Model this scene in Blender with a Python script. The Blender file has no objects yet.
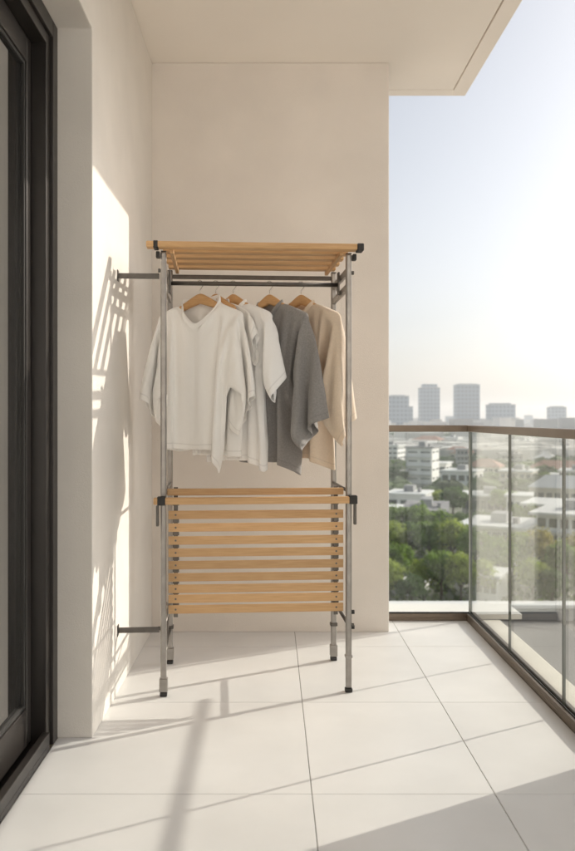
import bpy, bmesh, math, random
from mathutils import Vector, Matrix
sc = bpy.context.scene
C = sc.collection
PI = math.pi
R = math.radians
rnd = random.Random(7)

# ------------------------------------------------------------------ helpers
class MB:
    """collects boxes, tubes and prisms; build() links them as one mesh object"""
    def __init__(s): s.v = []; s.f = []; s.m = []
    def add(s, v, f, mi=0):
        b = len(s.v); s.v += [tuple(p) for p in v]
        for q in f: s.f.append([b+i for i in q]); s.m.append(mi)
        return s
    def box(s, x0, x1, y0, y1, z0, z1, mi=0):
        v = [(x0,y0,z0),(x1,y0,z0),(x1,y1,z0),(x0,y1,z0),(x0,y0,z1),(x1,y0,z1),(x1,y1,z1),(x0,y1,z1)]
        return s.add(v, [(0,3,2,1),(4,5,6,7),(0,1,5,4),(1,2,6,5),(2,3,7,6),(3,0,4,7)], mi)
    def cbox(s, x, y, z, a, b, c, mi=0): return s.box(x-a/2, x+a/2, y-b/2, y+b/2, z-c/2, z+c/2, mi)
    def tube(s, pts, r, n=10, mi=0, r2=None):
        pts = [Vector(p) for p in pts]; N = len(pts); V = []; F = []
        prev = None
        for i, p in enumerate(pts):
            t = (pts[min(i+1, N-1)] - pts[max(i-1, 0)]).normalized()
            if prev is None:
                a = Vector((0,0,1)) if abs(t.z) < .9 else Vector((1,0,0))
            else: a = prev
            u = (a - t*a.dot(t)).normalized(); w = t.cross(u); prev = u
            rr = r if r2 is None else r + (r2-r)*i/(N-1)
            for k in range(n):
                an = 2*PI*k/n; V.append(p + u*rr*math.cos(an) + w*rr*math.sin(an))
        for i in range(N-1):
            for k in range(n): F.append((i*n+k, i*n+(k+1) % n, (i+1)*n+(k+1) % n, (i+1)*n+k))
        F.append(tuple(range(n))[::-1]); F.append(tuple(range((N-1)*n, N*n)))
        return s.add(V, F, mi)
    def prism(s, poly, axis, a, b, mi=0):
        """polygon (2-D) extruded along axis from a to b"""
        def P(q, h):
            return {'x': (h, q[0], q[1]), 'y': (q[0], h, q[1]), 'z': (q[0], q[1], h)}[axis]
        n = len(poly); V = [P(q, a) for q in poly] + [P(q, b) for q in poly]
        F = [tuple(range(n))[::-1], tuple(range(n, 2*n))] + [(i, (i+1) % n, n+(i+1) % n, n+i) for i in range(n)]
        return s.add(V, F, mi)
    def mesh(s, name, mats):
        me = bpy.data.meshes.new(name); me.from_pydata(s.v, [], s.f)
        if not isinstance(mats, (list, tuple)): mats = [mats]
        for m in mats: me.materials.append(m)
        for p, mi in zip(me.polygons, s.m): p.material_index = mi
        bm = bmesh.new(); bm.from_mesh(me); bmesh.ops.recalc_face_normals(bm, faces=bm.faces); bm.to_mesh(me); bm.free()
        return me
    def build(s, name, mats, parent=None, bevel=0, smooth=False, loc=(0,0,0)):
        return link(name, s.mesh(name, mats), parent, bevel, smooth, loc)

def link(name, me, parent=None, bevel=0, smooth=False, loc=(0,0,0)):
    o = bpy.data.objects.new(name, me); C.objects.link(o); o.location = loc
    if parent: o.parent = parent
    if smooth:
        for p in me.polygons: p.use_smooth = True
    if bevel:
        b = o.modifiers.new('bevel', 'BEVEL'); b.width = bevel; b.segments = 2; b.limit_method = 'ANGLE'; b.angle_limit = R(40)
    return o
def tag(o, label=None, cat=None, group=None, kind=None):
    if label: o['label'] = label
    if cat: o['category'] = cat
    if group: o['group'] = group
    if kind: o['kind'] = kind
    return o
def empty(name, loc=(0,0,0), rz=0):
    o = bpy.data.objects.new(name, None); C.objects.link(o); o.location = loc; o.rotation_euler = (0,0,rz); o.empty_display_size = .1
    return o
def struct(o): o['kind'] = 'structure'; return o

# ------------------------------------------------------------------ materials
def mat(name, col, rough=.6, metal=0, var=0, vscale=6, bump=0, bscale=200, spec=.5, objrand=0, island=0, col2=None, stretch=None, detail=4, translucent=0, bdist=.002, rvar=0):
    m = bpy.data.materials.new(name); m.use_nodes = True
    nt = m.node_tree; N = nt.nodes; L = nt.links; b = N['Principled BSDF']
    b.inputs['Base Color'].default_value = (*col, 1); b.inputs['Roughness'].default_value = rough
    b.inputs['Metallic'].default_value = metal; b.inputs['Specular IOR Level'].default_value = spec
    tc = N.new('ShaderNodeTexCoord'); src = tc.outputs['Object']
    if stretch:
        mp = N.new('ShaderNodeMapping'); mp.inputs['Scale'].default_value = stretch; L.new(src, mp.inputs['Vector'])
        if True:
            oi = N.new('ShaderNodeObjectInfo'); sc3 = N.new('ShaderNodeVectorMath'); sc3.operation = 'SCALE'
            sc3.inputs[0].default_value = (13., 7., 5.); L.new(oi.outputs['Random'], sc3.inputs['Scale']); L.new(sc3.outputs[0], mp.inputs['Location'])
        src = mp.outputs['Vector']
    colout = None
    if var or col2:
        n = N.new('ShaderNodeTexNoise'); n.inputs['Scale'].default_value = vscale; n.inputs['Detail'].default_value = detail; L.new(src, n.inputs['Vector'])
        r = N.new('ShaderNodeValToRGB'); r.color_ramp.elements[0].position = .33; r.color_ramp.elements[1].position = .67
        c2 = col2 or tuple(min(1, c*(1+var)) for c in col); c1 = col if col2 else tuple(c*(1-var) for c in col)
        r.color_ramp.elements[0].color = (*c1, 1); r.color_ramp.elements[1].color = (*c2, 1)
        L.new(n.outputs['Fac'], r.inputs['Fac']); colout = r.outputs['Color']
    if objrand or island:
        if island: gi = N.new('ShaderNodeNewGeometry'); ro = gi.outputs['Random Per Island']
        else: oi = N.new('ShaderNodeObjectInfo'); ro = oi.outputs['Random']
        hs = N.new('ShaderNodeHueSaturation'); k = objrand or island
        mr = N.new('ShaderNodeMapRange'); mr.inputs['To Min'].default_value = 1-k; mr.inputs['To Max'].default_value = 1+k; L.new(ro, mr.inputs['Value'])
        L.new(mr.outputs[0], hs.inputs['Value'])
        if colout: L.new(colout, hs.inputs['Color'])
        else: hs.inputs['Color'].default_value = (*col, 1)
        colout = hs.outputs['Color']
    if colout: L.new(colout, b.inputs['Base Color'])
    if rvar:
        nr = N.new('ShaderNodeTexNoise'); nr.inputs['Scale'].default_value = 3.5; nr.inputs['Detail'].default_value = 7; L.new(src, nr.inputs['Vector'])
        rr = N.new('ShaderNodeMapRange'); rr.inputs['From Min'].default_value = .3; rr.inputs['From Max'].default_value = .7
        rr.inputs['To Min'].default_value = rough-rvar; rr.inputs['To Max'].default_value = rough+rvar; L.new(nr.outputs['Fac'], rr.inputs['Value']); L.new(rr.outputs[0], b.inputs['Roughness'])
    if bump:
        n2 = N.new('ShaderNodeTexNoise'); n2.inputs['Scale'].default_value = bscale; n2.inputs['Detail'].default_value = 3; L.new(src, n2.inputs['Vector'])
        bp = N.new('ShaderNodeBump'); bp.inputs['Strength'].default_value = bump; bp.inputs['Distance'].default_value = bdist
        L.new(n2.outputs['Fac'], bp.inputs['Height']); L.new(bp.outputs[0], b.inputs['Normal'])
    if translucent:
        tr = N.new('ShaderNodeBsdfTranslucent'); mx = N.new('ShaderNodeMixShader'); mx.inputs['Fac'].default_value = translucent
        if colout: L.new(colout, tr.inputs['Color'])
        else: tr.inputs['Color'].default_value = (*col, 1)
        L.new(b.outputs[0], mx.inputs[1]); L.new(tr.outputs[0], mx.inputs[2]); L.new(mx.outputs[0], N['Material Output'].inputs['Surface'])
    return m

def glass_mat(name, tint, gain=1.0):
    m = bpy.data.materials.new(name); m.use_nodes = True; N = m.node_tree.nodes; L = m.node_tree.links
    N.remove(N['Principled BSDF'])
    t = N.new('ShaderNodeBsdfTransparent'); t.inputs['Color'].default_value = (*tint, 1)
    g = N.new('ShaderNodeBsdfGlossy'); g.inputs['Roughness'].default_value = 0.0
    f = N.new('ShaderNodeFresnel'); ge = N.new('ShaderNodeNewGeometry'); mr = N.new('ShaderNodeMapRange')
    mr.inputs['To Min'].default_value = 1.5; mr.inputs['To Max'].default_value = 1/1.5      # same pane reflectance from either face
    L.new(ge.outputs['Backfacing'], mr.inputs['Value']); L.new(mr.outputs[0], f.inputs['IOR'])
    mu = N.new('ShaderNodeMath'); mu.operation = 'MULTIPLY'; mu.inputs[1].default_value = gain; mu.use_clamp = True
    mx = N.new('ShaderNodeMixShader')
    L.new(f.outputs[0], mu.inputs[0]); L.new(mu.outputs[0], mx.inputs['Fac']); L.new(t.outputs[0], mx.inputs[1]); L.new(g.outputs[0], mx.inputs[2])
    L.new(mx.outputs[0], N['Material Output'].inputs['Surface'])
    return m

M = {}
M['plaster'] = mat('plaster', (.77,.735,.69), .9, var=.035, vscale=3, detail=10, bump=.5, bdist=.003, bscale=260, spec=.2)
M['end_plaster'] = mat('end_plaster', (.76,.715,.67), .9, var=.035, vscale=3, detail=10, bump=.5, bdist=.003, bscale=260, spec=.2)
M['ceiling'] = mat('ceiling_paint', (.87,.83,.775), .9, var=.015, vscale=2, bump=.08, bscale=220, spec=.2)
M['tile'] = mat('stoneware_tile', (.765,.758,.758), .40, var=.045, vscale=2.6, island=.022, rvar=.06, bump=.05, bscale=120, spec=.35, detail=8)
M['grout'] = mat('grout', (.30,.285,.265), .9)
M['bronze'] = mat('bronze_aluminium', (.030,.026,.0235), .36, metal=.2, var=.06, vscale=14, bump=.03, bscale=400)
M['rail'] = mat('rail_aluminium', (.19,.15,.115), .36, metal=.55, var=.05, vscale=12)
M['gasket'] = mat('black_gasket', (.018,.017,.016), .7)
M['glass'] = glass_mat('balustrade_glass', (.955,.975,.965), 1.0)
M['glass_edge'] = mat('glass_edge', (.075,.095,.085), .2, spec=.6)
M['door_glass'] = glass_mat('door_glass', (.94,.95,.94), 3.4)
M['ledge'] = mat('coping_stone', (.74,.70,.62), .7, var=.05, vscale=5, bump=.1, bscale=90)
M['ledge_white'] = mat('coping_white', (.80,.79,.77), .6, var=.03, vscale=5)
M['wood'] = mat('beech_wood', (.56,.33,.15), .5, col2=(.66,.42,.21), vscale=9, stretch=(1.2,22,22), bump=.06, bscale=12, detail=6, objrand=.17)
M['wood_dark'] = mat('hanger_wood', (.55,.31,.13), .42, col2=(.64,.38,.175), vscale=10, stretch=(3,20,20), detail=5)
M['steel'] = mat('galvanised_steel', (.33,.31,.29), .38, metal=.85, var=.10, vscale=25)
M['steel_dark'] = mat('dark_steel', (.13,.12,.11), .40, metal=.8, var=.12, vscale=25)
M['rubber'] = mat('black_rubber', (.03,.028,.027), .65)
M['chrome'] = mat('hook_wire', (.62,.60,.57), .22, metal=1)
M['curtain'] = mat('curtain_linen', (.84,.77,.66), .9, var=.05, vscale=30, translucent=.3)
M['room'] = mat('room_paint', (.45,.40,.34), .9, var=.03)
def cloth(name, col, var, tr, col2=None):
    m_ = cloth_base(name, col, var, tr); b = m_.node_tree.nodes['Principled BSDF']; b.inputs['Sheen Weight'].default_value = .35; b.inputs['Sheen Roughness'].default_value = .6
    N = m_.node_tree.nodes; L = m_.node_tree.links
    an = N.new('ShaderNodeAttribute'); an.attribute_name = 'hem'; sub = N.new('ShaderNodeMath'); sub.operation = 'SUBTRACT'; sub.inputs[1].default_value = 1.0; L.new(an.outputs['Fac'], sub.inputs[0])
    ab = N.new('ShaderNodeMath'); ab.operation = 'ABSOLUTE'; L.new(sub.outputs[0], ab.inputs[0])
    r_ = N.new('ShaderNodeMapRange'); r_.inputs['From Min'].default_value = .05; r_.inputs['From Max'].default_value = .16; r_.inputs['To Min'].default_value = .87; r_.inputs['To Max'].default_value = 1.0; L.new(ab.outputs[0], r_.inputs['Value'])
    hs = N.new('ShaderNodeHueSaturation'); L.new(r_.outputs[0], hs.inputs['Value'])
    old = b.inputs['Base Color'].links[0].from_socket; L.new(old, hs.inputs['Color']); L.new(hs.outputs[0], b.inputs['Base Color']); return m_
def cloth_base(name, col, var, tr): return mat(name, col, .95, var=var, vscale=140, bump=.22, bscale=38, spec=.15, translucent=tr, detail=6, bdist=.004)
M['white_cotton'] = cloth('white_cotton', (.94,.93,.91), .008, .05)
M['white_cotton2'] = cloth('white_cotton_cool', (.94,.935,.93), .008, .05)
M['grey_linen'] = cloth('grey_linen', (.29,.28,.275), .10, .1)
M['beige_linen'] = cloth('beige_linen', (.82,.70,.565), .04, .2)

# ------------------------------------------------------------------ camera
F_PX = 800.0; EYE = 1.15; VX, VY = 272.0, 418.0       # focal length and vanishing point in 575 x 851 px
cam = bpy.data.cameras.new('camera'); co = bpy.data.objects.new('camera', cam); C.objects.link(co)
co.location = (0,0,EYE); co.rotation_euler = (PI/2,0,0)
cam.sensor_width = 36; cam.lens = F_PX/851*36; cam.shift_x = (287.5-VX)/851; cam.shift_y = -(425.5-VY)/851
cam.clip_start = .05; cam.clip_end = 20000
cam.dof.use_dof = True; cam.dof.focus_distance = 3.45; cam.dof.aperture_fstop = 3.2
sc.camera = co
def ground_at(px, y_base, gz):                          # a point of the ground from a bearing and a depth
    d = F_PX*(EYE-gz)/(y_base-VY)
    return ((px-VX)*d/F_PX, d)

# ------------------------------------------------------------------ balcony shell
XL = -.645; YB = 4.30; XB = .629; ZC = 3.06; OPEN_Y = 2.875; OPEN_Z = 2.55
# floor: separate tiles with real open joints over a grout bed
mb = MB()
xs = [-.77,.122,.682,1.105]; ys = [-2.29,-1.50,-.71,.08,.867,1.657,2.447,3.237,4.027,4.535]
g = .0013
for i in range(3):
    for j in range(len(ys)-1):
        mb.box(xs[i]+(g if i else 0), xs[i+1]-g, ys[j]+g, ys[j+1]-g, -.012, 0, 0)
mb.box(-.77,1.105,-2.29,4.535,-.05,-.0045,1)
struct(mb.build('floor', [M['tile'], M['grout']], bevel=.0012))
struct(MB().box(-.92,1.16,-2.29,4.58,-.30,-.055).build('floor_slab', M['ledge']))

w = MB().prism([(YB,0),(YB,ZC-.001),(-2.2,ZC-.001),(-2.2,0),(.30,0),(.30,OPEN_Z),(OPEN_Y,OPEN_Z),(OPEN_Y,0)], 'x', -.92, XL)
o = w.build('plastered_wall', M['plaster'], bevel=.004)
tag(o, 'cream plastered side wall with the sliding door opening, catching the sun and rack shadow', 'wall')
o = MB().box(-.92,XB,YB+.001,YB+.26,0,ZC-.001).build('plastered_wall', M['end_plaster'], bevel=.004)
tag(o, 'plain beige end wall in shade behind the clothes rack', 'wall')

mb = MB(); G = .085
mb.box(-.92,1.145-G-.006,-2.3,4.745-G-.006,ZC,ZC+.24)
mb.box(1.145-G+.002,1.145,-2.3,4.745,ZC,ZC+.24)
mb.box(-.92,1.145-G+.0015,4.745-G+.002,4.745,ZC,ZC+.24)
mb.box(1.145-G-.0055,1.145-G+.0015,-2.3,4.745-G+.001,ZC+.03,ZC+.2)
mb.box(-.92,1.145-G-.0065,4.745-G-.0055,4.745-G+.0015,ZC+.03,ZC+.2)
struct(mb.build('ceiling', M['ceiling'], bevel=.002))

# coping outside the balustrade
o = MB().box(1.163,1.305,-2.29,4.578,-.30,-.004).build('balcony_coping', M['ledge'], bevel=.006)
tag(o, 'cream stone coping strip running outside the long glass balustrade', 'coping')
o = MB().prism([(-.92,4.585),(1.162,4.585),(1.162,4.70),(1.47,4.70),(1.47,4.97),(-.92,4.97)],'z',-.034,-.002).build('balcony_coping', M['ledge_white'], bevel=.006)
tag(o, 'white sunlit ledge beyond the short glass pane at the far end', 'coping')

# ------------------------------------------------------------------ sliding door
door = empty('sliding_door', (-.84,1.59,0)); tag(door, 'dark bronze sliding glass door set back in the left wall', 'door')
def dl(mb): # world -> door local
    mb.v = [(x+.84, y-1.59, z) for x, y, z in mb.v]; return mb
mb = MB()
mb.box(-.884,-.770,2.815,OPEN_Y-.001,.0,OPEN_Z-.001); mb.box(-.884,-.782,2.772,2.8145,.0,OPEN_Z-.001)
mb.box(-.884,-.770,.301,.40,0,OPEN_Z-.001)
mb.box(-.884,-.770,.4005,2.8145,OPEN_Z-.06,OPEN_Z-.001); mb.box(-.884,-.782,.4005,2.7715,OPEN_Z-.10,OPEN_Z-.0605)
dl(mb).build('door_frame', M['bronze'], door, bevel=.002)
mb = MB(); mb.box(-.884,-.7705,.4005,2.7715,0,.022); mb.box(-.795,-.7705,.4005,2.7715,.0225,.062); mb.box(-.852,-.846,.4005,2.7715,.0225,.034)
dl(mb).build('door_track', M['bronze'], door, bevel=.002)
def sash(y0, y1, x0, x1):
    mb = MB(); a = .085
    b_=.05; mb.box(x0,x1,y0,y0+b_,.036,2.448); mb.box(x0,x1,y1-b_,y1,.036,2.448)
    mb.box(x0,x1,y0+b_+.0005,y1-b_-.0005,.036,.165); mb.box(x0,x1,y0+b_+.0005,y1-b_-.0005,2.36,2.448)
    s = dl(mb).build('door_sash', M['bronze'], door, bevel=.003)
    gk = MB(); b = .012; xa, xb = (x0+x1)/2+.004, x1-.006
    ya, yb, za, zb = y0+b_+.001, y1-b_-.001, .1655, 2.3595
    gk.box(xa,xb,ya,ya+b,za,zb); gk.box(xa,xb,yb-b,yb,za,zb); gk.box(xa,xb,ya+b+.0005,yb-b-.0005,za,za+b); gk.box(xa,xb,ya+b+.0005,yb-b-.0005,zb-b,zb)
    dl(gk).build('gasket', M['gasket'], s)
    xm = (x0+x1)/2
    dl(MB().box(xm-.004,xm+.003,ya,yb,za,zb)).build('door_glass', M['door_glass'], s)
sash(1.50,2.765,-.872,-.832)
sash(.41,1.57,-.831,-.798)
# room behind the door
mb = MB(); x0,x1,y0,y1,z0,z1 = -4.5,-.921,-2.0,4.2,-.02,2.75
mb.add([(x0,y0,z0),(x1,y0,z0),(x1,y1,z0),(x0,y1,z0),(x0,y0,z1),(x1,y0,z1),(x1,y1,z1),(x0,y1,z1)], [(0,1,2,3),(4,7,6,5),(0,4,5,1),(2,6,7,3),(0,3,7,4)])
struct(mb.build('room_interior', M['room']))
def curtain(y0, y1, x, amp, wl, seed):
    r = random.Random(seed); n = int((y1-y0)/.006); V=[]; F=[]
    for k, z in enumerate((.03,.6,1.2,1.8,2.5)):
        for i in range(n+1):
            y = y0+(y1-y0)*i/n; ph = 2*PI*y/wl+.5*math.sin(3.1*y+seed)
            a = amp*(.75+.25*math.cos(1.7*k))
            V.append((x+a*math.sin(ph)+.25*a*math.sin(2.3*ph+k*.3), y+.006*math.sin(k+ph), z))
    for k in range(4):
        for i in range(n): F.append((k*(n+1)+i,k*(n+1)+i+1,(k+1)*(n+1)+i+1,(k+1)*(n+1)+i))
    return MB().add(V,F)
o = curtain(1.70,3.40,-.952,.020,.105,1).build('curtain', M['curtain'], smooth=True); tag(o, 'pale beige curtain hanging in folds behind the sliding door glass', 'curtain')

# ------------------------------------------------------------------ glass balustrade
rail = empty('glass_balustrade', (1.13,4.55,0)); tag(rail, 'frameless glass balustrade with slim bronze handrail round the balcony corner', 'balustrade')
def rl(mb): mb.v = [(x-1.13, y-4.55, z) for x, y, z in mb.v]; return mb
mb = MB()
mb.prism([(1.106,-2.29),(1.154,-2.29),(1.154,4.574),(XB+.002,4.574),(XB+.002,4.526),(1.106,4.526)], 'z', 1.072, 1.109)
rl(mb).build('handrail', M['rail'], rail, bevel=.003)
mb = MB()
mb.prism([(1.1055,-2.29),(1.1605,-2.29),(1.1605,4.583),(XB+.002,4.583),(XB+.002,4.536),(1.1055,4.536)], 'z', -.003, .018)
mb.prism([(1.1055,-2.29),(1.119,-2.29),(1.119,4.5365),(1.1055,4.5365)], 'z', .0182, .040)
mb.prism([(1.141,-2.29),(1.1605,-2.29),(1.1605,4.583),(1.141,4.583)], 'z', .0182, .040)
mb.prism([(XB+.002,4.5362),(1.1187,4.5362),(1.1187,4.544),(XB+.002,4.544)], 'z', .0184, .040)
mb.prism([(XB+.002,4.566),(1.1405,4.566),(1.1405,4.583),(XB+.002,4.583)], 'z', .0184, .040)
rl(mb).build('base_channel', M['rail'], rail, bevel=.0015)
mb = MB()
mb.box(1.1192,1.1235,-2.29,4.5435,.0188,.044); mb.box(1.1365,1.1408,-2.29,4.5435,.0188,.044)
mb.box(XB+.003,1.1185,4.5443,4.5478,.0188,.044); mb.box(XB+.003,1.1403,4.5625,4.5658,.0188,.044)
rl(mb).build('gasket', M['gasket'], rail)
joints = [4.538,3.80,3.096,2.37,1.64,.91,.18,-.55,-1.28,-2.0]
def pane(x0,x1,y0,y1):
    mb = MB().box(x0,x1,y0,y1,.0195,1.0715)
    ax = 0 if (x1-x0) < (y1-y0) else 1
    me = rl(mb).mesh('glass_panel', [M['glass'], M['glass_edge']])
    for p in me.polygons:
        if abs(p.normal[ax]) < .5: p.material_index = 1
    link('glass_panel', me, rail)
for a, b in zip(joints[1:], joints[:-1]):
    pane(1.1245,1.1355,a+.0028,b-.0028)
    if a > -1.9:
        rl(MB().box(1.124,1.136,a-.0024,a+.0024,.0405,1.0715)).build('joint_seal', M['gasket'], rail)
pane(XB+.004,1.121,4.549,4.561)
rl(MB().box(1.1213,1.1365,4.5465,4.5618,.0405,1.0715)).build('corner_seal', mat('clear_seal', (.50,.53,.50), .3), rail)

# ------------------------------------------------------------------ out of frame: fin wall throwing the shadow at bottom right, added light helpers
o = MB().box(1.31,2.62,2.56,2.80,-24,3.6).build('fin_wall', M['plaster'], bevel=.005)
tag(o, 'tall beige fin wall of the building just right of the balustrade', 'wall')
arm = empty('awning_arm', (1.93,2.8,1.235)); tag(arm, 'steel awning arm reaching out from the fin wall beside the balcony', 'awning arm')  # bar added out of view to cast the dark band on the floor
MB().box(-.06,.06,.001,.018,-.09,.09).build('wall_plate', M['steel_dark'], arm, bevel=.003)
MB().tube([(0,.018,0),(0,1.68,0)], .015, 14).build('arm_tube', M['steel'], arm, smooth=False)
for k, (a, b) in enumerate(((5.33,5.84),(5.92,6.85))):  # hidden piers added so the long panes reflect pale vertical bands
    o = MB().box(-.6,.5,a,b,-24,7).build('facade_pier', M['facade'] if 'facade' in M else M['plaster'], bevel=.01)
    tag(o, ['narrow cream facade pier next behind the end wall', 'wide cream facade pier farther behind the end wall'][k], 'pier')

# ------------------------------------------------------------------ clothes rack
RX, RY, RZ = -.078, 3.555, R(3.8)
rack = empty('clothes_rack', (RX,RY,0), RZ)
tag(rack, 'tall grey metal and slatted wood clothes rack standing on the balcony tiles against the wall', 'clothes rack')
PX, PY = .386, .22; PW = .0245; PH = 1.838
post0 = None
for sx in (-1,1):
    for sy in (-1,1):
        mb = MB().cbox(0,0,(.018+PH)/2,PW,PW,PH-.018)
        p = link('post', mb.mesh('post', M['steel']), rack, bevel=.006, loc=(sx*PX,sy*PY,0))
        MB().cbox(0,0,.009,.030,.030,.0178).build('rubber_foot', M['rubber'], p, bevel=.004)
        if (sx, sy) != (1,-1): MB().cbox(0,0,.047,.0345,.0345,.055).build('foot_sleeve', M['steel'], p, bevel=.004)
        else: MB().cbox(0,0,.150,.0305,.0305,.012).build('foot_sleeve', M['steel'], p, bevel=.003)
        MB().cbox(0,0,PH+.001,.022,.022,.003).build('post_cap', M['rubber'], p)
        if sy == 1:
            for z in (1.60,.172,.80): MB().cbox(0,0,z,.0335,.0335,.016).build('collar', M['steel_dark'], p, bevel=.003)
        for z in (1.76,.28):
            MB().tube([(sx*.0137,0,z),(sx*.022,0,z)],.008,12).build('bolt', M['steel_dark'], p)
def board(name, x0,x1,y,z0,z1,dy, bevel=.004):
    return MB().cbox(0,0,0,x1-x0,dy,z1-z0).build(name, M['wood'], rack, bevel=bevel, loc=((x0+x1)/2,y,(z0+z1)/2))
# top shelf
def cap(x, y, z, a, b, c, parent=rack): return MB().cbox(0,0,0,a,b,c).build('end_cap', M['rubber'], parent, bevel=.004, loc=(x,y,z))
board('shelf_slat', -.452,.412, -.262,1.844,1.868,.056)
cap(-.414,-.262,1.855,.020,.0585,.0305); cap(.426,-.262,1.855,.027,.0585,.0305)
for y in (-.150,-.035,.085,.205): board('shelf_slat', -.392,.392,y,1.8465,1.863,.050)
for sx in (-1,1):
    MB().cbox(0,0,0,.016,.47,.018).build('shelf_rail', M['wood'], rack, bevel=.003, loc=(sx*.352,-.005,1.8365))
    for z in (1.770,1.703):
        MB().cbox(0,0,0,.014,2*PY-PW+.004,.030).build('side_rail', M['steel'], rack, bevel=.003, loc=(sx*PX,0,z))
    MB().box(-.004,.004,-.02,.02,-.052,.05).build('bar_bracket', M['steel_dark'], rack, bevel=.002, loc=(sx*.371,-.03,1.745))
    MB().cbox(0,0,0,.016,.03,.026).build('knob', M['rubber'], rack, bevel=.003, loc=(sx*.408,-.232,1.822))
    # lower shelf hardware
    MB().cbox(0,0,0,.034,.034,.036).build('clamp', M['rubber'], rack, bevel=.004, loc=(sx*.398,-.258,.811) if sx>0 else (-.392,-.258,.811))
    MB().cbox(0,0,0,.012,.018,.085).build('lock_lever', M['steel_dark'], rack, bevel=.003, loc=(sx*.409,-.244,.748))
    mb = MB().box(-.009,.009,0,.005,.315,.86)
    for z in (.372,.418,.462,.510,.560,.612,.665,.718,.79): mb.cbox(0,.012,z,.026,.014,.016)
    mb.build('slat_hanger', M['steel_dark'], rack, bevel=.001, loc=(sx*.338,-.180,0))
    for z, r in ((.842,.009),(.282,.010),(.157,.009)):
        if sx > 0 and z == .157: continue
        MB().tube([(0,-PY+PW/2-.002,0),(0,PY-PW/2+.002,0)], r*.8, 12).build('side_rail', M['steel_dark'], rack, smooth=True, loc=(sx*PX,0,z))
    if sx < 0: MB().tube([(0,-.2,.20),(0,.02,.275)], .006, 8).build('brace', M['steel_dark'], rack, loc=(sx*(PX-.006),0,0))
MB().tube([(-.366,0,0),(.366,0,0)], .0095, 14).build('hanging_bar', M['steel_dark'], rack, smooth=True, loc=(0,-.03,1.740))
MB().cbox(0,0,0,2*PX-PW,.012,.020).build('rear_bar', M['steel_dark'], rack, bevel=.003, loc=(0,PY,1.812))
for z in (1.745,.262):
    a = MB().cbox(-.0865,0,0,.173,.012,.022).build('wall_arm', M['steel_dark'], rack, bevel=.002, loc=(-.4075,-.17,z))
    MB().cbox(-.1715,0,0,.004,.040,.046).build('wall_plate', M['steel_dark'], a, bevel=.001)
# lower slatted panel
board('panel_slat', -.372,.366,-.205,.828,.856,.022)
board('panel_slat', -.424,.383,-.258,.796,.824,.030)
for z in (.745,.692,.638,.587,.535,.484,.436,.394,.350):
    sl_ = board('panel_slat', -.368,.368,-.190,z-.0176,z+.0176,.005,.0015)
    for sx in (-1,1): MB().tube([(0,0,0),(0,-.0018,0)],.0042,10).build('screw', M['steel_dark'], sl_, loc=(sx*.338,-.0026,0))
for z in (.335,.272): MB().tube([(0,0,0),(.012,0,0)],.009,12).build('knob', M['rubber'], rack, loc=(PX+PW/2,-PY,z))

# ------------------------------------------------------------------ garments and hangers
def pattern(p):
    s=p['s']; W,L,S,D=p['W'],p['L'],p['S'],p['D']; nk=p['nk']
    nW=round(W/s); nS=round(S/s); nL=round(L/s); nD=round(D/s); nN=round(nk/s)
    F=[]; ids={}; hem=[]
    def vid(i,j,side):
        a=abs(i)
        seam=(j==0 and a>=nN) or (a==nW and j>=nD) or (a>nW and j==nD)
        k=(i,j,0 if seam else side)
        if k not in ids: ids[k]=len(ids); hem.append(float(nL-j if a<=nW else nS-a))
        return ids[k]
    for side in (-1,1):
        for i in range(-nS,nS):
            m=max(abs(i),abs(i+1)); nj=nL if m<=nW else nD
            for j in range(nj):
                q=[vid(i,j,side),vid(i+1,j,side),vid(i+1,j+1,side),vid(i,j+1,side)]
                if side>0: q=q[::-1]
                q2=[x for n,x in enumerate(q) if x not in q[:n]]
                if len(q2)>=3: F.append(q2)
    front=[vid(i,0,-1) for i in range(-nN,nN+1)]; back=[vid(i,0,1) for i in range(nN,-nN-1,-1)]
    loop=front+back[1:-1]
    return F, loop, len(ids), hem
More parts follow.
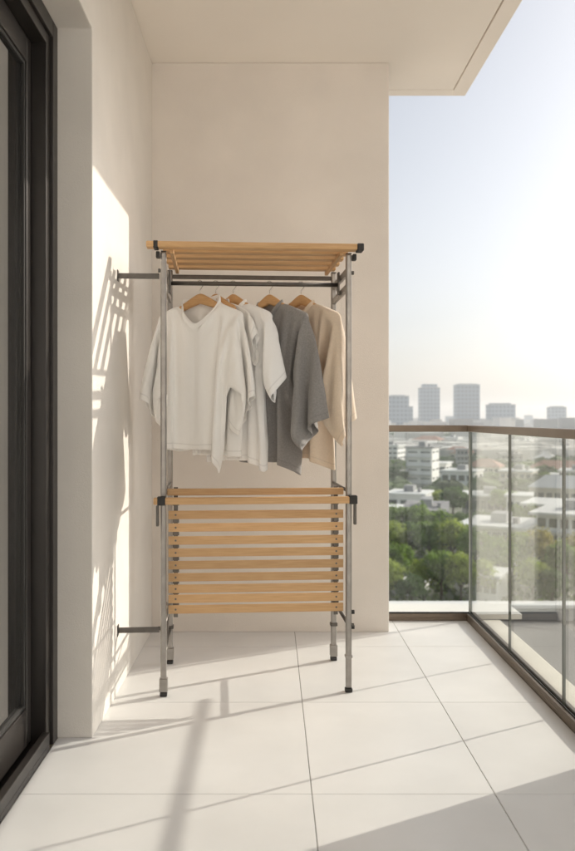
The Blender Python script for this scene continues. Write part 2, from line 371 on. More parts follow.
DRAPE = [[[-512,4,0,-4,22,-6,24,-4,8,0,-2,2,-1,0,5,-5,7,-5,19,-12,25,-14,27,-17,28,-12,-11,4,8,17,-100,2,20,14,0,0,4,7,3,14,12,18,-11,-21,5,-63,3,21,5,3,4,7,6,5,13,19,2,-20,-16,-2,-46,4,23,6,2,4,6,4,9,18,10,-14,-10,-19,8,-47,6,24,5,1,5,5,5,15,16,-10,-8,-13,-16,15,-45,7,24,4,2,4,3,11,19,-1,-9,-13,-17,-2,17,-44,8,23,3,2,3,6,19,6,-7,-12,-17,-8,5,16,-41,9,22,1,2,3,15,13,-5,-12,-16,-9,-4,9,18,-40,9,20,1,1,10,17,-2,-12,-15,-3,-11,15,1,11,-36,11,16,-1,4,19,3,-13,-12,0,-11,13,7,12,11,-52,11,12,-1,15,9,-13,-10,2,-6,11,10,11,10,13,-67,12,3,10,15,-11,-8,-2,3,11,11,11,11,9,12,-79,10,4,16,-1,-12,-3,7,10,11,10,10,11,8,6,-80,13,6,5,-11,1,12,9,10,10,11,11,10,10,3,0,-16,15,-9,7,2,-5,1,-3,5,-8,8,-11,11,-14,13,-16,15,-19,18,-21,20,-23,22,-88,0,22,-8,8,10,9,11,10,10,7,4,0,-3,-3,-3,-3,-3,-2,-3,-3,-3,-3,-3,-3,-2,-4,-16,-13,10,11,10,10,8,4,2,1,-1,-6,-3,-3,-4,-2,-3,-2,-2,-2,-2,-1,-2,-1,-1,-1,-1,14,-13,12,10,6,-7,-2,-2,0,-2,0,-1,0,1,0,0,0,1,0,0,1,0,1,1,0,1,1,13,-15,6,1,3,3,1,1,1,1,1,0,1,0,1,0,1,0,1,0,1,0,1,0,1,1,0,10,-16,11,0,0,-1,0,-1,-1,0,-1,-1,-1,-1,-1,-1,-1,0,-1,-1,0,-1,-1,0,-1,0,-1,42,-12,-8,8,1,0,0,0,0,-1,0,-1,0,0,0,0,0,0,0,0,-1,0,-1,0,-1,-1,0,31,-6,-9,-3,2,1,1,0,1,0,0,-1,0,-1,0,0,1,0,0,0,0,1,0,0,0,1,0,9,2,8,-4,2,-2,1,0,0,0,1,0,0,0,0,0,0,1,1,0,0,1,1,0,1,0,1,10,7,-2,0,0,0,0,0,0,0,0,1,0,0,0,0,0,1,0,1,1,0,1,0,0,0,0,18,-1,0,0,1,0,0,1,0,0,0,0,0,0,0,0,0,1,0,0,0,0,0,0,-1,-1,-1,31,-14,0,0,-1,-1,0,0,0,-1,0,-1,0,0,-1,0,0,0,0,0,0,0,1,0,0,0,0,49,-20,1,-1,-1,-1,-1,0,0,-1,0,0,0,-1,0,0,-1,0,-1,0,0,-1,0,0,-1,0,0,59,-21,-3,-1,0,-3,-1,0,0,0,-1,0,0,0,0,-1,0,-1,0,0,-1,0,0,-1,0,0,-1,47,-5,-12,4,-1,-1,-1,0,0,-1,0,0,0,0,0,-1,0,-1,0,0,-1,0,-1,0,-1,-1,0,44,-12,-7,4,2,0,0,0,-1,0,0,-1,0,-1,0,0,-1,0,-1,0,0,-1,0,-1,0,-1,-1,43,-12,-5,-5,-8,-7,-7,-5,-4,-1,0,0,0,0,0,1,0,1,0,-1,-1,0,-1,-1,0,-1,-1,79,-13,-1,-8,-8,-6,-6,-7,-9,-10,-5,-4,-3,-2,-2,-2,-2,-2,-1,-1,-2,-1,-2,-1,-2,-1,-1,122,-13,-1,-11,-15,-13,-7,-4,-4,-4,-3,-4,-3,-4,-3,-2,-1,-2,-2,-1,-2,-1,-2,-2,-1,-2,-2,136,-12,-20,-12,-10,-4,-6,-7,-7,-9,-10,-6,-4,-2,-1,3,1,0,-1,0,-1,-1,0,-2,-2,-3,-2,119,-14,-18,4,-7,-12,-9,-9,-8,-7,-6,3,-2,-4,-6,-3,-3,-2,-2,-1,-1,-1,1,6,-4,-5,-6,116,-9,-9,-18,11,-2,-12,-13,-10,-6,-3,-2,-7,-10,13,-1,0,0,-1,-2,-2,-3,-2,-4,-9,-11,2,104,5,-16,-1,-15,12,4,-4,-11,-11,-11,-9,-7,-9,11,73,1,-20,2,-10,-6,12,4,-1,-9,-11,-11,-9,-9,11,59,3,-22,2,-1,-18,9,4,6,3,-8,-10,-12,-9,12,45,4,-24,4,-4,-5,-17,12,5,7,6,-4,-10,-13,10,31,7,-25,4,-6,0,-15,-10,14,6,7,6,2,-9,-25,47,8,-25,4,-6,-3,-2,-20,-3,13,7,8,5,-1,-23,40,9,-23,3,-4,-8,1,-10,-18,1,13,8,9,3,-17,39,6,-21,-6,6,-10,-4,2,-17,-14,4,11,11,7,-6,36,4,-19,-11,8,-6,-9,4,-7,-19,-9,7,11,11,-3,42,2,-16,-16,9,-2,-9,-3,3,-13,-19,-3,10,12,1,49,-1,-14,-19,9,0,-7,-7,2,-1,-18,-16,3,14,3,56,-8,-6,-22,3,6,-6,-7,-3,5,-7,-20,-13,13,6,62,-15,3,-24,-4,9,0,-7,-6,2,2,-13,-17,-10,15,-424,-5,16,0,-4,0,5,-3,9,-5,10,-7,20,-7,19,-6,25,-13,30,-10,18,-10,16,-2,-13,5,-83,2,5,7,4,7,13,16,20,13,6,-4,-21,-62,3,4,7,3,9,14,20,18,9,0,-17,-20,-45,3,5,5,5,11,18,20,14,5,-15,-14,-8,-44,3,5,4,7,15,21,17,10,-17,6,-8,-15,-43,3,4,4,12,19,18,17,-16,0,8,-5,-18,-42,3,3,8,16,20,19,-11,-2,11,-7,-15,0,-41,2,5,12,20,20,0,-8,14,-10,-15,-11,10,-35,2,7,18,20,7,-7,15,-12,-15,-14,-9,4,-13,3,13,20,14,-5,14,-13,-15,-12,0,11,5,-32,7,18,18,-2,15,-14,-14,-6,5,10,10,7,-49,12,20,4,14,-14,-11,0,9,10,9,4,12,-61,14,11,16,-11,-7,2,9,9,9,3,7,11,-64,19,12,-9,1,6,9,9,6,7,9,0,5,5,2,1,1,0,-1,0,-1,0,-1,0,-1,0,-66,10,7,7,8,4,8,10,8,8,5,1,7,5,1,1,0,0,0,0,0,0,0,-1,0,-2,-66,12,5,7,7,8,0,12,3,11,8,5,0,-1,-1,-2,-2,-2,-4,1,1,1,2,2,5,7,-66,4,7,9,-2,14,7,5,4,2,0,-4,-1,-1,0,1,1,1,2,3,2,3,4,5,7,7,-60,2,7,-4,-1,3,3,2,3,3,3,3,4,3,3,3,3,4,3,4,4,4,1,2,4,6,-52,-1,1,3,3,4,3,3,3,3,4,3,3,3,3,4,3,3,3,3,3,2,1,2,2,3,-46,-1,4,3,4,3,4,3,3,3,3,2,2,2,2,1,1,2,3,2,3,3,3,3,4,4,-51,6,2,2,2,3,3,3,2,2,2,2,2,2,2,3,2,3,3,4,3,3,3,4,3,4,4,-51,3,-3,5,3,2,2,2,2,2,3,2,3,3,3,4,3,3,3,3,3,3,4,3,4,4,4,-49,0,-4,-2,2,2,3,3,3,3,3,4,3,3,3,3,4,3,4,4,4,4,4,4,5,4,4,-50,0,-5,-3,-1,2,3,3,3,4,3,3,4,3,4,4,5,4,4,5,4,4,5,4,4,3,4,-51,1,-3,-3,-1,-1,3,3,3,4,3,4,4,5,4,4,4,4,4,3,3,2,2,2,1,1,1,-34,-4,-1,-4,-4,6,4,3,3,3,2,1,2,0,0,0,-1,-1,-1,0,-1,0,0,0,1,0,1,10,-10,4,0,-5,-5,-5,-3,-4,-2,-2,-1,0,0,1,1,1,0,1,1,0,1,1,0,0,-2,-1,40,-7,13,-1,-6,-4,-4,-5,-4,-5,-4,-5,-4,-4,-3,-3,-2,-2,-2,-1,-1,0,1,7,4,1,55,-5,23,-6,-4,-5,-5,-5,-4,-4,-3,-4,-5,-4,-4,-5,-5,-5,-5,-5,-5,-4,-5,-4,-2,0,118,-15,-14,8,2,-1,-2,-3,-3,-4,-3,-4,-4,-4,-4,-5,-4,-5,-5,-5,-5,-5,-5,-5,-5,-5,118,-13,-14,-13,-1,-1,-1,1,2,0,-1,-1,-1,-2,-2,-2,-4,-4,-4,-5,-5,-5,-5,-5,-5,-5,117,-24,-10,-10,-11,-5,-4,-4,-2,-1,-1,-1,-1,0,2,2,2,0,-1,-2,-2,-4,-3,-7,-6,-6,110,-25,-19,-6,1,-12,-4,-6,-5,3,0,-1,-2,-6,-2,-1,0,0,1,2,1,0,-2,-2,-3,-4,72,4,-25,5,-14,3,-9,-6,-4,-8,-3,-2,-1,7,0,-2,-4,-3,-1,-1,0,2,-6,0,-6,-7,93,-21,-6,-14,18,-2,-8,-14,-7,-2,4,1,-3,62,-14,-12,-10,-19,16,13,3,-10,-10,-8,-4,10,47,-6,-21,-5,-15,-11,16,18,3,-3,-11,-6,8,35,1,-19,-20,-4,-14,-1,18,17,-2,8,-11,7,23,3,-12,-19,-22,5,-18,8,18,17,-2,11,-15,28,-1,2,-21,-22,-19,14,-16,12,18,15,0,7,13,-1,7,-21,-19,-22,-9,17,-13,16,14,15,4,15,-3,10,-14,-20,-22,-20,2,17,-9,13,14,15,21,-6,12,-7,-22,-20,-22,-13,8,18,-5,10,13,38,-8,10,1,-19,-21,-22,-21,-3,11,17,1,9,49,-11,5,10,-14,-22,-21,-22,-15,4,11,18,3,58,-11,-1,14,-7,-21,-21,-22,-22,-6,15,6,14,68,-13,-6,16,0,-19,-22,-21,-22,-21,14,12,11,76,-12,-11,9,14,-19,-20,-21,-21,-18,-12,16,17],
[75,2,-26,-2,-16,-4,19,-6,29,-7,31,-8,31,-8,31,-7,30,-7,25,-2,20,0,19,3,-15,13,-8,-12,-5,16,-133,-25,-16,19,23,24,23,22,23,18,19,-3,-13,3,-16,-99,-25,-14,23,23,23,22,23,23,18,5,-15,-3,-6,-15,-80,-25,-10,23,24,23,22,23,21,12,-13,-9,-11,-5,-13,-60,-25,-5,23,23,23,23,23,17,-7,-12,-13,-10,-7,-12,-39,-25,-1,24,23,23,23,21,0,-14,-12,-10,-6,-15,-10,-19,-25,4,24,23,24,22,9,-14,-13,-11,-6,-12,-14,-11,2,-24,8,24,23,24,15,-9,-15,-10,-6,-13,-14,-13,-9,21,-24,13,24,23,21,-3,-14,-11,-7,-14,-12,-2,-19,-14,41,-23,17,24,23,7,-15,-9,-10,-14,-12,1,-14,3,-12,37,-23,21,24,15,-11,-9,-12,-13,-14,4,-7,2,-12,3,35,-22,23,22,-4,-11,-13,-13,-13,6,-2,0,3,-15,8,34,-21,22,12,-14,-9,-13,-10,1,1,2,5,2,-14,14,23,-19,22,-11,-10,-13,-3,4,5,2,1,-1,-4,-6,-7,-6,21,-27,25,-28,27,-30,27,-29,26,-28,25,-27,24,-26,23,-25,22,-23,19,-21,18,-19,16,69,-29,0,-10,-8,6,4,1,-3,-4,-7,-7,-7,-3,-2,-1,-1,1,-1,0,-1,-1,-1,-1,-1,-1,-2,62,-22,-9,3,3,2,-7,-7,-7,-6,-4,2,0,-1,-2,-2,-2,-2,-3,-2,-2,-3,-3,-2,-3,-3,-2,71,-20,0,-3,-4,-7,-4,-5,-4,-4,-4,-4,-2,-3,-2,-3,-2,-2,-2,-1,-2,-1,-2,-1,-1,-1,0,72,-20,-8,-7,-4,-5,-2,-3,-2,-2,-1,-2,-2,-1,-2,-2,-1,-1,-2,-1,-1,-1,-1,-2,-1,-1,-1,63,-21,7,1,0,0,-1,-1,-1,-1,-1,-1,-1,-2,-1,-2,-1,-1,-1,-2,-1,-2,-1,-2,-2,-1,-1,28,-1,-27,8,0,0,0,-1,-1,0,-1,-1,0,0,0,0,0,0,0,0,0,0,0,0,0,-1,0,2,-2,-20,3,0,0,0,0,-1,0,-1,-1,-1,0,0,0,0,1,0,0,1,0,1,0,1,0,1,-14,-1,8,-9,1,-3,-1,0,-1,0,0,0,0,-1,0,1,0,1,1,1,0,1,1,1,1,2,1,-20,6,-4,0,-1,-1,-1,0,-1,-1,0,0,0,1,0,0,0,1,0,2,1,1,0,1,1,0,1,-19,0,1,0,0,1,0,0,0,0,0,0,0,0,0,0,0,0,0,0,0,0,0,0,-1,0,-1,-14,-6,1,0,0,0,0,0,0,-1,0,0,-1,0,0,0,0,0,0,0,0,0,0,0,0,0,-1,-9,-5,11,-2,3,-2,-2,0,0,1,0,1,0,0,-1,-1,-1,-1,-1,-1,-1,0,-1,-1,0,-1,-1,14,-14,-6,14,-1,-4,-2,0,0,1,1,0,2,0,0,-1,-1,-1,-1,0,-1,0,-1,0,0,-1,0,23,-14,-14,7,-1,-1,-1,0,0,1,1,0,1,1,1,1,0,0,1,0,1,0,0,1,0,0,1,2,-24,-8,7,3,2,0,0,0,0,1,0,0,1,0,1,0,1,0,0,1,1,0,0,1,0,1,-1,-22,4,-14,-1,1,3,3,2,1,0,0,0,0,0,0,-1,0,0,1,0,1,1,0,1,1,0,7,-24,13,0,0,-4,-4,-4,-5,-7,-1,0,0,1,1,1,1,1,2,1,1,2,2,1,2,2,1,4,-23,15,-6,-7,-6,-5,-3,-3,-1,0,0,0,-1,1,1,1,1,1,2,1,2,1,1,2,2,1,20,-28,0,-7,-4,7,5,4,5,3,3,1,0,-1,0,-1,0,0,0,1,0,1,0,1,3,2,3,2,-29,18,-18,-16,-6,3,4,4,5,6,11,9,9,7,3,1,0,1,1,0,0,1,-1,3,4,4,-33,-27,25,-5,-16,-18,-10,-1,2,6,8,9,8,7,11,6,5,6,5,6,5,5,5,6,5,5,4,-70,-25,16,23,-6,-15,-17,-16,-10,-5,1,5,7,6,22,10,-26,11,23,18,-16,-14,-17,-17,-12,-8,1,6,5,22,18,-26,8,22,22,8,-16,-17,-17,-17,-14,-10,-2,5,22,26,-25,3,22,22,21,-8,-12,-17,-17,-17,-17,-11,-5,21,34,-25,-1,22,21,22,15,-15,-12,-17,-16,-17,-18,-16,3,48,-24,-6,22,21,22,21,4,-17,-12,-16,-17,-17,-18,-8,39,-24,-10,22,22,20,22,19,-6,-18,-12,-17,-16,-18,-14,26,-25,-14,22,21,20,22,22,11,-12,-17,-14,-15,-17,-20,11,-25,-17,20,21,21,20,22,21,3,-16,-16,-15,-14,-20,-9,-26,-20,17,21,22,20,22,21,17,-4,-17,-16,-13,-20,-29,-26,-22,14,20,22,21,21,22,22,9,-9,-17,-13,-19,-50,-25,-25,10,22,21,21,21,22,21,21,1,-13,-13,-18,-73,-21,-25,3,22,20,22,21,21,22,22,16,-7,-15,-12,154,-3,25,-7,31,-7,30,-6,29,-6,30,-6,25,-6,25,-5,18,2,-10,14,-29,14,-31,18,-31,15,-124,24,23,23,24,22,19,17,0,-12,-17,-17,-6,-95,24,24,23,23,22,19,7,-8,-15,-17,8,-5,-99,24,23,24,23,21,12,-2,-12,-16,10,-14,-14,-73,24,23,24,23,17,4,-9,-14,3,-12,-15,-13,-49,24,24,23,21,10,-6,-8,-5,-13,-13,-14,-12,-25,24,24,23,15,1,-4,-11,-14,-10,-14,-6,-21,-1,24,24,20,7,-1,-15,-13,-7,-13,-5,-12,-21,18,24,23,14,3,-15,-13,-7,-11,-5,-8,-14,-18,33,24,19,8,-11,-14,-6,-9,-5,-11,-15,2,-8,32,23,14,-6,-14,-7,-7,-7,-14,-11,-3,-2,7,32,20,3,-15,-6,-7,-11,-13,-7,-1,3,10,-5,30,17,-11,-3,-10,-12,-12,-4,0,3,10,7,-2,21,3,-9,-11,-13,-8,1,3,8,5,-1,-12,-7,18,0,-1,-1,-2,-3,-3,-4,-3,-3,-3,-3,-3,53,-15,-11,-7,-4,9,3,1,-1,-4,-6,-12,10,2,-2,-1,-2,-2,-3,-2,-3,-2,-3,-2,-3,-6,50,6,-5,-4,-5,-7,-12,4,-6,0,-3,-4,-4,-2,-2,-3,-2,-2,-2,-3,-2,-3,-2,-3,-1,1,58,-6,-4,-2,-10,-3,-5,-6,-5,-4,-3,-1,-3,-3,-3,-3,-3,-4,-2,-2,-3,-2,-1,-1,0,1,66,-8,-4,-10,-9,-6,-4,-5,-4,-4,-5,-3,-2,-3,-2,-2,-1,-2,-1,-1,0,-1,-6,-3,-2,0,76,-12,-8,-6,-4,-3,-3,-3,-3,-1,-1,-2,-2,-2,-3,-3,-3,-4,-3,-4,-4,-5,-5,-4,-5,-3,83,-10,-1,-2,-3,-3,-3,-3,-3,-4,-3,-5,-4,-5,-5,-5,-6,-4,-5,-4,-4,-4,-4,-3,-2,-2,77,4,-4,-6,-3,-4,-3,-4,-4,-4,-4,-5,-4,-5,-4,-4,-4,-4,-3,-3,-2,-4,-3,-3,-3,-1,-2,75,0,-9,-3,-4,-4,-4,-4,-4,-4,-4,-4,-3,-3,-3,-3,-4,-3,-3,-4,-3,-3,-3,-2,-2,-1,-2,75,-4,-10,-8,-4,-4,-4,-3,-4,-3,-3,-3,-3,-4,-3,-3,-3,-3,-2,-3,-1,-2,-1,-1,-1,0,0,69,-1,-13,-11,-8,-3,-4,-3,-3,-4,-3,-3,-2,-3,-2,-1,-2,-1,0,-1,1,0,1,1,2,1,3,47,1,-3,-8,-11,-15,-4,-3,-3,-3,-2,-1,-1,0,0,1,2,2,2,2,2,3,3,4,3,3,3,11,-3,4,-12,-14,-6,-1,0,1,2,2,2,3,2,3,2,1,2,0,0,1,0,-1,0,-1,-1,-1,3,-8,3,1,4,4,0,0,-1,-2,-2,-3,-2,-3,-2,-2,-2,-1,-1,-1,-1,0,-1,-1,0,1,1,19,-12,-3,17,-3,5,3,3,3,2,1,0,0,-2,-2,-2,-2,-2,-2,-2,-2,-2,0,4,3,1,-34,-1,19,2,1,3,2,2,3,4,4,4,3,2,2,1,1,1,0,-1,0,-1,-2,-3,-8,-10,-51,35,-16,1,4,5,5,5,5,4,5,4,4,4,3,2,3,1,1,1,0,-1,0,0,-3,-5,-73,29,-18,-8,5,5,5,4,5,5,5,6,5,6,6,5,4,4,4,2,2,1,-1,-6,-2,-2,-66,2,4,-21,-5,5,5,5,5,6,6,5,6,5,5,5,5,5,6,6,5,4,5,2,1,1,-86,4,-12,7,-24,-3,6,4,4,7,6,6,5,4,5,5,6,5,6,5,5,6,5,5,5,5,-85,13,0,-22,-3,-25,2,4,6,4,6,6,6,4,6,5,4,6,5,5,6,6,5,5,5,5,-62,-3,19,-19,-7,-24,-18,-2,4,7,11,9,4,12,18,-14,16,-12,-9,-17,-21,-16,-3,2,7,14,28,23,5,-18,11,-18,-12,-11,-20,-20,-4,5,14,39,24,13,-7,-20,10,-21,-9,-11,-21,-19,-9,14,50,24,19,-12,1,-17,3,-19,-10,-13,-20,-18,-9,65,24,24,-7,3,-11,-11,-6,-16,-11,-15,-20,-20,60,24,24,9,-10,3,-18,-4,-12,-13,-15,-15,-21,42,24,23,18,-7,3,-8,-20,-1,-16,-17,-16,-13,25,23,22,23,4,-7,3,-16,-17,-2,-18,-19,-17,15,23,22,24,13,-7,4,-7,-19,-15,-4,-20,-19,0,22,24,22,18,2,-7,6,-14,-18,-15,-7,-20,-18,21,25,20,22,8,-7,1,2,-19,-12,-17,-14,-34,21,23,19,24,12,2,-8,6,-6,-14,-14,-15,-55,21,22,23,20,11,12,-6,-11,14,-13,-10,-11],
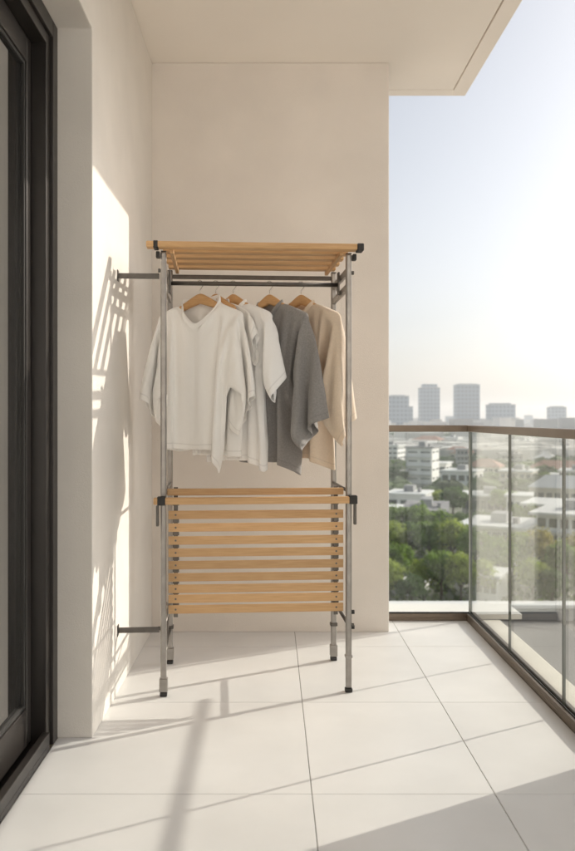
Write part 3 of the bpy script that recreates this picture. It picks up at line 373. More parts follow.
[-420,25,-1,-25,20,-24,14,-24,13,-24,14,-24,13,-23,13,-24,13,-23,11,-22,10,-21,8,-17,-3,-17,6,-21,3,-9,189,-2,-5,-10,-11,-10,-11,-11,-10,-13,-12,-18,-20,-14,-21,192,-1,-6,-11,-10,-11,-11,-11,-10,-13,-16,-20,-16,-19,-24,204,-1,-8,-10,-11,-10,-11,-11,-11,-14,-21,-20,-20,-17,-23,213,-2,-8,-11,-10,-11,-11,-10,-13,-19,-21,-21,-19,-20,-20,220,-2,-9,-10,-11,-10,-11,-11,-18,-21,-21,-20,-18,-22,-19,228,-3,-9,-11,-10,-10,-11,-16,-21,-21,-20,-18,-21,-21,-20,237,-3,-11,-10,-10,-11,-13,-20,-21,-20,-19,-21,-21,-20,-19,243,-3,-11,-10,-10,-12,-19,-21,-20,-20,-21,-20,-20,-18,-21,250,-3,-11,-10,-11,-16,-21,-20,-20,-22,-20,-22,-21,-21,-23,266,-5,-10,-10,-14,-21,-20,-20,-22,-21,-23,-22,-24,-20,-23,279,-5,-10,-11,-20,-20,-21,-22,-22,-22,-24,-23,-23,-19,-23,289,-5,-9,-15,-21,-19,-21,-21,-22,-22,-22,-22,-22,-18,-22,284,-6,-10,-21,-19,-21,-22,-23,-22,-22,-22,-22,-22,-22,-24,-23,-7,-17,-7,-18,-4,-20,-4,-20,-5,-20,-4,-20,-4,-21,-4,-20,-4,-20,-4,-21,-3,-21,-4,598,-7,-19,-20,-21,-22,-23,-22,-22,-23,-23,-23,-24,-24,-25,-24,-25,-24,-24,-25,-25,-24,-25,-24,-25,-24,-25,603,2,-23,-22,-23,-22,-23,-23,-24,-24,-25,-23,-25,-25,-24,-25,-25,-24,-25,-24,-25,-25,-24,-25,-25,-24,-25,610,2,-22,-22,-24,-23,-25,-24,-25,-24,-25,-24,-25,-25,-25,-25,-24,-25,-25,-25,-25,-24,-25,-25,-25,-25,-25,620,1,-23,-24,-25,-24,-25,-25,-25,-25,-25,-25,-24,-26,-24,-26,-24,-25,-25,-25,-25,-25,-25,-25,-25,-25,-25,630,-4,-25,-25,-25,-25,-26,-25,-25,-25,-25,-25,-25,-26,-25,-25,-25,-25,-25,-25,-25,-25,-25,-25,-25,-25,-25,641,-19,-17,-26,-25,-25,-26,-25,-25,-25,-26,-25,-25,-25,-26,-25,-25,-25,-25,-26,-25,-25,-25,-25,-26,-25,-25,607,-19,-18,-22,-24,-24,-23,-24,-24,-24,-24,-23,-24,-24,-24,-24,-24,-24,-23,-24,-24,-24,-24,-24,-23,-24,-24,580,-22,-21,-20,-23,-22,-22,-23,-22,-23,-22,-23,-22,-23,-22,-23,-22,-23,-22,-23,-22,-23,-22,-23,-22,-23,-22,548,-19,-21,-21,-22,-21,-21,-21,-21,-21,-22,-21,-21,-21,-21,-22,-21,-21,-21,-21,-21,-21,-22,-21,-21,-21,-21,517,-20,-20,-20,-20,-20,-20,-20,-20,-20,-20,-20,-20,-20,-19,-20,-20,-20,-20,-20,-20,-19,-20,-20,-20,-20,-19,544,-15,-21,-21,-21,-22,-21,-21,-21,-21,-22,-21,-21,-21,-21,-22,-21,-21,-21,-21,-22,-21,-21,-21,-21,-21,-21,569,-10,-20,-22,-23,-22,-22,-23,-23,-22,-22,-23,-23,-22,-23,-22,-23,-22,-22,-23,-22,-23,-22,-23,-22,-23,-22,608,-19,-23,-19,-24,-23,-24,-24,-24,-24,-23,-24,-24,-24,-24,-24,-23,-24,-24,-24,-24,-24,-23,-24,-24,-24,-24,643,-17,-22,-25,-25,-25,-26,-25,-25,-25,-25,-26,-25,-25,-25,-26,-25,-25,-25,-26,-25,-25,-25,-25,-26,-25,-25,634,-8,-25,-25,-25,-26,-25,-26,-25,-26,-25,-26,-25,-26,-25,-26,-25,-26,-25,-26,-25,-26,-25,-26,-25,-26,-25,633,-7,-26,-21,-25,-25,-25,-25,-26,-26,-26,-26,-26,-25,-26,-26,-26,-26,-26,-26,-26,-26,-26,-25,-26,-26,-26,635,-4,-25,-25,-25,-26,-25,-25,-25,-23,-26,-26,-26,-26,-27,-26,-26,-27,-26,-26,-27,-26,-26,-27,-26,-26,-26,639,-5,-25,-23,-21,-23,-26,-26,-27,-26,-27,-27,-26,-27,-27,-27,-27,-26,-27,-27,-27,-27,-27,-26,-27,-27,-27,642,10,-26,-24,-26,-26,-26,-27,-26,-25,-26,-27,-27,-27,-28,-27,-28,-27,-28,-27,-28,-27,-27,-28,-27,-27,-28,630,9,-15,-22,-21,-25,-27,-26,-27,-26,-27,-26,-26,-27,-26,-28,-28,-28,-28,-28,-28,-28,-29,-27,-28,-27,-27,627,6,-14,-21,-21,-22,-25,-26,-26,-28,-27,-27,-27,-26,-25,-28,-28,-28,-28,-29,-28,-28,-28,-28,-27,-26,-28,621,5,-11,-13,-20,-18,-18,-20,-21,-23,-23,-24,-23,-24,-13,224,3,-10,-13,-15,-20,-17,-19,-19,-21,-22,-23,-24,-23,-13,212,4,-10,-13,-13,-17,-18,-19,-19,-18,-21,-21,-23,-24,-12,199,4,-8,-12,-14,-14,-18,-18,-19,-18,-18,-19,-21,-22,-14,187,4,-7,-12,-14,-13,-15,-18,-19,-18,-19,-18,-18,-18,-10,171,4,-6,-12,-13,-14,-13,-17,-18,-19,-18,-18,-18,-19,-13,170,4,-4,-13,-13,-14,-13,-14,-17,-19,-19,-18,-18,-18,-16,167,4,-2,-13,-12,-14,-14,-13,-15,-18,-19,-18,-18,-19,-18,165,4,-2,-12,-12,-14,-13,-13,-14,-17,-18,-18,-19,-18,-19,161,3,0,-12,-12,-13,-14,-13,-13,-15,-17,-19,-18,-18,-19,156,3,0,-10,-13,-13,-14,-13,-13,-13,-16,-18,-18,-18,-20,152,2,2,-10,-13,-13,-13,-14,-13,-13,-14,-16,-18,-18,-20,146,2,2,-8,-12,-13,-14,-13,-14,-13,-13,-14,-18,-18,-19,184,-25,16,-24,14,-24,15,-25,15,-24,14,-23,12,-24,13,-24,11,-21,4,-19,0,-19,0,-17,1,-19,197,-9,-10,-10,-9,-10,-11,-12,-16,-18,-19,-19,-14,181,-9,-10,-10,-10,-10,-11,-14,-18,-19,-18,-18,-15,186,-10,-9,-10,-10,-10,-13,-17,-18,-19,-18,-16,-21,195,-10,-9,-10,-10,-12,-15,-17,-19,-19,-21,-20,-16,201,-9,-9,-10,-11,-13,-17,-18,-19,-22,-21,-21,-14,208,-9,-9,-10,-12,-16,-17,-20,-22,-21,-20,-20,-15,216,-10,-9,-11,-15,-16,-20,-21,-21,-20,-20,-20,-11,218,-9,-11,-12,-15,-21,-21,-20,-20,-20,-20,-20,-17,230,-9,-12,-14,-19,-21,-20,-20,-20,-21,-21,-23,-24,248,-10,-12,-18,-21,-20,-20,-20,-22,-22,-24,-24,-24,261,-11,-15,-21,-20,-20,-21,-22,-23,-24,-24,-23,-22,270,-11,-19,-19,-20,-20,-21,-22,-23,-23,-22,-23,-21,267,-16,-19,-20,-21,-23,-22,-23,-23,-23,-23,-21,-23,-16,-24,-25,-25,-24,-25,-24,-24,-25,-24,-25,-24,-24,590,-22,-21,-23,-23,-23,-23,-23,-23,-23,-24,-21,-21,-24,-25,-25,-24,-25,-25,-24,-25,-24,-25,-25,-24,-24,597,-21,-24,-23,-24,-22,-21,-22,-24,-22,-23,-24,-25,-25,-24,-25,-25,-24,-24,-25,-25,-24,-25,-25,-24,-24,607,-24,-24,-23,-23,-20,-23,-24,-24,-25,-25,-24,-25,-25,-24,-25,-25,-24,-25,-25,-25,-24,-25,-24,-24,-24,613,-24,-24,-22,-23,-25,-24,-25,-24,-25,-24,-25,-24,-25,-25,-25,-25,-24,-25,-25,-24,-25,-25,-24,-25,-24,621,-25,-24,-24,-25,-24,-25,-25,-25,-25,-25,-25,-24,-25,-25,-25,-25,-24,-25,-24,-25,-25,-24,-25,-24,-25,626,-26,-25,-25,-25,-25,-25,-25,-25,-25,-25,-24,-25,-25,-25,-24,-25,-25,-24,-25,-25,-25,-24,-25,-25,-25,636,-25,-24,-24,-24,-25,-24,-24,-25,-24,-24,-24,-25,-24,-24,-24,-25,-24,-24,-24,-25,-24,-24,-25,-24,-24,-24,630,-24,-23,-24,-24,-25,-24,-24,-24,-24,-24,-24,-24,-24,-25,-24,-24,-24,-24,-24,-24,-24,-25,-24,-24,-24,-24,627,-24,-22,-23,-24,-24,-25,-24,-24,-24,-24,-24,-24,-24,-24,-24,-24,-24,-24,-24,-24,-24,-25,-24,-24,-24,-24,624,-25,-20,-22,-23,-24,-24,-24,-25,-24,-24,-24,-24,-24,-24,-24,-24,-24,-24,-24,-24,-24,-24,-24,-25,-24,-24,623,-25,-24,-22,-23,-19,-24,-24,-24,-24,-24,-24,-24,-24,-24,-25,-24,-24,-24,-24,-24,-25,-24,-24,-24,-24,-25,624,-23,-25,-23,-18,-23,-24,-24,-25,-24,-24,-24,-25,-24,-25,-24,-25,-24,-25,-24,-25,-24,-25,-24,-25,-24,-25,632,-14,-18,-35,-24,-24,-24,-25,-24,-25,-24,-25,-25,-24,-25,-24,-25,-25,-24,-25,-25,-24,-25,-25,-24,-25,-25,629,-27,-41,-14,-24,-25,-24,-25,-25,-24,-25,-25,-25,-25,-25,-25,-25,-25,-25,-25,-26,-25,-25,-24,-24,-26,592,-32,2,-23,-25,-25,-25,-25,-25,-24,-26,-24,-25,-25,-25,-25,-25,-25,-26,-24,-25,-25,-26,-24,-24,-24,576,2,-16,-24,-25,-26,-25,-26,-25,-25,-25,-26,-25,-25,-26,-25,-25,-26,-25,-26,-25,-25,-26,-25,-25,-26,586,-2,-13,-22,-26,-26,-25,-26,-26,-26,-26,-26,-26,-26,-25,-26,-26,-25,-26,-26,-26,-26,-26,-25,-26,-26,606,-12,-25,-14,-24,-26,-26,-26,-26,-27,-26,-26,-27,-26,-26,-27,-26,-26,-27,-26,-26,-27,-26,-26,-26,-26,607,-16,-15,-25,-13,-25,-27,-26,-27,-26,-27,-27,-27,-26,-27,-27,-27,-27,-27,-27,-27,-27,-27,-26,-27,-27,614,-23,-13,-18,-24,-13,-26,-27,-28,-26,-27,-28,-27,-27,-28,-27,-28,-27,-28,-27,-28,-27,-27,-28,-27,-27,615,-19,-20,-15,-21,-16,-21,-25,-28,-27,-27,-27,-28,251,-12,-18,-18,-13,-18,-14,-15,-17,-24,-24,-25,-19,193,-10,-14,-17,-18,-15,-16,-15,-15,-16,-23,-25,-19,179,-10,-12,-15,-15,-20,-15,-16,-15,-16,-14,-22,-20,165,-9,-11,-13,-13,-19,-19,-15,-16,-15,-15,-15,-18,154,-9,-9,-14,-13,-14,-18,-20,-15,-15,-16,-15,-15,149,-9,-8,-13,-13,-13,-16,-19,-19,-15,-15,-15,-15,145,-8,-8,-11,-14,-13,-14,-17,-18,-19,-14,-15,-16,143,-9,-7,-10,-13,-14,-12,-16,-17,-19,-17,-15,-15,140,-9,-8,-9,-11,-14,-13,-14,-16,-18,-18,-16,-16,138,-10,-7,-8,-11,-13,-14,-12,-15,-18,-18,-18,-15,134,-9,-8,-7,-11,-12,-13,-13,-13,-17,-17,-19,-16,131,-9,-8,-8,-9,-12,-13,-13,-13,-13,-18,-17,-18,127,-9,-8,-8,-8,-12,-12,-14,-9,-14,-18,-17,-16]],
[[-322,-6,-18,0,14,-12,10,6,5,-20,29,-22,3,4,-7,-10,30,-11,-12,2,12,11,9,-9,-18,7,21,-22,6,13,9,-5,-19,8,0,21,-19,10,9,2,-19,6,-7,4,19,-10,13,4,-20,6,-4,9,6,-13,2,7,-6,6,-4,5,-4,4,-3,4,-3,4,-3,4,-3,4,-3,4,-4,5,-4,5,-4,5,-4,5,-4,5,-4,5,-4,5,-4,5,-4,5,-3,4,-9,10,-19,1,4,5,4,5,-2,1,1,1,2,1,1,2,1,1,1,1,1,0,0,1,0,-1,0,0,-4,-14,5,6,4,4,5,4,0,0,-1,-1,-1,-2,-1,-1,-2,-2,-2,-2,-1,-1,-1,-1,-1,-1,-1,-1,28,-20,10,-5,-1,-1,0,0,0,0,1,0,0,0,1,0,0,0,0,0,0,0,0,0,0,1,0,0,32,-13,-9,8,2,1,1,0,0,0,0,-1,0,-1,0,-1,-1,-1,-1,-1,-1,-1,-1,-1,-1,0,-1,-1,29,-6,-6,3,-1,-1,0,-1,-1,-1,0,-1,-1,0,-1,-1,0,-1,0,0,0,1,0,0,1,0,0,0,29,0,1,1,0,-1,-1,0,-1,0,-1,-1,0,-1,-1,0,-1,-1,-1,-1,0,-1,0,-1,0,-1,-1,0,42,-2,0,-1,-1,-1,-1,-1,-1,0,-1,-1,0,0,-1,0,-1,0,-1,0,-1,0,-1,0,-1,0,-1,-1,46,-2,-3,0,-3,-1,-1,0,-1,0,-1,0,-1,0,-1,0,0,-1,0,-1,0,-1,-1,0,-1,0,-1,-1,52,-4,-4,-4,0,-4,0,0,-1,-1,-1,0,-1,0,0,-1,0,0,0,-1,0,-1,0,-1,-1,0,-1,-1,30,6,4,-3,0,-1,-3,-4,0,-1,0,0,0,0,0,0,0,0,0,0,-1,0,0,0,-1,0,0,-1,23,9,2,-7,-2,-2,-1,-1,-1,-1,-1,-1,-2,0,-2,0,-2,-1,-1,-1,-1,-2,-1,-3,-1,-2,-1,0,50,3,0,-8,-8,-6,-6,-6,-6,-3,-2,-2,-2,-1,-1,0,0,0,0,0,0,0,0,0,1,0,1,0,64,4,2,-8,-6,-6,-7,-5,-5,-5,-3,-2,0,0,0,0,0,-1,0,1,0,0,0,0,0,0,1,0,59,-1,3,-2,-5,-6,-6,-5,-6,-3,-5,-6,7,0,0,0,-1,0,0,0,1,0,0,0,0,0,0,0,45,-8,4,-6,-3,4,-2,-7,6,-18,-1,5,4,1,1,1,0,0,0,0,0,0,-1,0,-1,0,-1,-1,35,-17,0,6,-3,-7,7,1,2,23,-18,-8,1,9,-6,-5,-1,12,9,3,-15,4,-2,8,-4,-8,14,-4,21,-13,-14,10,-2,5,-10,16,-336,0,15,-12,24,-17,27,-19,23,-12,-6,12,-13,-5,-6,17,15,3,-18,8,3,-15,17,8,-15,10,0,9,-17,16,-12,10,3,1,11,-15,-2,10,0,1,9,10,0,0,0,0,0,-1,1,1,1,1,1,1,1,1,2,1,1,1,1,2,-24,2,2,6,0,3,3,2,2,3,3,3,3,1,1,2,1,1,1,0,1,1,1,0,1,1,0,-24,-2,9,5,2,1,1,0,0,0,0,0,-1,0,-1,0,-1,-1,0,-2,0,0,0,0,1,1,0,8,-6,-2,-2,-1,-1,-2,0,-1,-1,-1,-1,-1,0,-1,0,0,-1,0,0,0,0,0,1,0,0,0,38,-4,-3,-2,-3,-2,-1,-1,-1,-1,0,0,0,0,0,1,0,0,1,0,0,1,0,0,1,0,0,29,-1,-3,-3,-1,-1,0,0,-1,0,0,0,1,0,0,1,0,1,0,0,0,0,1,0,1,0,0,1,23,-1,0,-3,-3,0,0,1,0,0,1,0,1,0,1,0,0,1,0,1,0,1,0,0,1,0,0,1,17,-2,-3,0,3,0,0,0,1,0,1,1,0,1,0,1,0,1,0,1,0,0,1,0,1,0,0,1,11,-2,0,1,2,1,1,1,0,1,0,0,1,0,1,0,1,1,0,1,0,1,0,1,0,1,0,1,5,5,-1,1,1,1,1,0,1,0,1,1,0,1,0,1,0,1,1,0,1,1,0,1,0,1,0,0,1,4,2,3,1,1,1,1,0,1,0,1,0,0,1,0,0,1,0,0,1,0,1,0,1,0,0,0,1,-3,-3,-3,-3,-3,-4,-1,-2,-1,-1,-1,0,-1,0,0,0,0,1,0,1,1,1,2,3,-5,38,2,2,-3,-4,-4,-3,-1,-1,-2,-2,-2,-2,-2,-2,-3,-3,-2,-3,-3,-3,-3,-1,-2,-1,-2,23,45,3,-4,-4,-5,5,1,-2,-4,-2,-3,-3,-2,-3,-2,-2,-2,-2,-2,-2,-2,-2,0,-1,-2,-2,-4,63,3,-1,-5,-5,-7,-2,-4,14,0,-1,-1,-2,-2,-2,-2,-3,-2,-2,-3,-2,-2,-4,-3,-3,-2,-3,55,3,-7,4,-2,-4,-5,7,16,-7,-6,6,1,-4,12,-12,18,-8,-9,4,6,19,-13,-9,18,-4,-9,7,8,7,-10,-9,18,-1,-4],
[117,-2,-14,17,-27,10,9,-9,10,1,13,6,-12,16,-25,19,-11,16,-21,-21,12,-1,13,-11,-6,-7,10,6,-18,6,13,-12,-4,-4,-13,12,14,-12,12,-10,1,-7,-12,-12,15,19,0,-11,1,-8,-12,1,-3,-12,0,25,-25,26,-26,26,-26,27,-27,27,-26,26,-26,27,-27,27,-26,26,-26,26,-26,26,-26,26,-26,26,-26,26,-26,26,-26,26,-26,26,-26,26,-26,26,8,-5,-4,-10,-9,-5,-5,-5,12,2,1,1,0,0,0,-1,-1,-1,-2,-2,-3,-2,-2,-3,-2,-3,-2,-2,48,-13,-4,2,-3,-3,-4,-5,-3,-2,-2,-2,-2,-2,-2,-1,-2,-2,-2,-2,-2,-2,-2,-2,-2,-2,-2,-2,52,-12,-3,-4,-4,-4,-3,-3,-3,-2,-3,-3,-2,-2,-3,-2,-2,-2,-2,-1,-2,-1,-2,-2,-1,-2,-1,-2,57,1,-25,6,0,0,0,0,0,0,-1,0,-1,-1,0,-1,-1,-1,0,-1,-1,-1,-1,-1,-1,-1,-1,-1,12,-3,-23,8,-2,-1,0,-1,0,-1,0,-1,0,-1,-1,0,-1,-1,-1,0,-1,0,-1,-1,0,-1,-1,0,26,-21,7,-6,0,0,0,1,0,1,0,0,0,1,0,1,1,2,2,1,1,1,0,1,0,0,1,0,-19,6,3,2,2,1,1,1,0,1,0,1,0,0,0,0,0,0,0,0,-1,0,0,0,-1,0,-1,0,-27,9,-1,7,-1,2,2,1,2,2,1,1,1,1,1,1,0,1,0,0,0,1,0,0,0,-1,0,0,-46,19,-1,-2,8,-4,7,2,1,1,1,1,1,1,2,1,2,1,2,1,1,1,0,1,0,0,0,0,-63,9,16,1,2,1,-1,-2,2,1,2,1,2,2,2,2,2,2,2,2,1,2,2,2,1,2,1,2,-77,19,5,-1,0,1,0,0,1,1,1,1,1,1,2,1,2,1,2,1,2,2,1,2,1,2,1,2,-61,12,6,-4,-4,-1,0,0,2,2,1,2,1,2,1,1,1,1,1,1,1,1,2,1,1,2,2,1,-49,12,9,-4,4,3,5,1,-7,-8,0,1,4,4,4,6,1,5,-2,1,1,2,-1,-1,0,0,0,0,-54,8,9,7,7,6,4,4,-3,-12,7,9,-7,3,3,2,7,0,1,0,-1,0,0,0,1,0,1,1,-76,6,9,6,8,7,8,3,14,12,6,-6,-2,1,0,1,1,2,1,1,1,2,1,2,2,2,2,2,-105,-1,9,9,8,4,9,9,13,-71,-8,6,10,8,7,6,10,10,-45,-24,-2,10,8,9,8,5,11,-29,-14,-8,-10,9,7,10,4,11,271,-4,20,4,-17,-3,14,2,-13,15,-9,-1,-12,18,-17,14,-2,-12,2,-6,-10,10,8,-9,-4,-2,-12,-4,17,1,-8,0,-10,-11,-2,25,-11,0,-11,-10,-6,-4,1,1,2,2,2,6,1,1,0,0,0,0,0,0,0,0,-1,-1,0,-1,18,-1,-15,-4,10,2,1,0,0,0,0,-1,-1,-2,-1,-2,-1,-2,-1,-2,-2,-1,-2,-2,-2,-1,-2,22,-6,4,-1,-3,-2,-3,-2,-2,-3,-2,-2,-2,-1,-2,-1,-2,-1,-1,-1,-1,-2,-1,-2,-2,-1,-2,31,-9,-3,-2,-2,-2,-2,-2,-2,-2,-2,-2,-1,-2,-1,-2,-1,-2,-2,-1,-2,-1,-2,-1,-2,-1,-2,35,-7,-3,-3,-3,-3,-2,-2,-2,-1,-2,0,-1,-1,-1,0,-1,0,-1,-1,-1,-1,0,-1,-2,-1,-2,23,-2,-6,-4,-1,-2,0,-1,-1,-1,0,0,0,0,-1,0,0,0,0,-1,-1,-1,-1,-1,-1,0,-1,0,9,-2,0,-3,-6,-1,0,1,1,0,1,1,1,0,0,0,0,0,0,0,0,0,0,1,-1,0,0,0,-10,-2,-3,0,4,0,-2,1,1,1,1,1,2,1,2,1,1,1,1,0,0,1,0,0,0,0,0,0,-28,-2,2,1,2,4,0,1,1,1,0,1,0,1,2,1,1,2,1,2,1,1,1,0,1,0,1,2,-44,9,2,0,3,0,2,1,1,1,1,1,2,1,1,1,2,1,2,1,2,1,1,1,1,1,1,1,-53,10,2,3,3,2,2,1,1,1,0,1,1,0,1,1,1,1,0,1,1,2,1,1,1,1,0,-54,7,-1,1,2,2,2,3,2,2,2,2,1,2,2,1,1,2,1,1,0,1,0,1,0,-2,6,-54,8,11,8,6,3,2,-5,-2,-2,-2,-1,-1,-1,0,-1,0,0,0,0,0,1,1,2,1,2,8,-52,10,6,6,6,10,9,9,2,0,-1,0,-1,0,-1,-1,-1,0,-1,-1,-2,-2,-5,-2,-2,-1,0,-52,9,9,5,5,4,8,9,7,4,2,2,1,2,1,1,1,1,1,0,1,0,0,0,-1,-1,-1,-89,9,7,8,8,6,6,-60,7,7,7,8,9,7,-50,1,3,5,4,9,9,-38,-2,5,1,11,-6,9,-31,17,-11,3,4,13,-16],
[-158,24,-12,-20,2,-20,5,-23,0,-16,-3,-12,-4,-20,-3,-13,-2,-16,181,-14,-18,-23,-19,-21,-16,-23,-14,169,-16,-21,-19,-22,-16,-23,-21,-13,172,-18,-19,-22,-14,-23,-19,-21,-10,167,-21,-22,-14,-22,-21,-23,-23,-17,-24,-4,-21,-3,-21,-3,-21,-3,-22,-3,-21,-3,-21,-3,-21,-3,-22,-2,-22,-2,-22,-2,-23,-1,-23,-1,-23,-1,-24,-1,-23,-1,-23,-1,-24,0,-24,0,643,-23,-14,-23,-22,-24,-23,-24,-22,-25,-24,-25,-24,-25,-25,-24,-25,-24,-25,-24,-25,-25,-24,-25,-24,-25,-24,-24,659,-18,-25,-24,-24,-24,-24,-24,-25,-25,-24,-25,-25,-24,-25,-25,-24,-25,-25,-24,-25,-25,-25,-24,-25,-25,-25,-24,662,-12,-25,-25,-24,-25,-25,-25,-25,-25,-25,-25,-25,-25,-25,-25,-25,-25,-25,-25,-25,-25,-25,-25,-25,-25,-25,-25,667,-20,-17,-25,-26,-25,-25,-26,-25,-25,-26,-25,-25,-26,-25,-25,-25,-25,-26,-25,-25,-25,-25,-26,-25,-25,-25,-25,637,-22,-13,-24,-24,-24,-24,-24,-24,-24,-24,-24,-24,-24,-25,-24,-24,-24,-24,-24,-24,-24,-24,-24,-24,-25,-24,-24,599,-6,-19,-23,-23,-23,-23,-23,-23,-23,-23,-23,-23,-23,-23,-23,-23,-22,-23,-23,-23,-23,-23,-23,-23,-23,-23,-23,590,-22,-22,-22,-22,-22,-22,-22,-21,-22,-22,-22,-22,-22,-22,-22,-21,-22,-22,-22,-22,-22,-22,-21,-22,-22,-22,-22,614,-20,-23,-21,-23,-23,-23,-22,-23,-23,-23,-23,-23,-23,-23,-23,-23,-23,-23,-23,-23,-23,-23,-23,-23,-23,-22,-23,628,-8,-24,-24,-22,-23,-23,-24,-24,-24,-24,-24,-24,-24,-24,-24,-24,-24,-25,-24,-24,-24,-24,-24,-24,-24,-24,-24,670,-19,-24,-26,-25,-25,-25,-24,-25,-26,-25,-25,-25,-25,-25,-25,-25,-25,-25,-26,-25,-25,-25,-25,-25,-25,-26,-25,665,-16,-26,-25,-25,-25,-25,-25,-25,-25,-25,-25,-25,-25,-25,-25,-25,-24,-26,-24,-26,-24,-25,-25,-25,-25,-25,-25,658,-22,-23,-24,-23,-24,-24,-24,-24,-25,-25,-25,-24,-25,-25,-25,-25,-25,-24,-25,-25,-25,-25,-24,-25,-25,-25,-25,649,-23,-22,-24,-23,-24,-23,-24,-23,-23,-24,-25,-24,-24,-24,-24,-25,-24,-24,-25,-25,-24,-25,-24,-25,-24,-25,-25,637,-23,-23,-23,-23,-23,-23,-23,-24,-21,-23,-21,-23,-24,-24,-24,-24,-24,-24,-25,-24,-24,-25,-24,-24,-25,-24,-24,621,-22,-23,-22,-23,-23,-23,-22,-21,-11,-23,-23,-24,-24,-24,-24,-24,-24,-24,-24,-24,-24,-24,-25,-24,-24,-24,-24,603,-20,-23,-23,-24,-23,-22,-23,-24,162,-15,-23,-24,-22,-23,-24,-23,-21,150,-8,-20,-23,-24,-22,-23,-23,-20,138,-4,-19,-19,-21,-24,-23,-22,-18,147,-25,13,-22,5,-19,-1,-17,-5,-17,0,-22,1,-18,150,-13,-20,-22,-17,-23,-23,141,-16,-22,-19,-23,-22,-22,146,-18,-20,-22,-21,-22,-21,145,-22,-22,-21,-23,-21,-22,-25,-24,-24,-24,-25,-23,-25,-24,-24,-25,-24,-24,-25,-24,-24,-25,-24,-24,-25,-24,630,-24,-20,-23,-23,-24,-25,-24,-24,-25,-24,-25,-24,-25,-24,-25,-24,-25,-24,-25,-24,-25,-24,-25,-24,-25,-24,642,-25,-23,-24,-25,-24,-25,-25,-24,-25,-25,-25,-24,-25,-25,-25,-24,-25,-25,-25,-25,-24,-25,-25,-25,-25,-24,651,-25,-24,-25,-25,-25,-25,-25,-25,-25,-25,-25,-25,-26,-25,-25,-25,-25,-25,-25,-25,-25,-25,-25,-25,-25,-25,655,-25,-25,-26,-24,-25,-26,-25,-25,-25,-25,-26,-25,-25,-25,-26,-25,-25,-25,-25,-26,-25,-25,-25,-25,-25,-25,665,-26,-23,-25,-25,-24,-25,-24,-25,-25,-24,-25,-25,-24,-25,-25,-24,-25,-25,-24,-25,-24,-25,-25,-24,-25,-25,-24,660,-24,-25,-24,-24,-24,-25,-24,-25,-24,-25,-24,-25,-24,-25,-24,-25,-24,-25,-24,-24,-25,-25,-24,-24,-25,-24,-25,660,-25,-24,-25,-24,-24,-24,-25,-24,-25,-24,-24,-25,-24,-25,-24,-25,-24,-25,-24,-24,-25,-24,-25,-24,-25,-24,-25,661,-24,-25,-24,-24,-25,-24,-25,-24,-24,-25,-25,-24,-25,-24,-25,-24,-24,-25,-24,-25,-24,-25,-24,-25,-24,-25,-24,665,-23,-26,-25,-24,-25,-25,-24,-25,-24,-25,-25,-24,-25,-25,-24,-25,-25,-24,-25,-24,-25,-25,-24,-25,-25,-24,-25,655,-24,-26,-25,-25,-25,-25,-26,-25,-25,-26,-25,-25,-26,-25,-25,-25,-25,-26,-25,-25,-25,-25,-25,-25,-26,-25,650,-25,-26,-24,-25,-25,-25,-25,-25,-25,-25,-25,-25,-25,-25,-25,-25,-25,-25,-25,-26,-25,-25,-25,-25,-25,-24,635,-23,-22,-24,-24,-24,-25,-24,-25,-25,-24,-25,-25,-25,-24,-25,-25,-25,-24,-25,-25,-24,-25,-25,-25,-25,-6,606,-23,-24,-23,-23,-22,-23,-23,-25,-24,-24,-25,-25,-24,-24,-25,-25,-24,-24,-25,-25,-24,-24,-24,-25,-24,-25,612,-23,-23,-23,-23,-23,-23,-22,-18,-25,-24,-24,-24,-25,-24,-24,-24,-24,-25,-24,-24,-24,-25,-24,-24,-24,-24,598,-22,-22,-22,-23,-23,-23,115,-18,-24,-23,-23,-23,-23,117,-22,-17,-24,-23,-23,-22,114,-22,-23,-16,-22,-22,-22,104,-17,-20,-23,-17,-22,-18]],
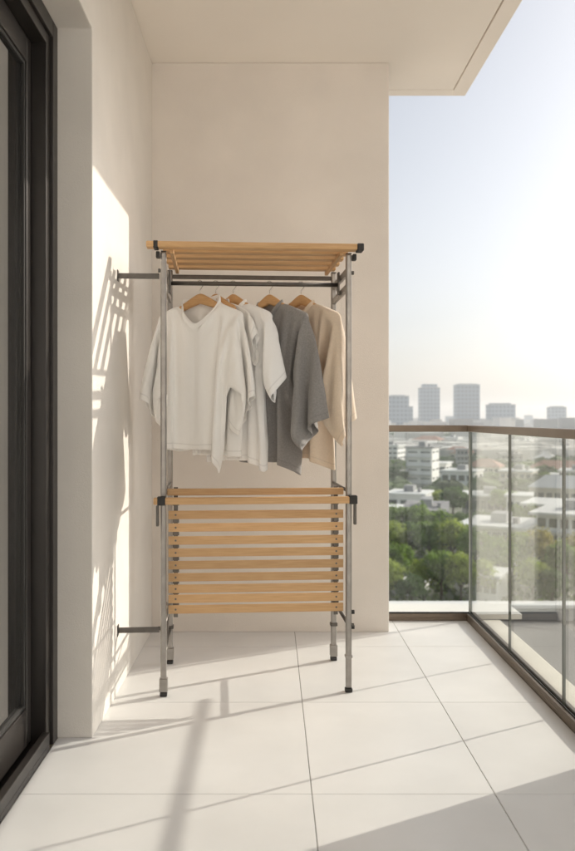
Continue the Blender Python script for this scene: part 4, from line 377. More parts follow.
[[-311,7,-2,3,18,-19,6,8,-20,7,-9,-4,18,-11,19,-15,9,7,8,-18,13,-3,17,-18,24,-22,-10,-3,15,-16,-8,13,2,7,9,-3,15,12,11,-48,-2,6,-18,14,1,14,-9,10,13,13,13,11,-60,4,-16,6,15,5,-13,16,13,3,2,13,23,-65,-9,0,14,4,-14,17,13,4,0,15,-5,10,-45,-8,11,5,-16,15,16,4,-1,16,2,-4,16,-52,-2,9,-17,13,17,-2,7,14,0,1,4,20,-59,6,-18,11,16,-2,11,9,0,2,6,7,22,-57,-20,9,10,1,13,2,6,7,7,11,-4,22,-72,-1,5,9,14,3,10,9,7,7,6,-4,-1,0,8,-9,9,-10,10,-10,11,-12,13,-14,15,-15,16,-18,20,-22,23,-21,22,-21,23,-22,23,-21,22,-21,23,-22,24,-22,23,-68,-16,15,12,11,7,3,0,0,-1,-3,-8,-1,-1,-1,0,-1,0,0,0,0,2,1,1,1,1,1,2,1,-8,-15,14,9,2,-1,-12,-2,-2,-2,-2,1,1,1,1,1,1,2,2,1,2,2,1,2,2,2,2,2,2,1,-15,4,8,-8,-2,0,1,1,1,1,2,1,2,1,2,2,2,1,2,2,2,1,2,2,2,2,2,2,-4,-16,1,0,1,2,2,1,2,1,2,2,1,2,1,2,2,2,2,2,2,1,2,2,2,2,2,2,2,-11,-16,7,1,1,1,1,2,1,2,2,1,2,2,2,2,2,2,1,2,2,2,2,2,2,2,2,2,2,-18,-10,-5,6,3,4,2,2,3,1,2,2,2,1,1,1,1,0,1,1,0,0,0,0,0,1,0,1,0,-10,-1,-5,2,1,1,0,1,1,0,1,1,1,1,1,1,2,1,1,2,1,2,1,2,2,1,2,2,1,-13,3,5,1,1,0,1,1,0,1,1,1,0,2,0,2,1,1,1,2,1,2,1,1,2,1,1,1,0,-5,2,0,1,0,1,1,1,1,1,0,2,1,1,1,1,1,1,1,1,2,1,1,1,1,1,1,1,0,-11,4,0,2,3,1,1,2,1,0,0,0,0,0,0,1,0,0,0,0,0,0,0,0,0,0,0,0,0,-1,3,7,3,3,2,2,2,1,1,0,1,0,0,0,0,0,1,0,0,0,0,0,0,0,0,0,0,0,2,-12,3,5,1,2,3,4,2,3,2,0,1,0,1,0,1,1,0,1,1,1,0,1,0,1,0,0,0,-4,-13,3,7,1,-1,-1,-1,0,-1,-1,-1,0,-1,-1,0,-1,-1,0,-1,0,-1,0,0,0,0,1,0,0,31,-14,-1,10,4,2,0,0,-1,-1,-1,-2,-2,-1,-2,-1,-2,-2,-1,-2,-2,-2,-1,-2,-1,-1,0,-1,-1,47,-15,3,-11,4,10,5,3,2,0,1,-1,-1,-2,-1,-2,-2,-2,-1,-2,-1,-2,-2,-1,-2,-1,-1,-1,-1,42,-18,3,-4,-8,-3,-4,-4,-1,1,0,1,2,4,6,3,2,2,1,2,1,1,0,0,-1,-1,0,-2,0,35,-13,-23,14,1,-4,-4,-4,-5,-5,-5,-6,-6,0,1,1,2,2,2,2,2,2,2,3,4,5,-4,2,0,54,-17,-24,5,-5,6,4,1,-8,-8,-8,-7,3,3,1,0,1,0,0,0,0,0,0,-1,0,-1,-1,-1,0,55,-3,-21,-17,5,-3,5,6,9,-4,-9,-14,17,1,1,0,0,1,0,0,0,0,0,-1,0,-1,-1,-1,0,48,-13,-14,-17,-14,0,1,6,6,12,7,-25,14,42,-3,-17,-14,-17,-14,0,3,8,7,11,-24,12,51,3,-10,-17,-15,-16,-15,-1,6,11,9,-19,17,50,-5,9,-15,-17,-16,-14,-16,0,5,12,-10,22,47,-8,14,-4,-16,-16,-17,-13,-16,0,3,7,24,44,-7,2,17,-13,-16,-17,-16,-12,-14,6,8,23,42,0,-11,22,-2,-15,-17,-16,-15,-13,-4,12,22,40,3,-17,22,9,-14,-14,-17,-14,-15,-9,10,22,38,5,-21,11,23,-8,-14,-14,-12,-14,-17,8,22,-366,-9,24,-5,-4,1,-11,-1,14,-14,24,-4,13,-6,-11,13,-25,6,5,-21,32,-21,7,10,-12,-2,19,7,-14,-4,9,11,10,-27,5,-12,12,10,-10,11,-1,9,12,-11,-19,0,-5,16,-5,12,-3,12,10,-18,16,-29,-9,15,3,10,-5,13,8,-16,12,-3,-23,-4,12,13,-7,13,5,-14,10,8,8,-39,10,7,-4,13,2,-12,10,7,5,13,-49,11,3,12,0,-10,9,7,5,12,13,-70,19,14,-2,-4,7,5,7,8,9,17,-67,18,-2,1,7,7,8,9,9,9,8,3,1,0,1,1,0,2,1,1,1,1,1,0,1,0,0,-2,-71,19,-6,10,9,7,7,8,7,7,9,10,-1,-1,-1,-1,-4,-2,-3,-3,-4,-2,-3,-3,-3,-3,-4,-2,-27,1,7,7,7,8,13,7,5,0,-1,-3,-2,-3,-3,-4,-4,-3,-3,-3,-3,-2,-3,-3,-3,-3,-4,-1,13,6,8,7,6,3,0,-2,-8,-4,-3,-3,-2,-3,-2,-2,0,-1,0,1,1,0,2,1,1,1,1,2,8,0,8,-8,-3,-1,-2,-1,1,0,1,1,2,1,1,2,1,1,2,1,1,1,1,2,1,1,1,1,2,-5,-2,0,2,1,2,1,1,1,1,0,1,0,1,0,0,0,0,2,0,0,1,0,1,0,1,1,8,-3,2,1,1,0,0,0,1,0,0,1,0,1,1,1,0,1,1,1,0,1,0,1,1,2,0,0,1,-1,6,1,0,0,1,0,0,1,1,1,1,1,1,1,1,1,1,1,1,0,1,0,1,0,1,0,0,-3,-1,-3,0,0,0,0,1,0,0,0,1,0,0,1,0,1,0,1,0,1,0,1,1,1,1,1,2,2,8,-1,-2,0,0,0,0,0,0,0,1,0,0,0,0,0,0,1,0,0,1,1,0,1,0,0,1,0,1,15,0,1,-1,0,0,0,1,0,0,0,0,0,0,0,0,0,-1,0,0,0,0,0,1,0,0,1,0,0,17,4,0,0,1,0,0,1,0,0,0,0,0,0,0,0,0,0,-1,0,0,-1,0,-1,0,-1,0,-1,0,17,-4,1,1,2,2,2,2,1,1,1,1,1,0,1,0,0,0,0,0,-1,0,-1,0,-1,0,-1,0,11,-4,-2,-2,0,-1,0,0,0,0,1,0,0,1,1,0,1,1,1,3,2,2,1,1,2,0,1,1,11,-2,-1,-1,-1,0,-1,-1,0,-1,-1,-2,-1,-2,-1,-2,-2,-1,-1,-1,-1,0,0,0,0,1,0,0,40,4,0,-1,-2,-1,-2,-1,-2,-1,-1,-1,-1,-1,-1,-1,-1,-1,-1,-1,-1,-1,-1,-2,0,-1,0,-1,41,-10,-2,-1,0,12,2,0,0,-1,0,-1,-1,-1,-2,-1,-1,-1,-1,-1,-1,-1,-1,-1,-1,0,0,-1,37,-18,3,3,-10,-6,-6,-5,-2,-1,3,2,6,3,2,3,2,2,2,2,2,1,1,1,-1,0,-1,0,17,-9,-16,1,16,-4,-5,-11,-10,-10,-9,0,2,2,3,2,3,2,3,3,3,3,7,1,-1,0,-1,-1,7,12,-7,-14,5,17,0,-1,-10,-11,-9,25,-15,11,2,-13,2,18,3,-8,6,-5,4,-15,-11,16,5,-14,4,18,4,-1,-5,3,-7,-19,-4,16,8,-15,6,18,2,-3,0,-1,-14,-19,1,16,12,-14,7,17,-1,-1,-4,-1,-19,-17,5,17,17,-13,7,14,-3,-5,4,-12,-15,-18,9,18,19,-9,14,-2,-2,-7,10,-16,-18,-16,13,18,16,5,0,-1,-6,18,-14,-17,-15,-13,21,9,17,5,-4,1,22,-10,-17,-18,-12,-4,22,-2],
[240,-8,-22,9,-19,-6,-10,9,-26,11,-30,14,-27,10,-27,7,9,-15,17,-4,25,-11,19,2,23,4,28,-22,-15,-13,-19,-11,-20,14,-12,22,4,16,19,28,-23,-19,-12,-8,-21,-1,-13,19,2,14,13,20,19,-21,-15,-17,-8,-17,-11,4,13,18,19,13,-7,19,-19,-20,-9,-17,-11,-3,12,18,19,10,-11,-7,25,-20,-13,-17,-9,-7,7,18,19,4,-10,-11,-2,29,-20,-15,-8,-10,2,18,18,-3,-10,-10,-10,2,32,-17,-8,-13,-3,18,15,-9,-9,-10,-9,-9,5,35,-6,-14,-13,18,11,-10,-9,-8,-6,-3,-14,8,45,-17,-18,16,5,-9,-4,-4,-7,-8,-9,-15,-1,2,25,-24,25,-24,25,-23,24,-23,24,-23,23,-21,21,-19,19,-15,14,-16,15,-16,14,-15,14,-16,14,-15,14,-15,13,-15,14,39,-17,-1,2,-3,-5,-10,-8,-7,-6,-4,9,-1,-1,-1,-1,-1,-2,-1,-1,-1,-1,-1,-1,-2,-1,-1,-1,-1,53,-17,1,-2,-7,-7,-3,-5,-5,-4,-5,-2,-2,-2,-1,-2,-1,-1,-2,-1,-1,-1,-1,-1,-1,-1,-1,-1,-1,62,-18,-6,-2,-8,-6,-4,-3,-3,-2,-1,-1,-1,-1,0,-1,0,-1,-1,-1,-1,-1,0,-1,0,-1,0,0,2,46,-17,-9,-6,-4,-2,-1,-2,-1,-1,-1,-1,-1,0,0,-1,0,0,0,0,0,1,0,0,1,-1,0,1,0,29,-17,3,0,0,0,-1,-1,-2,-1,-1,-2,-2,-2,-1,0,-1,0,0,-1,0,0,1,0,0,1,1,1,0,9,-9,-11,5,2,3,1,2,1,1,1,1,1,1,1,1,1,1,1,2,1,1,1,2,1,1,1,1,1,-42,-3,-9,3,1,2,0,1,1,1,0,1,1,1,1,1,1,1,2,1,2,1,2,2,2,2,1,2,2,-43,1,11,1,1,1,0,0,0,0,1,0,1,0,1,0,1,1,1,1,2,1,2,1,1,1,0,1,-1,-33,4,1,1,0,0,1,0,2,0,1,1,1,0,1,1,1,0,1,1,1,0,1,0,1,0,1,0,0,-43,8,1,3,4,1,2,2,1,-1,-1,-1,0,-1,0,0,0,-1,0,0,0,0,1,0,0,0,0,0,0,-42,7,11,6,4,3,3,2,2,1,1,1,2,0,1,1,0,1,0,0,0,-1,0,0,0,0,-1,-1,-3,-41,-12,6,7,3,4,3,4,2,3,2,2,1,1,1,1,1,1,2,1,1,1,1,1,1,1,1,2,1,-59,-14,6,9,3,0,1,2,2,2,2,2,1,2,1,2,1,2,2,1,2,2,1,2,2,1,1,2,1,-57,-16,4,11,6,5,2,3,1,2,2,-2,0,1,0,1,1,0,1,1,1,0,2,0,2,1,1,2,1,-49,-16,10,-3,6,6,5,5,5,4,4,4,5,3,2,1,1,1,0,0,0,0,-1,-2,-4,1,1,0,1,-54,-21,12,9,-10,5,8,11,7,5,4,2,1,-1,-1,1,1,2,1,2,3,2,2,3,3,2,1,2,1,-73,-6,-11,14,13,10,9,-6,-1,0,1,0,2,1,2,2,2,2,1,2,1,1,2,1,1,1,2,1,2,-62,-4,-17,12,12,12,13,14,6,4,3,2,-9,-8,-3,-1,-2,-1,-1,0,-1,0,0,0,1,1,1,2,1,-33,-26,4,-10,12,13,13,13,12,10,0,-7,12,-1,-1,-2,-1,-1,0,-1,-1,-1,0,0,1,1,1,2,1,-39,-17,-16,1,-14,13,13,12,13,9,13,-5,18,-33,-23,-11,-15,2,-12,13,13,11,13,10,5,19,-19,-24,-20,-8,-12,3,-10,13,13,10,12,12,16,0,-24,-22,-14,-9,-10,4,-7,15,13,9,16,13,20,-22,-20,-23,-11,-10,-8,6,-2,14,15,14,10,42,-23,-24,-17,-16,-11,-8,-11,7,4,14,14,12,62,-25,-21,-10,-22,-13,-9,-10,-14,6,12,14,12,82,-25,-15,-11,-21,-15,-14,-8,-15,-12,9,14,12,103,-24,-12,-21,-5,-19,-14,-15,-17,-13,-8,14,12,441,6,-22,10,-31,9,-29,10,-26,4,13,-13,30,-12,24,-4,22,-11,11,2,0,5,-6,-19,-19,-22,2,19,13,21,11,-4,-7,-3,-21,-19,-15,18,18,12,20,-8,-4,-14,4,-22,-21,7,21,10,20,-3,-6,-5,-7,-5,-21,-12,20,12,20,-2,-9,-5,-4,-17,7,-21,13,12,19,-3,-10,-6,-6,-7,-8,7,-13,20,19,-4,-11,-7,-7,-8,-9,-4,6,17,21,-6,-12,-9,-7,-8,-10,-4,-5,40,11,-5,-11,-10,-8,-9,-8,-8,-6,2,35,13,-11,-11,-8,-8,-7,-7,-7,-6,-6,15,0,0,-1,-2,-2,-1,-1,-2,-3,-2,-3,-3,-4,-3,-4,-5,67,8,-13,0,-1,-2,-3,-4,-3,-5,-6,-7,-4,-4,-4,-3,-5,-4,-3,-2,-2,-2,-2,-1,-1,0,3,-2,68,-11,-8,-3,-2,-2,3,-4,-6,-8,-7,-3,-2,-2,-2,1,2,0,-1,-1,-1,-2,-2,-2,-2,-3,-4,-4,60,-1,-2,-4,-8,-9,-6,-4,1,-2,-2,-3,-3,-3,-3,-4,-3,-2,-3,-2,-3,-2,-1,-1,-1,-1,1,1,54,-6,-2,-6,-6,-5,-5,-6,-4,-3,-3,-2,-2,-2,-1,-1,0,0,0,0,0,0,1,0,0,1,0,0,37,-10,-6,-5,-3,-2,-1,-1,0,0,0,1,0,1,1,1,1,1,1,0,2,0,1,1,1,0,1,0,-2,-7,3,2,2,1,2,1,0,1,1,1,0,1,0,0,1,-1,1,1,0,1,0,1,0,-1,1,2,-34,0,3,1,1,1,2,1,2,1,2,1,2,1,2,2,1,2,2,1,2,2,1,2,2,1,2,2,2,-60,-1,-3,1,1,2,1,1,1,2,1,1,2,1,2,1,2,1,2,2,1,2,1,2,2,2,2,2,2,-53,0,-2,1,1,1,2,1,1,1,1,1,1,2,1,1,1,2,1,1,2,2,1,2,1,1,1,2,1,-48,2,4,-2,1,1,2,1,2,1,1,1,1,1,0,1,1,1,0,1,1,1,1,1,2,1,1,1,1,-46,8,1,2,2,2,2,1,2,1,1,1,1,2,0,1,1,0,1,0,-1,0,0,0,0,0,0,0,0,-42,0,2,2,3,3,3,3,2,3,3,2,2,3,2,2,2,2,1,1,1,1,0,1,0,0,0,1,-59,-3,0,0,2,2,2,2,3,2,3,2,3,2,2,2,2,2,2,2,1,2,2,1,2,2,2,2,-60,4,6,4,0,-2,0,0,0,0,0,1,0,1,1,1,0,2,1,2,2,2,2,2,2,2,2,3,-53,13,8,7,7,2,2,0,2,0,1,0,0,-1,0,-1,-2,-2,-1,-2,-2,-1,0,0,1,1,1,2,-51,6,8,7,7,8,5,4,3,4,3,3,1,1,0,0,0,-1,-1,-1,-2,-2,-2,-3,-4,4,2,1,-66,2,12,12,-4,6,8,8,5,4,0,0,-3,0,0,0,1,0,1,1,1,2,1,1,1,1,1,1,-73,15,-10,13,4,10,10,-3,-1,2,3,2,0,1,0,1,0,0,0,0,0,0,-2,1,1,1,1,1,-46,-5,14,-14,13,0,12,12,9,6,1,-66,7,0,13,-16,12,-2,12,9,16,12,-58,-18,9,2,11,-13,12,-3,13,13,13,-37,-23,-8,12,0,10,-11,11,1,13,13,-14,-24,-19,-1,12,0,7,-8,11,3,14,9,-24,-25,-10,3,11,-1,3,-5,11,9,30,-23,-25,-20,9,-7,9,-2,-4,3,8,55,-24,-24,-23,6,-3,-10,7,0,-14,9,79,-25,-24,-17,-12,2,-16,-1,-2,6,-13,104,-24,-25,-11,-17,-5,-11,-19,6,-10,0],
[-277,23,-12,-23,12,-16,1,-22,8,-22,6,-21,4,-20,4,-19,1,-19,-1,-17,4,-22,4,-17,10,-10,209,-11,-14,-13,-16,-18,-14,-19,-21,-12,-20,-16,-14,210,-11,-15,-13,-19,-14,-20,-20,-13,-21,-16,-16,-14,215,-14,-12,-17,-19,-18,-17,-19,-17,-17,-17,-16,-12,217,-13,-15,-19,-18,-17,-19,-18,-16,-16,-17,-22,-24,235,-13,-18,-18,-17,-18,-19,-16,-16,-19,-23,-22,-21,242,-16,-18,-17,-18,-19,-16,-16,-21,-23,-23,-23,-17,247,-17,-16,-19,-19,-16,-17,-22,-23,-23,-22,-23,-15,247,-11,-18,-18,-16,-18,-22,-22,-22,-23,-22,-19,-13,252,-22,-17,-16,-20,-22,-22,-23,-22,-22,-22,-19,-25,-24,-1,-24,0,-24,0,-25,0,-24,0,-25,0,-24,0,-24,0,-24,-1,-24,0,-24,0,-25,0,-24,0,-25,1,-25,0,-24,0,653,-8,-24,-21,-22,-23,-22,-23,-23,-24,-24,-22,-25,-24,-25,-24,-25,-25,-24,-25,-24,-25,-24,-25,-24,-25,-24,-25,-25,664,-9,-21,-24,-23,-24,-21,-24,-24,-24,-25,-24,-25,-24,-25,-25,-24,-25,-25,-24,-25,-25,-24,-25,-25,-24,-25,-24,-25,673,-10,-24,-23,-22,-24,-24,-25,-24,-25,-25,-25,-24,-25,-25,-25,-24,-25,-25,-25,-24,-25,-25,-24,-25,-25,-24,-25,-25,681,-11,-23,-24,-25,-25,-25,-24,-25,-25,-25,-25,-25,-25,-25,-24,-25,-25,-25,-25,-25,-24,-25,-25,-25,-25,-24,-25,-25,690,-15,-25,-25,-25,-25,-25,-25,-25,-25,-25,-25,-25,-25,-25,-24,-25,-25,-25,-25,-25,-25,-25,-25,-24,-25,-25,-25,-25,694,-19,-25,-25,-24,-25,-25,-25,-25,-25,-25,-25,-25,-25,-25,-25,-25,-25,-25,-25,-25,-25,-25,-25,-25,-25,-25,-25,-25,676,-24,-24,-25,-24,-24,-24,-24,-24,-25,-24,-24,-24,-25,-24,-24,-24,-24,-25,-24,-24,-24,-24,-24,-24,-24,-24,-24,-24,650,-23,-20,-24,-23,-23,-24,-23,-23,-24,-23,-23,-24,-23,-23,-24,-23,-23,-24,-23,-23,-24,-23,-23,-23,-24,-23,-23,-23,630,-23,-22,-23,-22,-23,-23,-22,-22,-23,-22,-23,-22,-23,-22,-23,-22,-23,-22,-23,-22,-22,-23,-22,-23,-22,-23,-22,-23,651,-22,-23,-23,-23,-24,-23,-23,-23,-23,-24,-23,-23,-24,-23,-23,-24,-23,-23,-24,-23,-24,-23,-23,-24,-23,-23,-24,-23,673,-25,-20,-24,-23,-24,-24,-25,-24,-24,-24,-24,-25,-24,-24,-24,-25,-24,-24,-24,-24,-25,-24,-24,-24,-24,-25,-24,-24,692,-19,-25,-24,-25,-25,-24,-25,-25,-25,-25,-25,-25,-25,-25,-25,-25,-25,-25,-25,-25,-25,-25,-25,-25,-25,-25,-24,-26,686,-17,-25,-23,-25,-24,-25,-25,-25,-25,-25,-25,-25,-25,-25,-25,-24,-26,-24,-25,-25,-25,-25,-25,-25,-25,-25,-25,-25,677,-13,-25,-21,-24,-25,-25,-25,-25,-25,-25,-25,-25,-25,-25,-25,-25,-25,-25,-25,-25,-25,-25,-25,-25,-25,-25,-25,-25,673,-12,-23,-23,-24,-23,-23,-25,-25,-25,-25,-25,-25,-25,-25,-25,-25,-25,-26,-25,-25,-25,-25,-25,-25,-25,-25,-26,-25,669,-7,-25,-24,-22,-25,-23,-23,-24,-25,-25,-25,-25,-25,-25,-25,-25,-25,-26,-25,-25,-25,-25,-26,-25,-25,-25,-26,-25,666,-12,-20,-20,-21,-23,-24,-25,-25,-25,-25,-24,-25,-25,-26,-25,-26,-25,-25,-26,-25,-25,-26,-25,-25,-25,-25,-26,-25,658,-20,-7,-24,-22,-22,-21,-22,-24,-24,-24,-25,-23,-24,-26,-26,-25,-26,-25,-26,-26,-25,-26,-26,-25,-26,-26,-25,-26,643,-9,-16,-17,-23,-22,-22,-21,-21,-23,-23,-23,-17,-26,-26,-26,-26,-26,-25,-26,-26,-26,-26,-26,-26,-26,-25,-26,-26,635,-13,-14,-19,-15,-22,-21,-21,-21,-19,-20,1,-14,174,-10,-15,-15,-18,-16,-22,-21,-20,-21,-20,-4,-14,172,-8,-12,-17,-15,-19,-17,-21,-20,-20,-21,-10,-12,167,-8,-8,-15,-16,-16,-20,-17,-21,-20,-20,-16,-9,161,-7,-8,-10,-16,-16,-16,-21,-19,-20,-20,-20,-6,155,-8,-6,-9,-14,-16,-16,-16,-21,-20,-20,-18,-8,147,-5,-9,-7,-12,-15,-17,-15,-15,-21,-21,-17,-10,139,-5,-8,-7,-10,-14,-16,-16,-14,-16,-22,-17,-9,129,-4,-8,-6,-8,-15,-15,-15,-14,-15,-16,-19,-10,179,-23,10,-22,11,-23,12,-23,9,-21,5,-21,6,-21,7,-22,9,-22,0,-14,-9,-12,187,-13,-10,-13,-16,-15,-16,-13,-21,-22,-22,183,-12,-10,-17,-15,-15,-19,-15,-22,-22,-17,187,-12,-13,-17,-13,-20,-15,-21,-22,-16,-18,189,-11,-17,-14,-19,-15,-21,-22,-19,-22,-18,200,-13,-17,-17,-15,-21,-22,-20,-22,-22,-22,214,-20,-14,-14,-22,-22,-20,-22,-23,-22,-21,217,-15,-14,-21,-22,-22,-22,-22,-23,-21,-22,223,-11,-20,-22,-21,-22,-22,-22,-22,-22,-17,211,-5,-23,-22,-22,-22,-22,-22,-22,-22,-22,-19,-24,-25,-24,-25,-24,-24,-25,-24,-24,-25,-24,-24,-25,-24,-24,-24,633,-16,-21,-22,-23,-24,-23,-23,-23,-24,-22,-21,-25,-24,-24,-24,-24,-24,-25,-24,-24,-25,-24,-24,-25,-24,-24,-25,650,-24,-23,-23,-24,-23,-21,-23,-24,-23,-24,-24,-24,-25,-24,-25,-24,-24,-25,-24,-25,-24,-25,-24,-25,-24,-24,-24,656,-24,-24,-23,-23,-23,-23,-25,-23,-24,-25,-25,-24,-25,-24,-25,-24,-25,-25,-24,-25,-25,-24,-25,-25,-25,-25,-24,666,-25,-24,-22,-25,-24,-24,-24,-25,-25,-24,-25,-25,-25,-25,-25,-25,-25,-25,-24,-25,-25,-25,-25,-24,-25,-25,-25,674,-25,-24,-25,-25,-25,-25,-25,-25,-25,-25,-25,-25,-25,-25,-25,-25,-25,-25,-25,-25,-25,-25,-24,-25,-25,-25,-25,678,-27,-25,-25,-25,-25,-25,-25,-25,-25,-25,-25,-25,-25,-25,-26,-24,-26,-24,-25,-25,-25,-25,-25,-25,-25,-25,-25,685,-26,-23,-25,-24,-25,-24,-25,-24,-24,-25,-24,-25,-24,-24,-25,-24,-25,-24,-25,-24,-25,-24,-24,-25,-24,-25,-24,-24,678,-24,-24,-24,-25,-24,-24,-25,-24,-24,-25,-24,-24,-25,-24,-24,-24,-25,-24,-25,-24,-24,-24,-25,-24,-24,-24,-25,-24,679,-25,-24,-24,-24,-25,-24,-24,-25,-24,-24,-24,-25,-24,-24,-25,-24,-24,-24,-25,-24,-24,-24,-25,-24,-24,-24,-25,-24,680,-24,-24,-25,-24,-24,-24,-25,-24,-24,-25,-24,-24,-25,-24,-24,-25,-24,-24,-25,-24,-24,-25,-24,-24,-25,-24,-24,-25,684,-22,-26,-24,-25,-24,-25,-24,-24,-25,-24,-25,-24,-25,-24,-25,-24,-25,-24,-25,-24,-25,-24,-25,-24,-24,-25,-25,-24,675,-26,-25,-25,-25,-25,-25,-24,-25,-25,-25,-25,-25,-25,-25,-25,-25,-25,-25,-25,-25,-25,-25,-25,-25,-25,-25,-25,671,-25,-25,-25,-25,-25,-25,-25,-25,-25,-25,-25,-25,-25,-25,-25,-24,-25,-25,-25,-25,-25,-25,-24,-25,-25,-25,-25,668,-25,-24,-25,-25,-25,-25,-25,-25,-25,-26,-25,-25,-25,-25,-25,-25,-25,-25,-25,-25,-25,-25,-25,-25,-25,-25,-25,666,-21,-25,-24,-24,-25,-25,-25,-26,-25,-25,-25,-25,-26,-25,-25,-25,-25,-25,-25,-26,-25,-25,-25,-25,-25,-25,-26,664,-23,-24,-24,-24,-21,-25,-25,-25,-25,-25,-25,-26,-25,-25,-26,-25,-25,-26,-25,-25,-26,-25,-25,-25,-25,-25,-25,661,-23,-23,-23,-22,-24,-24,-23,-25,-26,-25,-25,-25,-25,-26,-25,-25,-26,-25,-25,-26,-25,-26,-25,-26,-25,-26,-25,646,-21,-17,-23,-19,-24,-23,-23,-23,-24,-24,-25,-26,-25,-26,-25,-26,-26,-25,-25,-26,-25,-25,-26,-25,-26,-26,-25,636,-22,-20,-16,-22,-20,-23,-23,-22,-23,-24,199,-18,-22,-22,-14,-22,-17,-23,-21,-19,-21,175,-10,-20,-20,-22,-17,-21,-17,-21,-21,-21,165,-6,-14,-21,-20,-22,-17,-22,-17,-21,-21,157,-6,-9,-17,-22,-19,-21,-18,-22,-17,-21,147,-6,-6,-13,-18,-22,-18,-18,-21,-22,-19,138,-6,-5,-9,-17,-17,-22,-17,-16,-23,-19,126,-5,-6,-2,-19,-17,-17,-20,-17,-13,-22,114,-6,-5,2,-17,-18,-12,-21,-13,-23,-13,101,-6,-4,5,-15,-18,-14,-10,-24,-4,-25]],
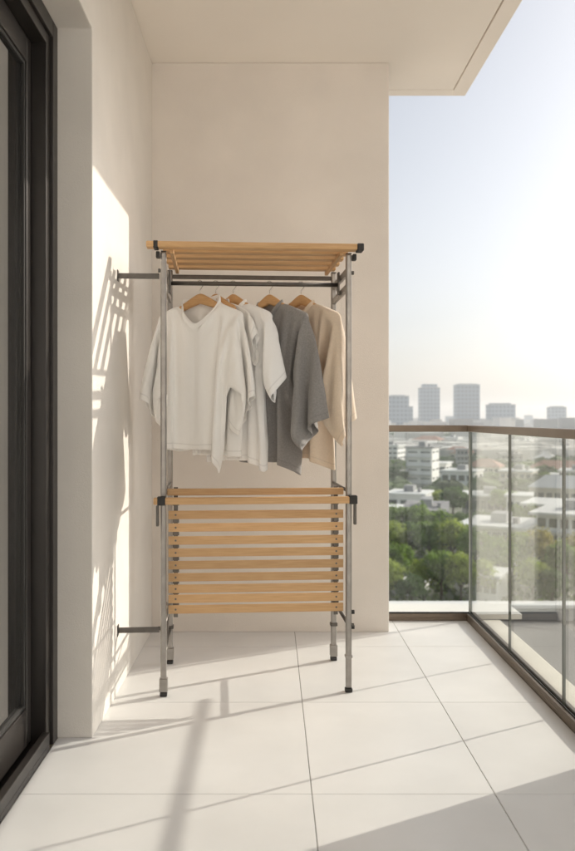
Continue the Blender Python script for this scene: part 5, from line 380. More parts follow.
[[-228,7,-1,-8,30,-8,29,-7,18,-6,17,-6,22,-7,14,-4,23,-12,30,-7,13,4,6,-3,-11,8,-30,10,-17,0,-90,0,22,19,10,15,11,11,22,20,-2,1,-18,-6,-13,-85,0,23,17,10,15,10,16,20,19,4,-20,-21,4,-11,-79,1,23,15,11,14,12,18,21,13,-13,-19,-16,8,-11,-70,2,23,11,13,13,16,20,19,0,-21,-18,8,-20,-12,-46,2,23,9,14,14,18,21,11,-13,-19,-19,6,-20,-17,-23,3,22,11,13,15,20,18,-3,-20,-18,-12,1,-20,-4,-18,3,22,11,13,17,21,9,-16,-19,-19,1,-17,-13,8,-13,3,21,11,14,19,18,-9,-20,-9,-22,-1,-13,-8,13,-9,4,19,12,15,21,-1,-14,-20,-4,-22,-7,-3,6,10,-8,5,17,12,19,10,-9,-20,-15,-4,-20,15,-5,12,13,-22,6,15,14,19,-6,-15,-20,-1,-18,12,-2,13,13,13,-34,6,13,19,5,-14,-19,-13,-2,11,-2,13,10,15,13,-46,6,13,18,-11,-19,-16,4,11,-4,13,13,9,15,14,-56,5,18,-1,-18,-19,8,11,-5,13,12,9,14,14,15,-67,6,15,-19,-18,7,10,-6,12,12,12,8,13,15,15,-71,11,-13,-19,10,10,-6,12,12,11,10,10,-2,15,-13,-3,26,-27,26,-27,26,-26,25,-24,22,-22,17,-16,16,-15,16,-16,16,-15,16,-16,17,-15,17,-14,15,-6,7,-77,1,-4,10,10,-3,8,7,8,7,7,6,5,1,3,1,7,-2,3,1,1,0,0,0,-4,-5,-6,-7,-6,-27,-18,14,9,5,6,5,6,5,6,5,6,7,5,6,3,1,-1,-4,-4,-5,-5,-5,-11,-8,-6,-7,-6,-5,14,-15,13,12,6,5,5,5,3,3,2,1,1,0,0,-2,-3,-6,-5,-4,-5,-4,-4,-4,1,6,-13,1,0,19,-15,11,2,7,3,-3,-2,0,-1,0,-1,0,0,-1,0,-1,0,0,0,1,0,1,0,0,0,4,0,0,12,-16,2,0,1,2,1,2,2,2,2,2,1,2,1,2,0,1,0,0,1,0,-1,0,0,2,0,4,0,5,-14,5,1,2,2,1,1,1,1,1,1,1,0,1,0,1,1,1,1,1,1,1,2,1,1,0,4,-2,1,-13,5,3,2,2,1,2,1,0,1,1,0,0,1,0,-1,0,0,-1,-1,-1,-6,10,6,5,4,-7,5,-11,-5,-5,-1,0,0,-1,0,0,0,1,0,0,0,1,0,0,1,0,0,0,0,-1,2,3,4,3,16,5,-18,0,5,-1,-1,0,-1,-1,-1,0,0,0,0,0,0,0,0,-1,0,0,0,0,0,-1,-1,0,-1,-1,0,28,0,0,1,0,0,0,0,-1,0,1,1,0,-1,0,0,-1,0,0,0,-1,0,-1,0,0,-1,0,0,-1,26,2,0,1,0,0,-1,0,0,0,0,0,0,0,0,0,0,0,0,0,0,0,0,-1,0,-1,0,0,-1,19,3,-6,0,0,0,1,0,0,1,0,1,0,0,1,1,0,1,0,1,0,1,0,0,1,0,0,0,0,24,-13,2,1,1,0,1,0,1,0,1,0,0,1,0,1,0,1,1,0,0,1,0,1,0,0,1,0,0,17,-15,-2,-5,-4,-3,-3,-3,-2,-1,-2,-1,-1,0,0,0,1,0,1,1,1,1,1,2,2,1,1,0,1,47,-17,-4,-4,-4,-3,-4,-3,-3,-3,-3,-3,-3,-4,-4,-1,-1,0,-1,0,-1,0,-1,0,0,-1,0,0,0,85,-17,3,-4,-4,-4,-5,-5,-5,-6,-5,-3,-3,-3,0,3,1,0,0,-1,0,-1,0,-1,-1,0,-1,0,-1,81,-19,2,-13,-6,-4,-4,-3,-3,-3,-2,3,-1,-1,-3,-4,-4,1,1,1,1,1,3,1,0,0,-1,-1,0,76,-17,-16,9,-7,-4,-4,-4,-3,-4,-3,-4,-6,0,0,1,2,2,0,0,0,1,0,1,1,1,2,-1,-2,74,-28,-2,2,-1,-8,-8,-7,-6,-7,-3,-2,-3,12,3,3,1,2,0,0,0,0,0,2,0,1,0,-2,-2,56,-24,-21,0,0,9,6,-2,-7,-6,-6,-7,-4,1,15,3,8,5,0,0,0,0,0,0,0,-1,-2,-1,-1,44,-25,-21,-20,4,2,10,11,7,0,-6,-7,-8,7,4,4,3,4,3,3,2,1,1,-1,-2,-1,-1,-2,-2,36,-22,-15,-19,-20,2,1,8,12,10,8,3,-1,-24,12,52,-22,-11,-21,-16,-18,2,1,7,10,11,10,4,-22,22,49,-21,-8,-19,-17,-18,-15,1,2,5,9,9,12,-15,23,57,-19,-9,-14,-19,-16,-18,-10,-2,2,6,7,6,8,27,55,-17,-17,-2,-20,-16,-15,-19,0,-6,14,11,0,4,18,69,-15,-22,0,-12,-19,-12,-17,-19,6,-3,15,15,10,-4,81,-14,-23,-10,3,-19,-15,-11,-19,-17,9,1,16,12,-2,92,-12,-23,-17,5,-7,-20,-10,-14,-19,-14,9,7,15,-1,104,-9,-24,-21,-3,7,-18,-12,-11,-16,-19,-11,12,11,3,114,-7,-24,-23,-11,3,4,-19,-9,-13,-18,-17,-7,12,7,126,-6,-24,-24,-15,-1,13,-15,-11,-10,-15,-19,-15,-3,11,137,-4,-24,-23,-20,-5,14,0,-20,-10,-9,-17,-20,-12,3,149,-2,-23,-22,-23,-10,9,13,-13,-14,-13,-10,-18,-19,-7,155,-1,-22,-22,-23,-15,3,16,2,-20,-11,-9,-19,-13,-9,146,1,-22,-21,-24,-18,-3,12,16,-13,-16,-13,-12,-5,-8,128,3,-21,-21,-23,-21,-7,7,16,8,-19,-12,-6,-25,13,-394,-8,27,-7,20,-7,20,-7,19,-6,22,-9,27,-9,31,-11,26,-7,11,-5,5,-6,-4,-1,-16,-1,-96,19,13,13,11,17,20,21,12,3,-4,-22,-5,-90,18,12,13,13,19,21,18,8,2,-14,-23,4,-83,16,12,13,16,20,21,15,5,-3,-21,-10,-21,-55,13,13,15,17,22,19,11,0,-14,-4,-22,-23,-39,12,15,14,19,22,16,7,-11,-3,-15,-20,-23,-26,14,13,16,21,20,13,-4,-2,-15,-19,-9,-19,-21,14,13,18,21,18,5,-1,-18,-5,-19,-19,-4,-16,14,14,20,21,11,3,-17,0,-20,-18,-6,-6,-8,13,16,22,17,8,-15,2,-17,-20,-12,-15,-9,18,13,18,21,14,-10,3,-15,-18,-13,-17,-2,8,5,14,21,19,-3,4,-15,-9,-18,-17,4,3,12,-8,17,21,6,6,-14,-5,-17,-17,7,2,11,11,-20,18,18,8,-16,2,-18,-15,9,3,10,11,11,-34,21,14,-15,10,-17,-14,10,4,10,10,11,11,-46,21,-10,15,-15,-12,9,6,10,9,9,11,11,-56,5,15,-13,-5,10,6,10,10,9,8,5,13,9,-14,-1,-2,0,1,3,2,2,2,2,1,2,2,1,-82,22,-8,0,9,8,8,9,9,10,9,-1,5,6,2,1,0,0,-4,4,2,2,2,1,2,1,1,0,-85,21,-8,9,8,8,8,8,8,8,10,4,3,1,2,0,-1,0,-1,-1,-1,-2,-1,-2,-2,-2,-4,-6,-46,5,10,8,9,8,7,6,4,3,0,-1,-1,-2,-5,-3,-1,-1,-1,-2,-1,-1,-1,-1,0,-1,0,2,-24,12,9,5,4,2,1,0,-1,-3,-2,-1,-1,-1,1,3,0,0,0,1,1,2,1,2,1,2,2,3,-25,9,-8,-1,-1,0,0,0,0,1,1,2,3,3,3,3,3,3,4,2,4,3,3,2,3,2,3,2,-31,-6,0,1,1,2,2,1,2,3,2,2,1,2,2,1,1,1,1,1,1,1,1,1,1,1,1,1,-11,-6,4,2,3,2,2,2,2,1,2,1,1,1,1,1,1,1,1,1,1,1,1,1,1,2,1,1,-19,0,-5,-4,-1,-1,-1,-1,0,0,0,0,0,0,1,0,1,0,1,1,1,1,2,2,1,2,2,3,2,12,-2,0,-6,-1,-2,-1,-1,-1,-2,0,-1,-1,-1,-1,0,0,0,0,0,0,1,0,1,1,1,1,1,1,32,-3,0,-4,-1,-1,-1,-2,-1,-1,-1,-1,-1,0,0,0,0,1,1,0,1,1,0,1,1,0,1,1,0,27,2,-5,0,-1,-1,0,-1,0,-1,-1,-1,-2,-1,-2,-3,-4,-2,-2,-1,-1,-2,0,-1,-1,0,0,0,1,47,7,-2,0,-1,-1,-2,-1,-2,-1,-2,-2,-2,-2,-2,-2,-2,-3,-2,-2,-3,-2,-2,-2,-2,-2,-2,-2,0,59,-6,-2,-3,-1,-2,-1,-1,-2,-1,-2,-2,-2,-2,-2,-3,-2,-2,-2,-1,0,-1,0,-1,0,-1,-4,-8,71,-7,-5,-4,-4,-3,-4,-3,-3,-3,-4,-3,-3,-3,-3,-3,-2,-4,-2,-3,-3,-2,-1,2,3,7,0,2,77,-6,-2,-3,-4,-4,-4,-4,-3,-4,-4,-3,-3,-4,-3,-3,-2,-2,-3,-1,-1,-3,-4,-4,-3,0,-1,0,96,-3,-4,-5,-6,-10,-7,-7,-6,-6,-6,-5,-5,-5,-1,0,1,2,4,8,-1,-1,-2,-3,-4,1,-1,0,88,-16,-4,-5,-3,-3,-3,-4,-5,-4,-5,-6,-5,-9,4,2,0,0,-2,-6,-2,2,1,2,7,0,0,-1,86,-16,-2,-4,-6,-5,-5,-5,-4,-5,-5,-5,-5,-4,-6,-3,-1,0,1,6,2,2,1,2,0,-2,-2,-2,78,-21,9,0,-2,-11,-8,-9,-8,-8,-7,-7,-9,1,5,11,3,0,-1,1,5,-5,-1,-1,0,0,0,1,43,12,-17,16,4,0,-7,-9,-9,-7,-9,-10,-2,-1,4,4,2,3,3,6,1,-2,-1,-1,-2,-2,-1,-2,39,-19,14,-12,16,6,2,-2,-6,-7,-8,-11,-12,52,-21,-19,12,-8,15,9,4,2,0,-2,-3,-10,30,-20,-17,-19,12,-4,16,11,3,-2,4,1,-6,19,-7,-20,-16,-18,12,1,16,11,2,-1,7,0,14,1,-20,-16,-15,-17,12,4,16,12,0,6,6,13,4,-13,-20,-15,-14,-15,12,7,16,12,4,5,19,-2,2,-20,-17,-15,-13,-12,12,9,14,10,5,30,-7,9,-13,-20,-15,-14,-13,-8,13,10,12,7,43,-13,11,-3,-20,-16,-15,-11,-14,-5,13,10,10,56,-17,11,5,-14,-19,-15,-14,-9,-17,-1,13,11,70,-21,7,11,-5,-21,-14,-15,-13,-9,-17,3,13,84,-24,3,13,4,-16,-19,-13,-14,-11,-9,-19,10,97,-24,-3,14,9,-6,-21,-16,-12,-12,-11,-10,-21,116,-23,-9,12,9,7,-18,-18,-16,-13,-9,-11,-17,108,-20,-16,10,7,13,-5,-20,-16,-16,-14,-8,-20,108,-19,-20,6,9,11,9,-18,-17,-16,-16,-14,-14,101,-17,-23,5,8,9,14,-6,-19,-17,-15,-13,-10],
[151,0,-25,0,-8,-1,11,-3,24,-4,24,-3,20,-2,25,-5,16,6,9,-12,-5,16,-33,14,-29,10,-10,3,-26,9,-21,-26,-6,13,21,18,20,21,5,9,-20,-20,11,-22,-21,-4,-25,-5,16,21,17,22,17,7,-7,-19,4,-8,-22,-23,5,-25,-3,18,21,18,20,13,1,-14,-13,12,-15,-22,7,-18,-25,-1,21,19,20,16,9,-7,-18,-1,13,-20,0,-15,-11,-25,2,21,20,17,15,2,-15,-13,13,-5,-20,2,-7,-7,-25,4,21,19,18,10,-7,-18,-2,13,-15,-19,0,-13,14,-25,7,21,19,16,1,-15,-10,9,-3,-19,-8,-12,-14,33,-25,10,20,19,11,-9,-14,4,-14,4,-18,-12,-15,-11,49,-24,12,21,17,2,-16,-10,3,-17,5,-15,-18,-13,-13,66,-24,15,20,13,-13,-14,2,-9,-16,-1,-8,-19,-5,-4,63,-24,17,19,-1,-16,-8,2,-16,-6,-3,-19,-10,10,-4,59,-24,19,12,-14,-12,2,-11,-15,6,-17,-6,8,-11,7,56,-24,19,-3,-13,-2,-8,-14,7,-16,-5,4,11,-11,2,52,-24,14,-15,-7,-2,-11,7,-16,-1,5,10,3,-5,-9,51,-24,-3,-5,-2,-11,9,-16,3,3,2,-8,12,0,-11,49,-21,-11,-4,-8,9,-16,2,-1,-2,-3,-3,-4,0,-2,2,6,-2,5,-6,9,-10,12,-12,15,-15,21,-21,22,-21,22,-21,21,-20,21,-21,21,-22,21,-23,22,-28,26,40,-20,-20,-2,6,-16,-8,-5,-5,-4,-5,-4,-3,0,-1,4,12,-3,4,1,1,-1,-1,-1,-4,-4,-4,-1,5,65,-19,-1,-4,-12,1,1,-2,-3,-3,-3,-3,-4,-5,-6,-5,-5,-2,-2,-1,-1,-1,1,7,4,3,-3,-2,-2,56,-18,2,3,-3,-4,-4,-5,-6,-7,-6,-6,-6,-6,-4,-3,-1,3,1,-1,-1,-1,-2,-2,1,3,-3,-2,0,61,-17,3,-5,-3,-4,-5,-4,-4,-4,-4,-4,-4,-4,-4,-5,-4,-3,-2,-1,-1,-1,0,0,0,0,15,-2,-2,53,-17,-4,-5,-4,-5,-4,-4,-3,-3,-3,-2,-2,-2,-2,-1,0,0,0,1,1,1,1,3,-1,-8,1,11,-2,36,-14,1,-1,-1,-1,-1,-1,-2,-1,-1,0,-1,-1,-1,-1,0,0,0,-1,0,0,-1,-3,-3,-5,-10,8,-5,30,-14,1,1,0,-1,-1,-1,-1,-2,-1,-1,-2,-1,-1,-2,-1,-2,-1,-2,-1,-1,-2,-1,-1,0,0,-8,0,18,-3,-6,0,-1,0,-1,-1,-1,-1,-1,-1,-2,-1,-2,-1,-2,-1,-2,-1,-2,-2,-2,1,0,0,0,-7,1,12,0,4,-2,-1,-1,-2,-1,-2,-2,-1,-1,-2,-2,-1,-2,-2,-2,-1,-2,-2,-1,-2,-1,-1,-1,0,3,8,7,0,-1,0,1,0,0,-1,0,0,3,0,1,-1,0,0,-1,-1,-1,-1,-1,-1,-2,-1,-1,-2,-1,-4,0,0,8,1,-1,0,-1,0,-1,0,0,0,0,0,0,1,0,0,1,0,0,0,0,-1,0,-1,-1,-1,-2,-4,-16,9,-4,0,-1,0,0,-1,0,1,0,0,1,0,1,1,1,1,1,1,0,1,1,0,1,0,1,0,-2,-12,-12,4,3,1,1,1,1,0,1,0,0,0,1,0,1,0,1,1,0,1,1,0,1,1,0,1,0,1,-26,-14,1,0,0,1,2,2,1,2,1,2,2,1,1,0,1,0,1,0,0,0,0,-1,0,0,0,1,0,-21,-16,0,0,1,1,1,1,1,1,1,1,1,0,1,1,0,1,1,1,0,1,1,1,1,1,2,1,1,-23,-16,12,7,4,4,4,3,4,3,3,1,0,0,-2,-5,-2,-2,-2,-1,-2,-1,-1,0,0,0,0,1,0,-29,-17,13,1,3,4,4,5,4,5,5,9,7,6,5,4,1,-2,-3,-2,-3,-2,-4,-3,-2,-1,1,2,-1,-55,-5,-2,20,-2,4,3,3,3,3,3,3,4,7,7,8,9,13,-1,0,-2,-1,-2,-3,-2,-3,-3,2,2,-84,-12,14,15,17,14,8,4,4,4,3,3,3,-2,1,1,6,13,-2,0,1,0,2,-3,-2,-1,1,2,3,-95,-6,-8,15,17,11,15,15,10,1,14,8,4,0,-2,2,-2,-1,1,1,1,2,1,1,2,1,2,2,2,-117,-7,8,-6,15,17,12,10,15,16,14,11,14,-13,21,0,0,0,0,-1,0,1,1,2,2,2,2,2,3,-146,-9,15,-9,-2,15,16,13,8,11,13,16,15,4,15,-126,-11,19,0,-14,5,15,16,14,11,10,11,14,11,12,-118,-12,20,8,-12,-11,10,16,16,15,13,11,7,18,10,-113,-15,20,16,-6,-14,-8,14,16,17,14,14,15,13,-4,-95,-18,15,22,6,-14,-14,-4,17,16,12,14,14,14,18,-100,-20,9,22,18,-7,-16,-12,3,15,18,10,10,16,22,-90,-21,3,21,21,8,-15,-17,-8,9,15,17,10,13,22,-80,-22,0,16,21,19,-5,-18,-15,-3,13,14,16,10,22,-70,-23,-2,11,22,19,12,-16,-18,-13,3,15,13,14,21,-59,-25,-2,5,20,22,20,-6,-19,-16,-9,7,17,13,20,-49,-25,-2,0,17,22,18,14,-17,-18,-13,-7,12,18,17,-38,-25,3,-7,11,22,17,21,-1,-18,-19,-10,-4,14,20,-26,-25,6,-11,6,19,20,18,15,-15,-15,-19,-9,3,19,-14,-25,8,-12,0,17,21,15,21,1,-17,-18,-7,-17,16,-5,-25,9,-12,-5,13,22,19,15,16,-11,-16,-17,-23,19,-6,-25,11,-12,-9,8,21,21,15,21,-2,-18,-22,2,-5,328,-1,15,-3,22,-2,22,-3,23,-3,20,-1,15,0,5,6,-19,13,-31,13,-33,13,-32,12,-27,12,-34,14,20,19,21,15,10,-2,-16,-18,-20,-5,-23,-13,15,20,20,19,13,5,-8,-18,-19,-15,-1,-23,-7,17,21,19,17,10,-1,-13,-18,-20,-6,-15,-10,1,19,20,17,16,6,-7,-16,-19,-13,-18,-4,-3,4,20,18,18,13,0,-11,-18,-17,-18,11,2,-3,-13,19,19,17,8,-5,-15,-19,-18,11,-7,-13,-7,12,19,20,14,2,-10,-19,-18,4,-14,-8,3,-18,27,20,18,10,-4,-15,-19,-3,-15,-2,5,-18,-19,45,19,17,4,-10,-18,-9,-16,7,-3,-14,-10,-14,49,19,14,-3,-14,-15,-16,9,-8,-13,-9,-16,5,49,19,8,-8,-18,-17,9,-15,-9,-9,-13,12,-6,50,16,3,-18,-17,7,-17,-8,-10,-12,14,-4,-1,48,14,-9,-17,2,-16,-8,-11,-10,13,-4,2,-2,49,5,-14,-5,-13,-9,-13,-6,11,-3,3,1,-4,46,-1,-13,-5,-12,-14,-6,10,-2,4,2,-3,-3,46,-18,0,-13,-17,-2,8,0,0,-1,-5,-11,-2,3,6,2,3,2,1,1,-2,-1,-2,-2,-2,-2,-2,-3,41,5,-17,-16,1,4,-6,-3,-1,-2,-1,11,5,3,-3,-3,-5,-5,-8,2,-1,-2,-2,-2,-3,-2,-3,-4,45,5,-18,2,2,-5,5,1,1,-1,-1,-4,-4,-4,-4,-4,-5,-5,-5,-3,-3,-3,-3,-2,-2,-2,-1,0,61,-13,6,0,-1,-2,-3,-5,-5,-4,-4,-4,-3,-2,0,-2,-3,-3,-3,-4,-3,-4,-3,-4,-4,-5,-4,-3,67,3,-1,-5,-6,-6,-5,-4,-3,-2,-2,-3,-4,-3,-4,-3,-3,-4,-3,-3,-3,-3,-3,-3,-3,-3,-2,-2,66,1,-5,-5,-4,-4,-4,-5,-4,-4,-4,-4,-3,-3,-4,-3,-2,-2,-2,-2,-1,-1,-1,-1,0,-1,0,0,53,-7,-4,-4,-2,-3,-2,-2,-1,1,1,1,0,-1,0,0,-1,0,-1,0,-1,0,0,-1,0,0,-1,0,10,-7,0,0,-1,-1,-1,-1,-1,-2,-1,-1,-1,-1,-1,-1,-1,0,-1,-1,0,0,0,0,-1,0,0,0,4,-1,-7,-3,-1,-1,-1,0,-1,0,0,0,-1,0,-1,0,-1,0,-1,0,-1,-1,0,-1,-1,0,-1,-1,-1,9,-2,0,-7,-1,-2,-1,-1,-1,-1,-1,-2,-1,-1,-1,-1,-1,0,-1,-1,-1,-1,-1,-1,0,-1,-1,-1,-1,18,-4,1,-5,-1,-1,-1,-1,-2,-1,-1,-1,-1,0,-1,0,1,1,1,0,1,1,1,1,1,0,1,1,1,-9,4,-7,-1,0,1,0,1,1,2,2,2,2,2,3,3,5,2,2,1,2,1,1,1,1,0,1,1,0,-51,10,2,3,3,3,3,3,3,3,2,3,3,3,3,2,3,3,2,3,2,2,2,2,2,2,1,2,0,-90,1,3,3,3,3,3,3,3,3,3,2,3,3,3,3,3,3,2,3,2,3,2,3,3,2,1,-3,-82,-1,1,1,2,3,2,2,3,3,3,3,3,3,3,3,3,3,3,3,4,4,2,2,0,1,1,1,-76,2,8,7,6,5,4,4,4,4,3,4,3,3,4,2,3,2,2,-1,-1,-3,-7,-5,-3,-1,1,1,-66,6,5,4,5,2,2,3,4,3,4,4,4,4,2,2,2,3,4,5,-1,0,-1,-1,-10,3,0,-1,-73,-1,4,5,5,5,7,7,7,8,8,7,9,11,-6,-5,-3,-4,-4,-1,-1,0,0,1,7,0,0,-1,-80,5,13,12,11,8,9,8,8,8,7,8,7,5,2,-2,-3,-4,-4,-11,-9,-4,-4,-3,-3,-2,-2,-1,-75,4,13,15,13,3,6,7,7,7,8,7,8,3,4,8,4,3,1,-3,-11,3,-3,-2,-3,-3,-3,-3,-99,8,6,6,15,16,14,11,9,6,10,13,-13,-4,0,1,5,4,5,9,2,-9,3,1,1,-1,0,-2,-118,6,1,16,-2,16,16,17,16,15,12,-4,16,-127,-3,5,2,15,0,12,15,16,17,16,17,10,-126,9,-12,6,4,16,-1,11,16,16,16,17,14,-121,22,-6,-12,5,5,16,0,11,16,17,15,15,-111,23,8,-11,-14,7,7,15,2,10,16,16,14,-101,23,19,-5,-13,-15,9,8,13,5,10,16,15,-92,23,23,5,-11,-14,-15,11,8,12,7,13,15,-83,22,21,17,-6,-13,-14,-15,12,8,11,11,14,-74,20,21,22,5,-12,-14,-16,-13,14,8,12,12,-63,17,20,22,17,-9,-13,-14,-17,-10,15,9,11,-51,12,21,21,22,4,-14,-14,-15,-18,-6,14,9,-38,6,23,19,23,15,-7,-16,-14,-17,-17,-3,12,-20,-5,23,19,21,22,2,-11,-16,-16,-17,-17,2,-7,-11,22,19,21,22,13,-7,-13,-15,-17,-17,-12,-6,-14,18,20,22,19,22,0,-12,-13,-14,-18,-9,-22,-17,14,22,21,21,20,11,-9,-13,-12,-14,-16,-29,-18,8,22,21,21,19,21,-5,-11,-14,-16,-18],
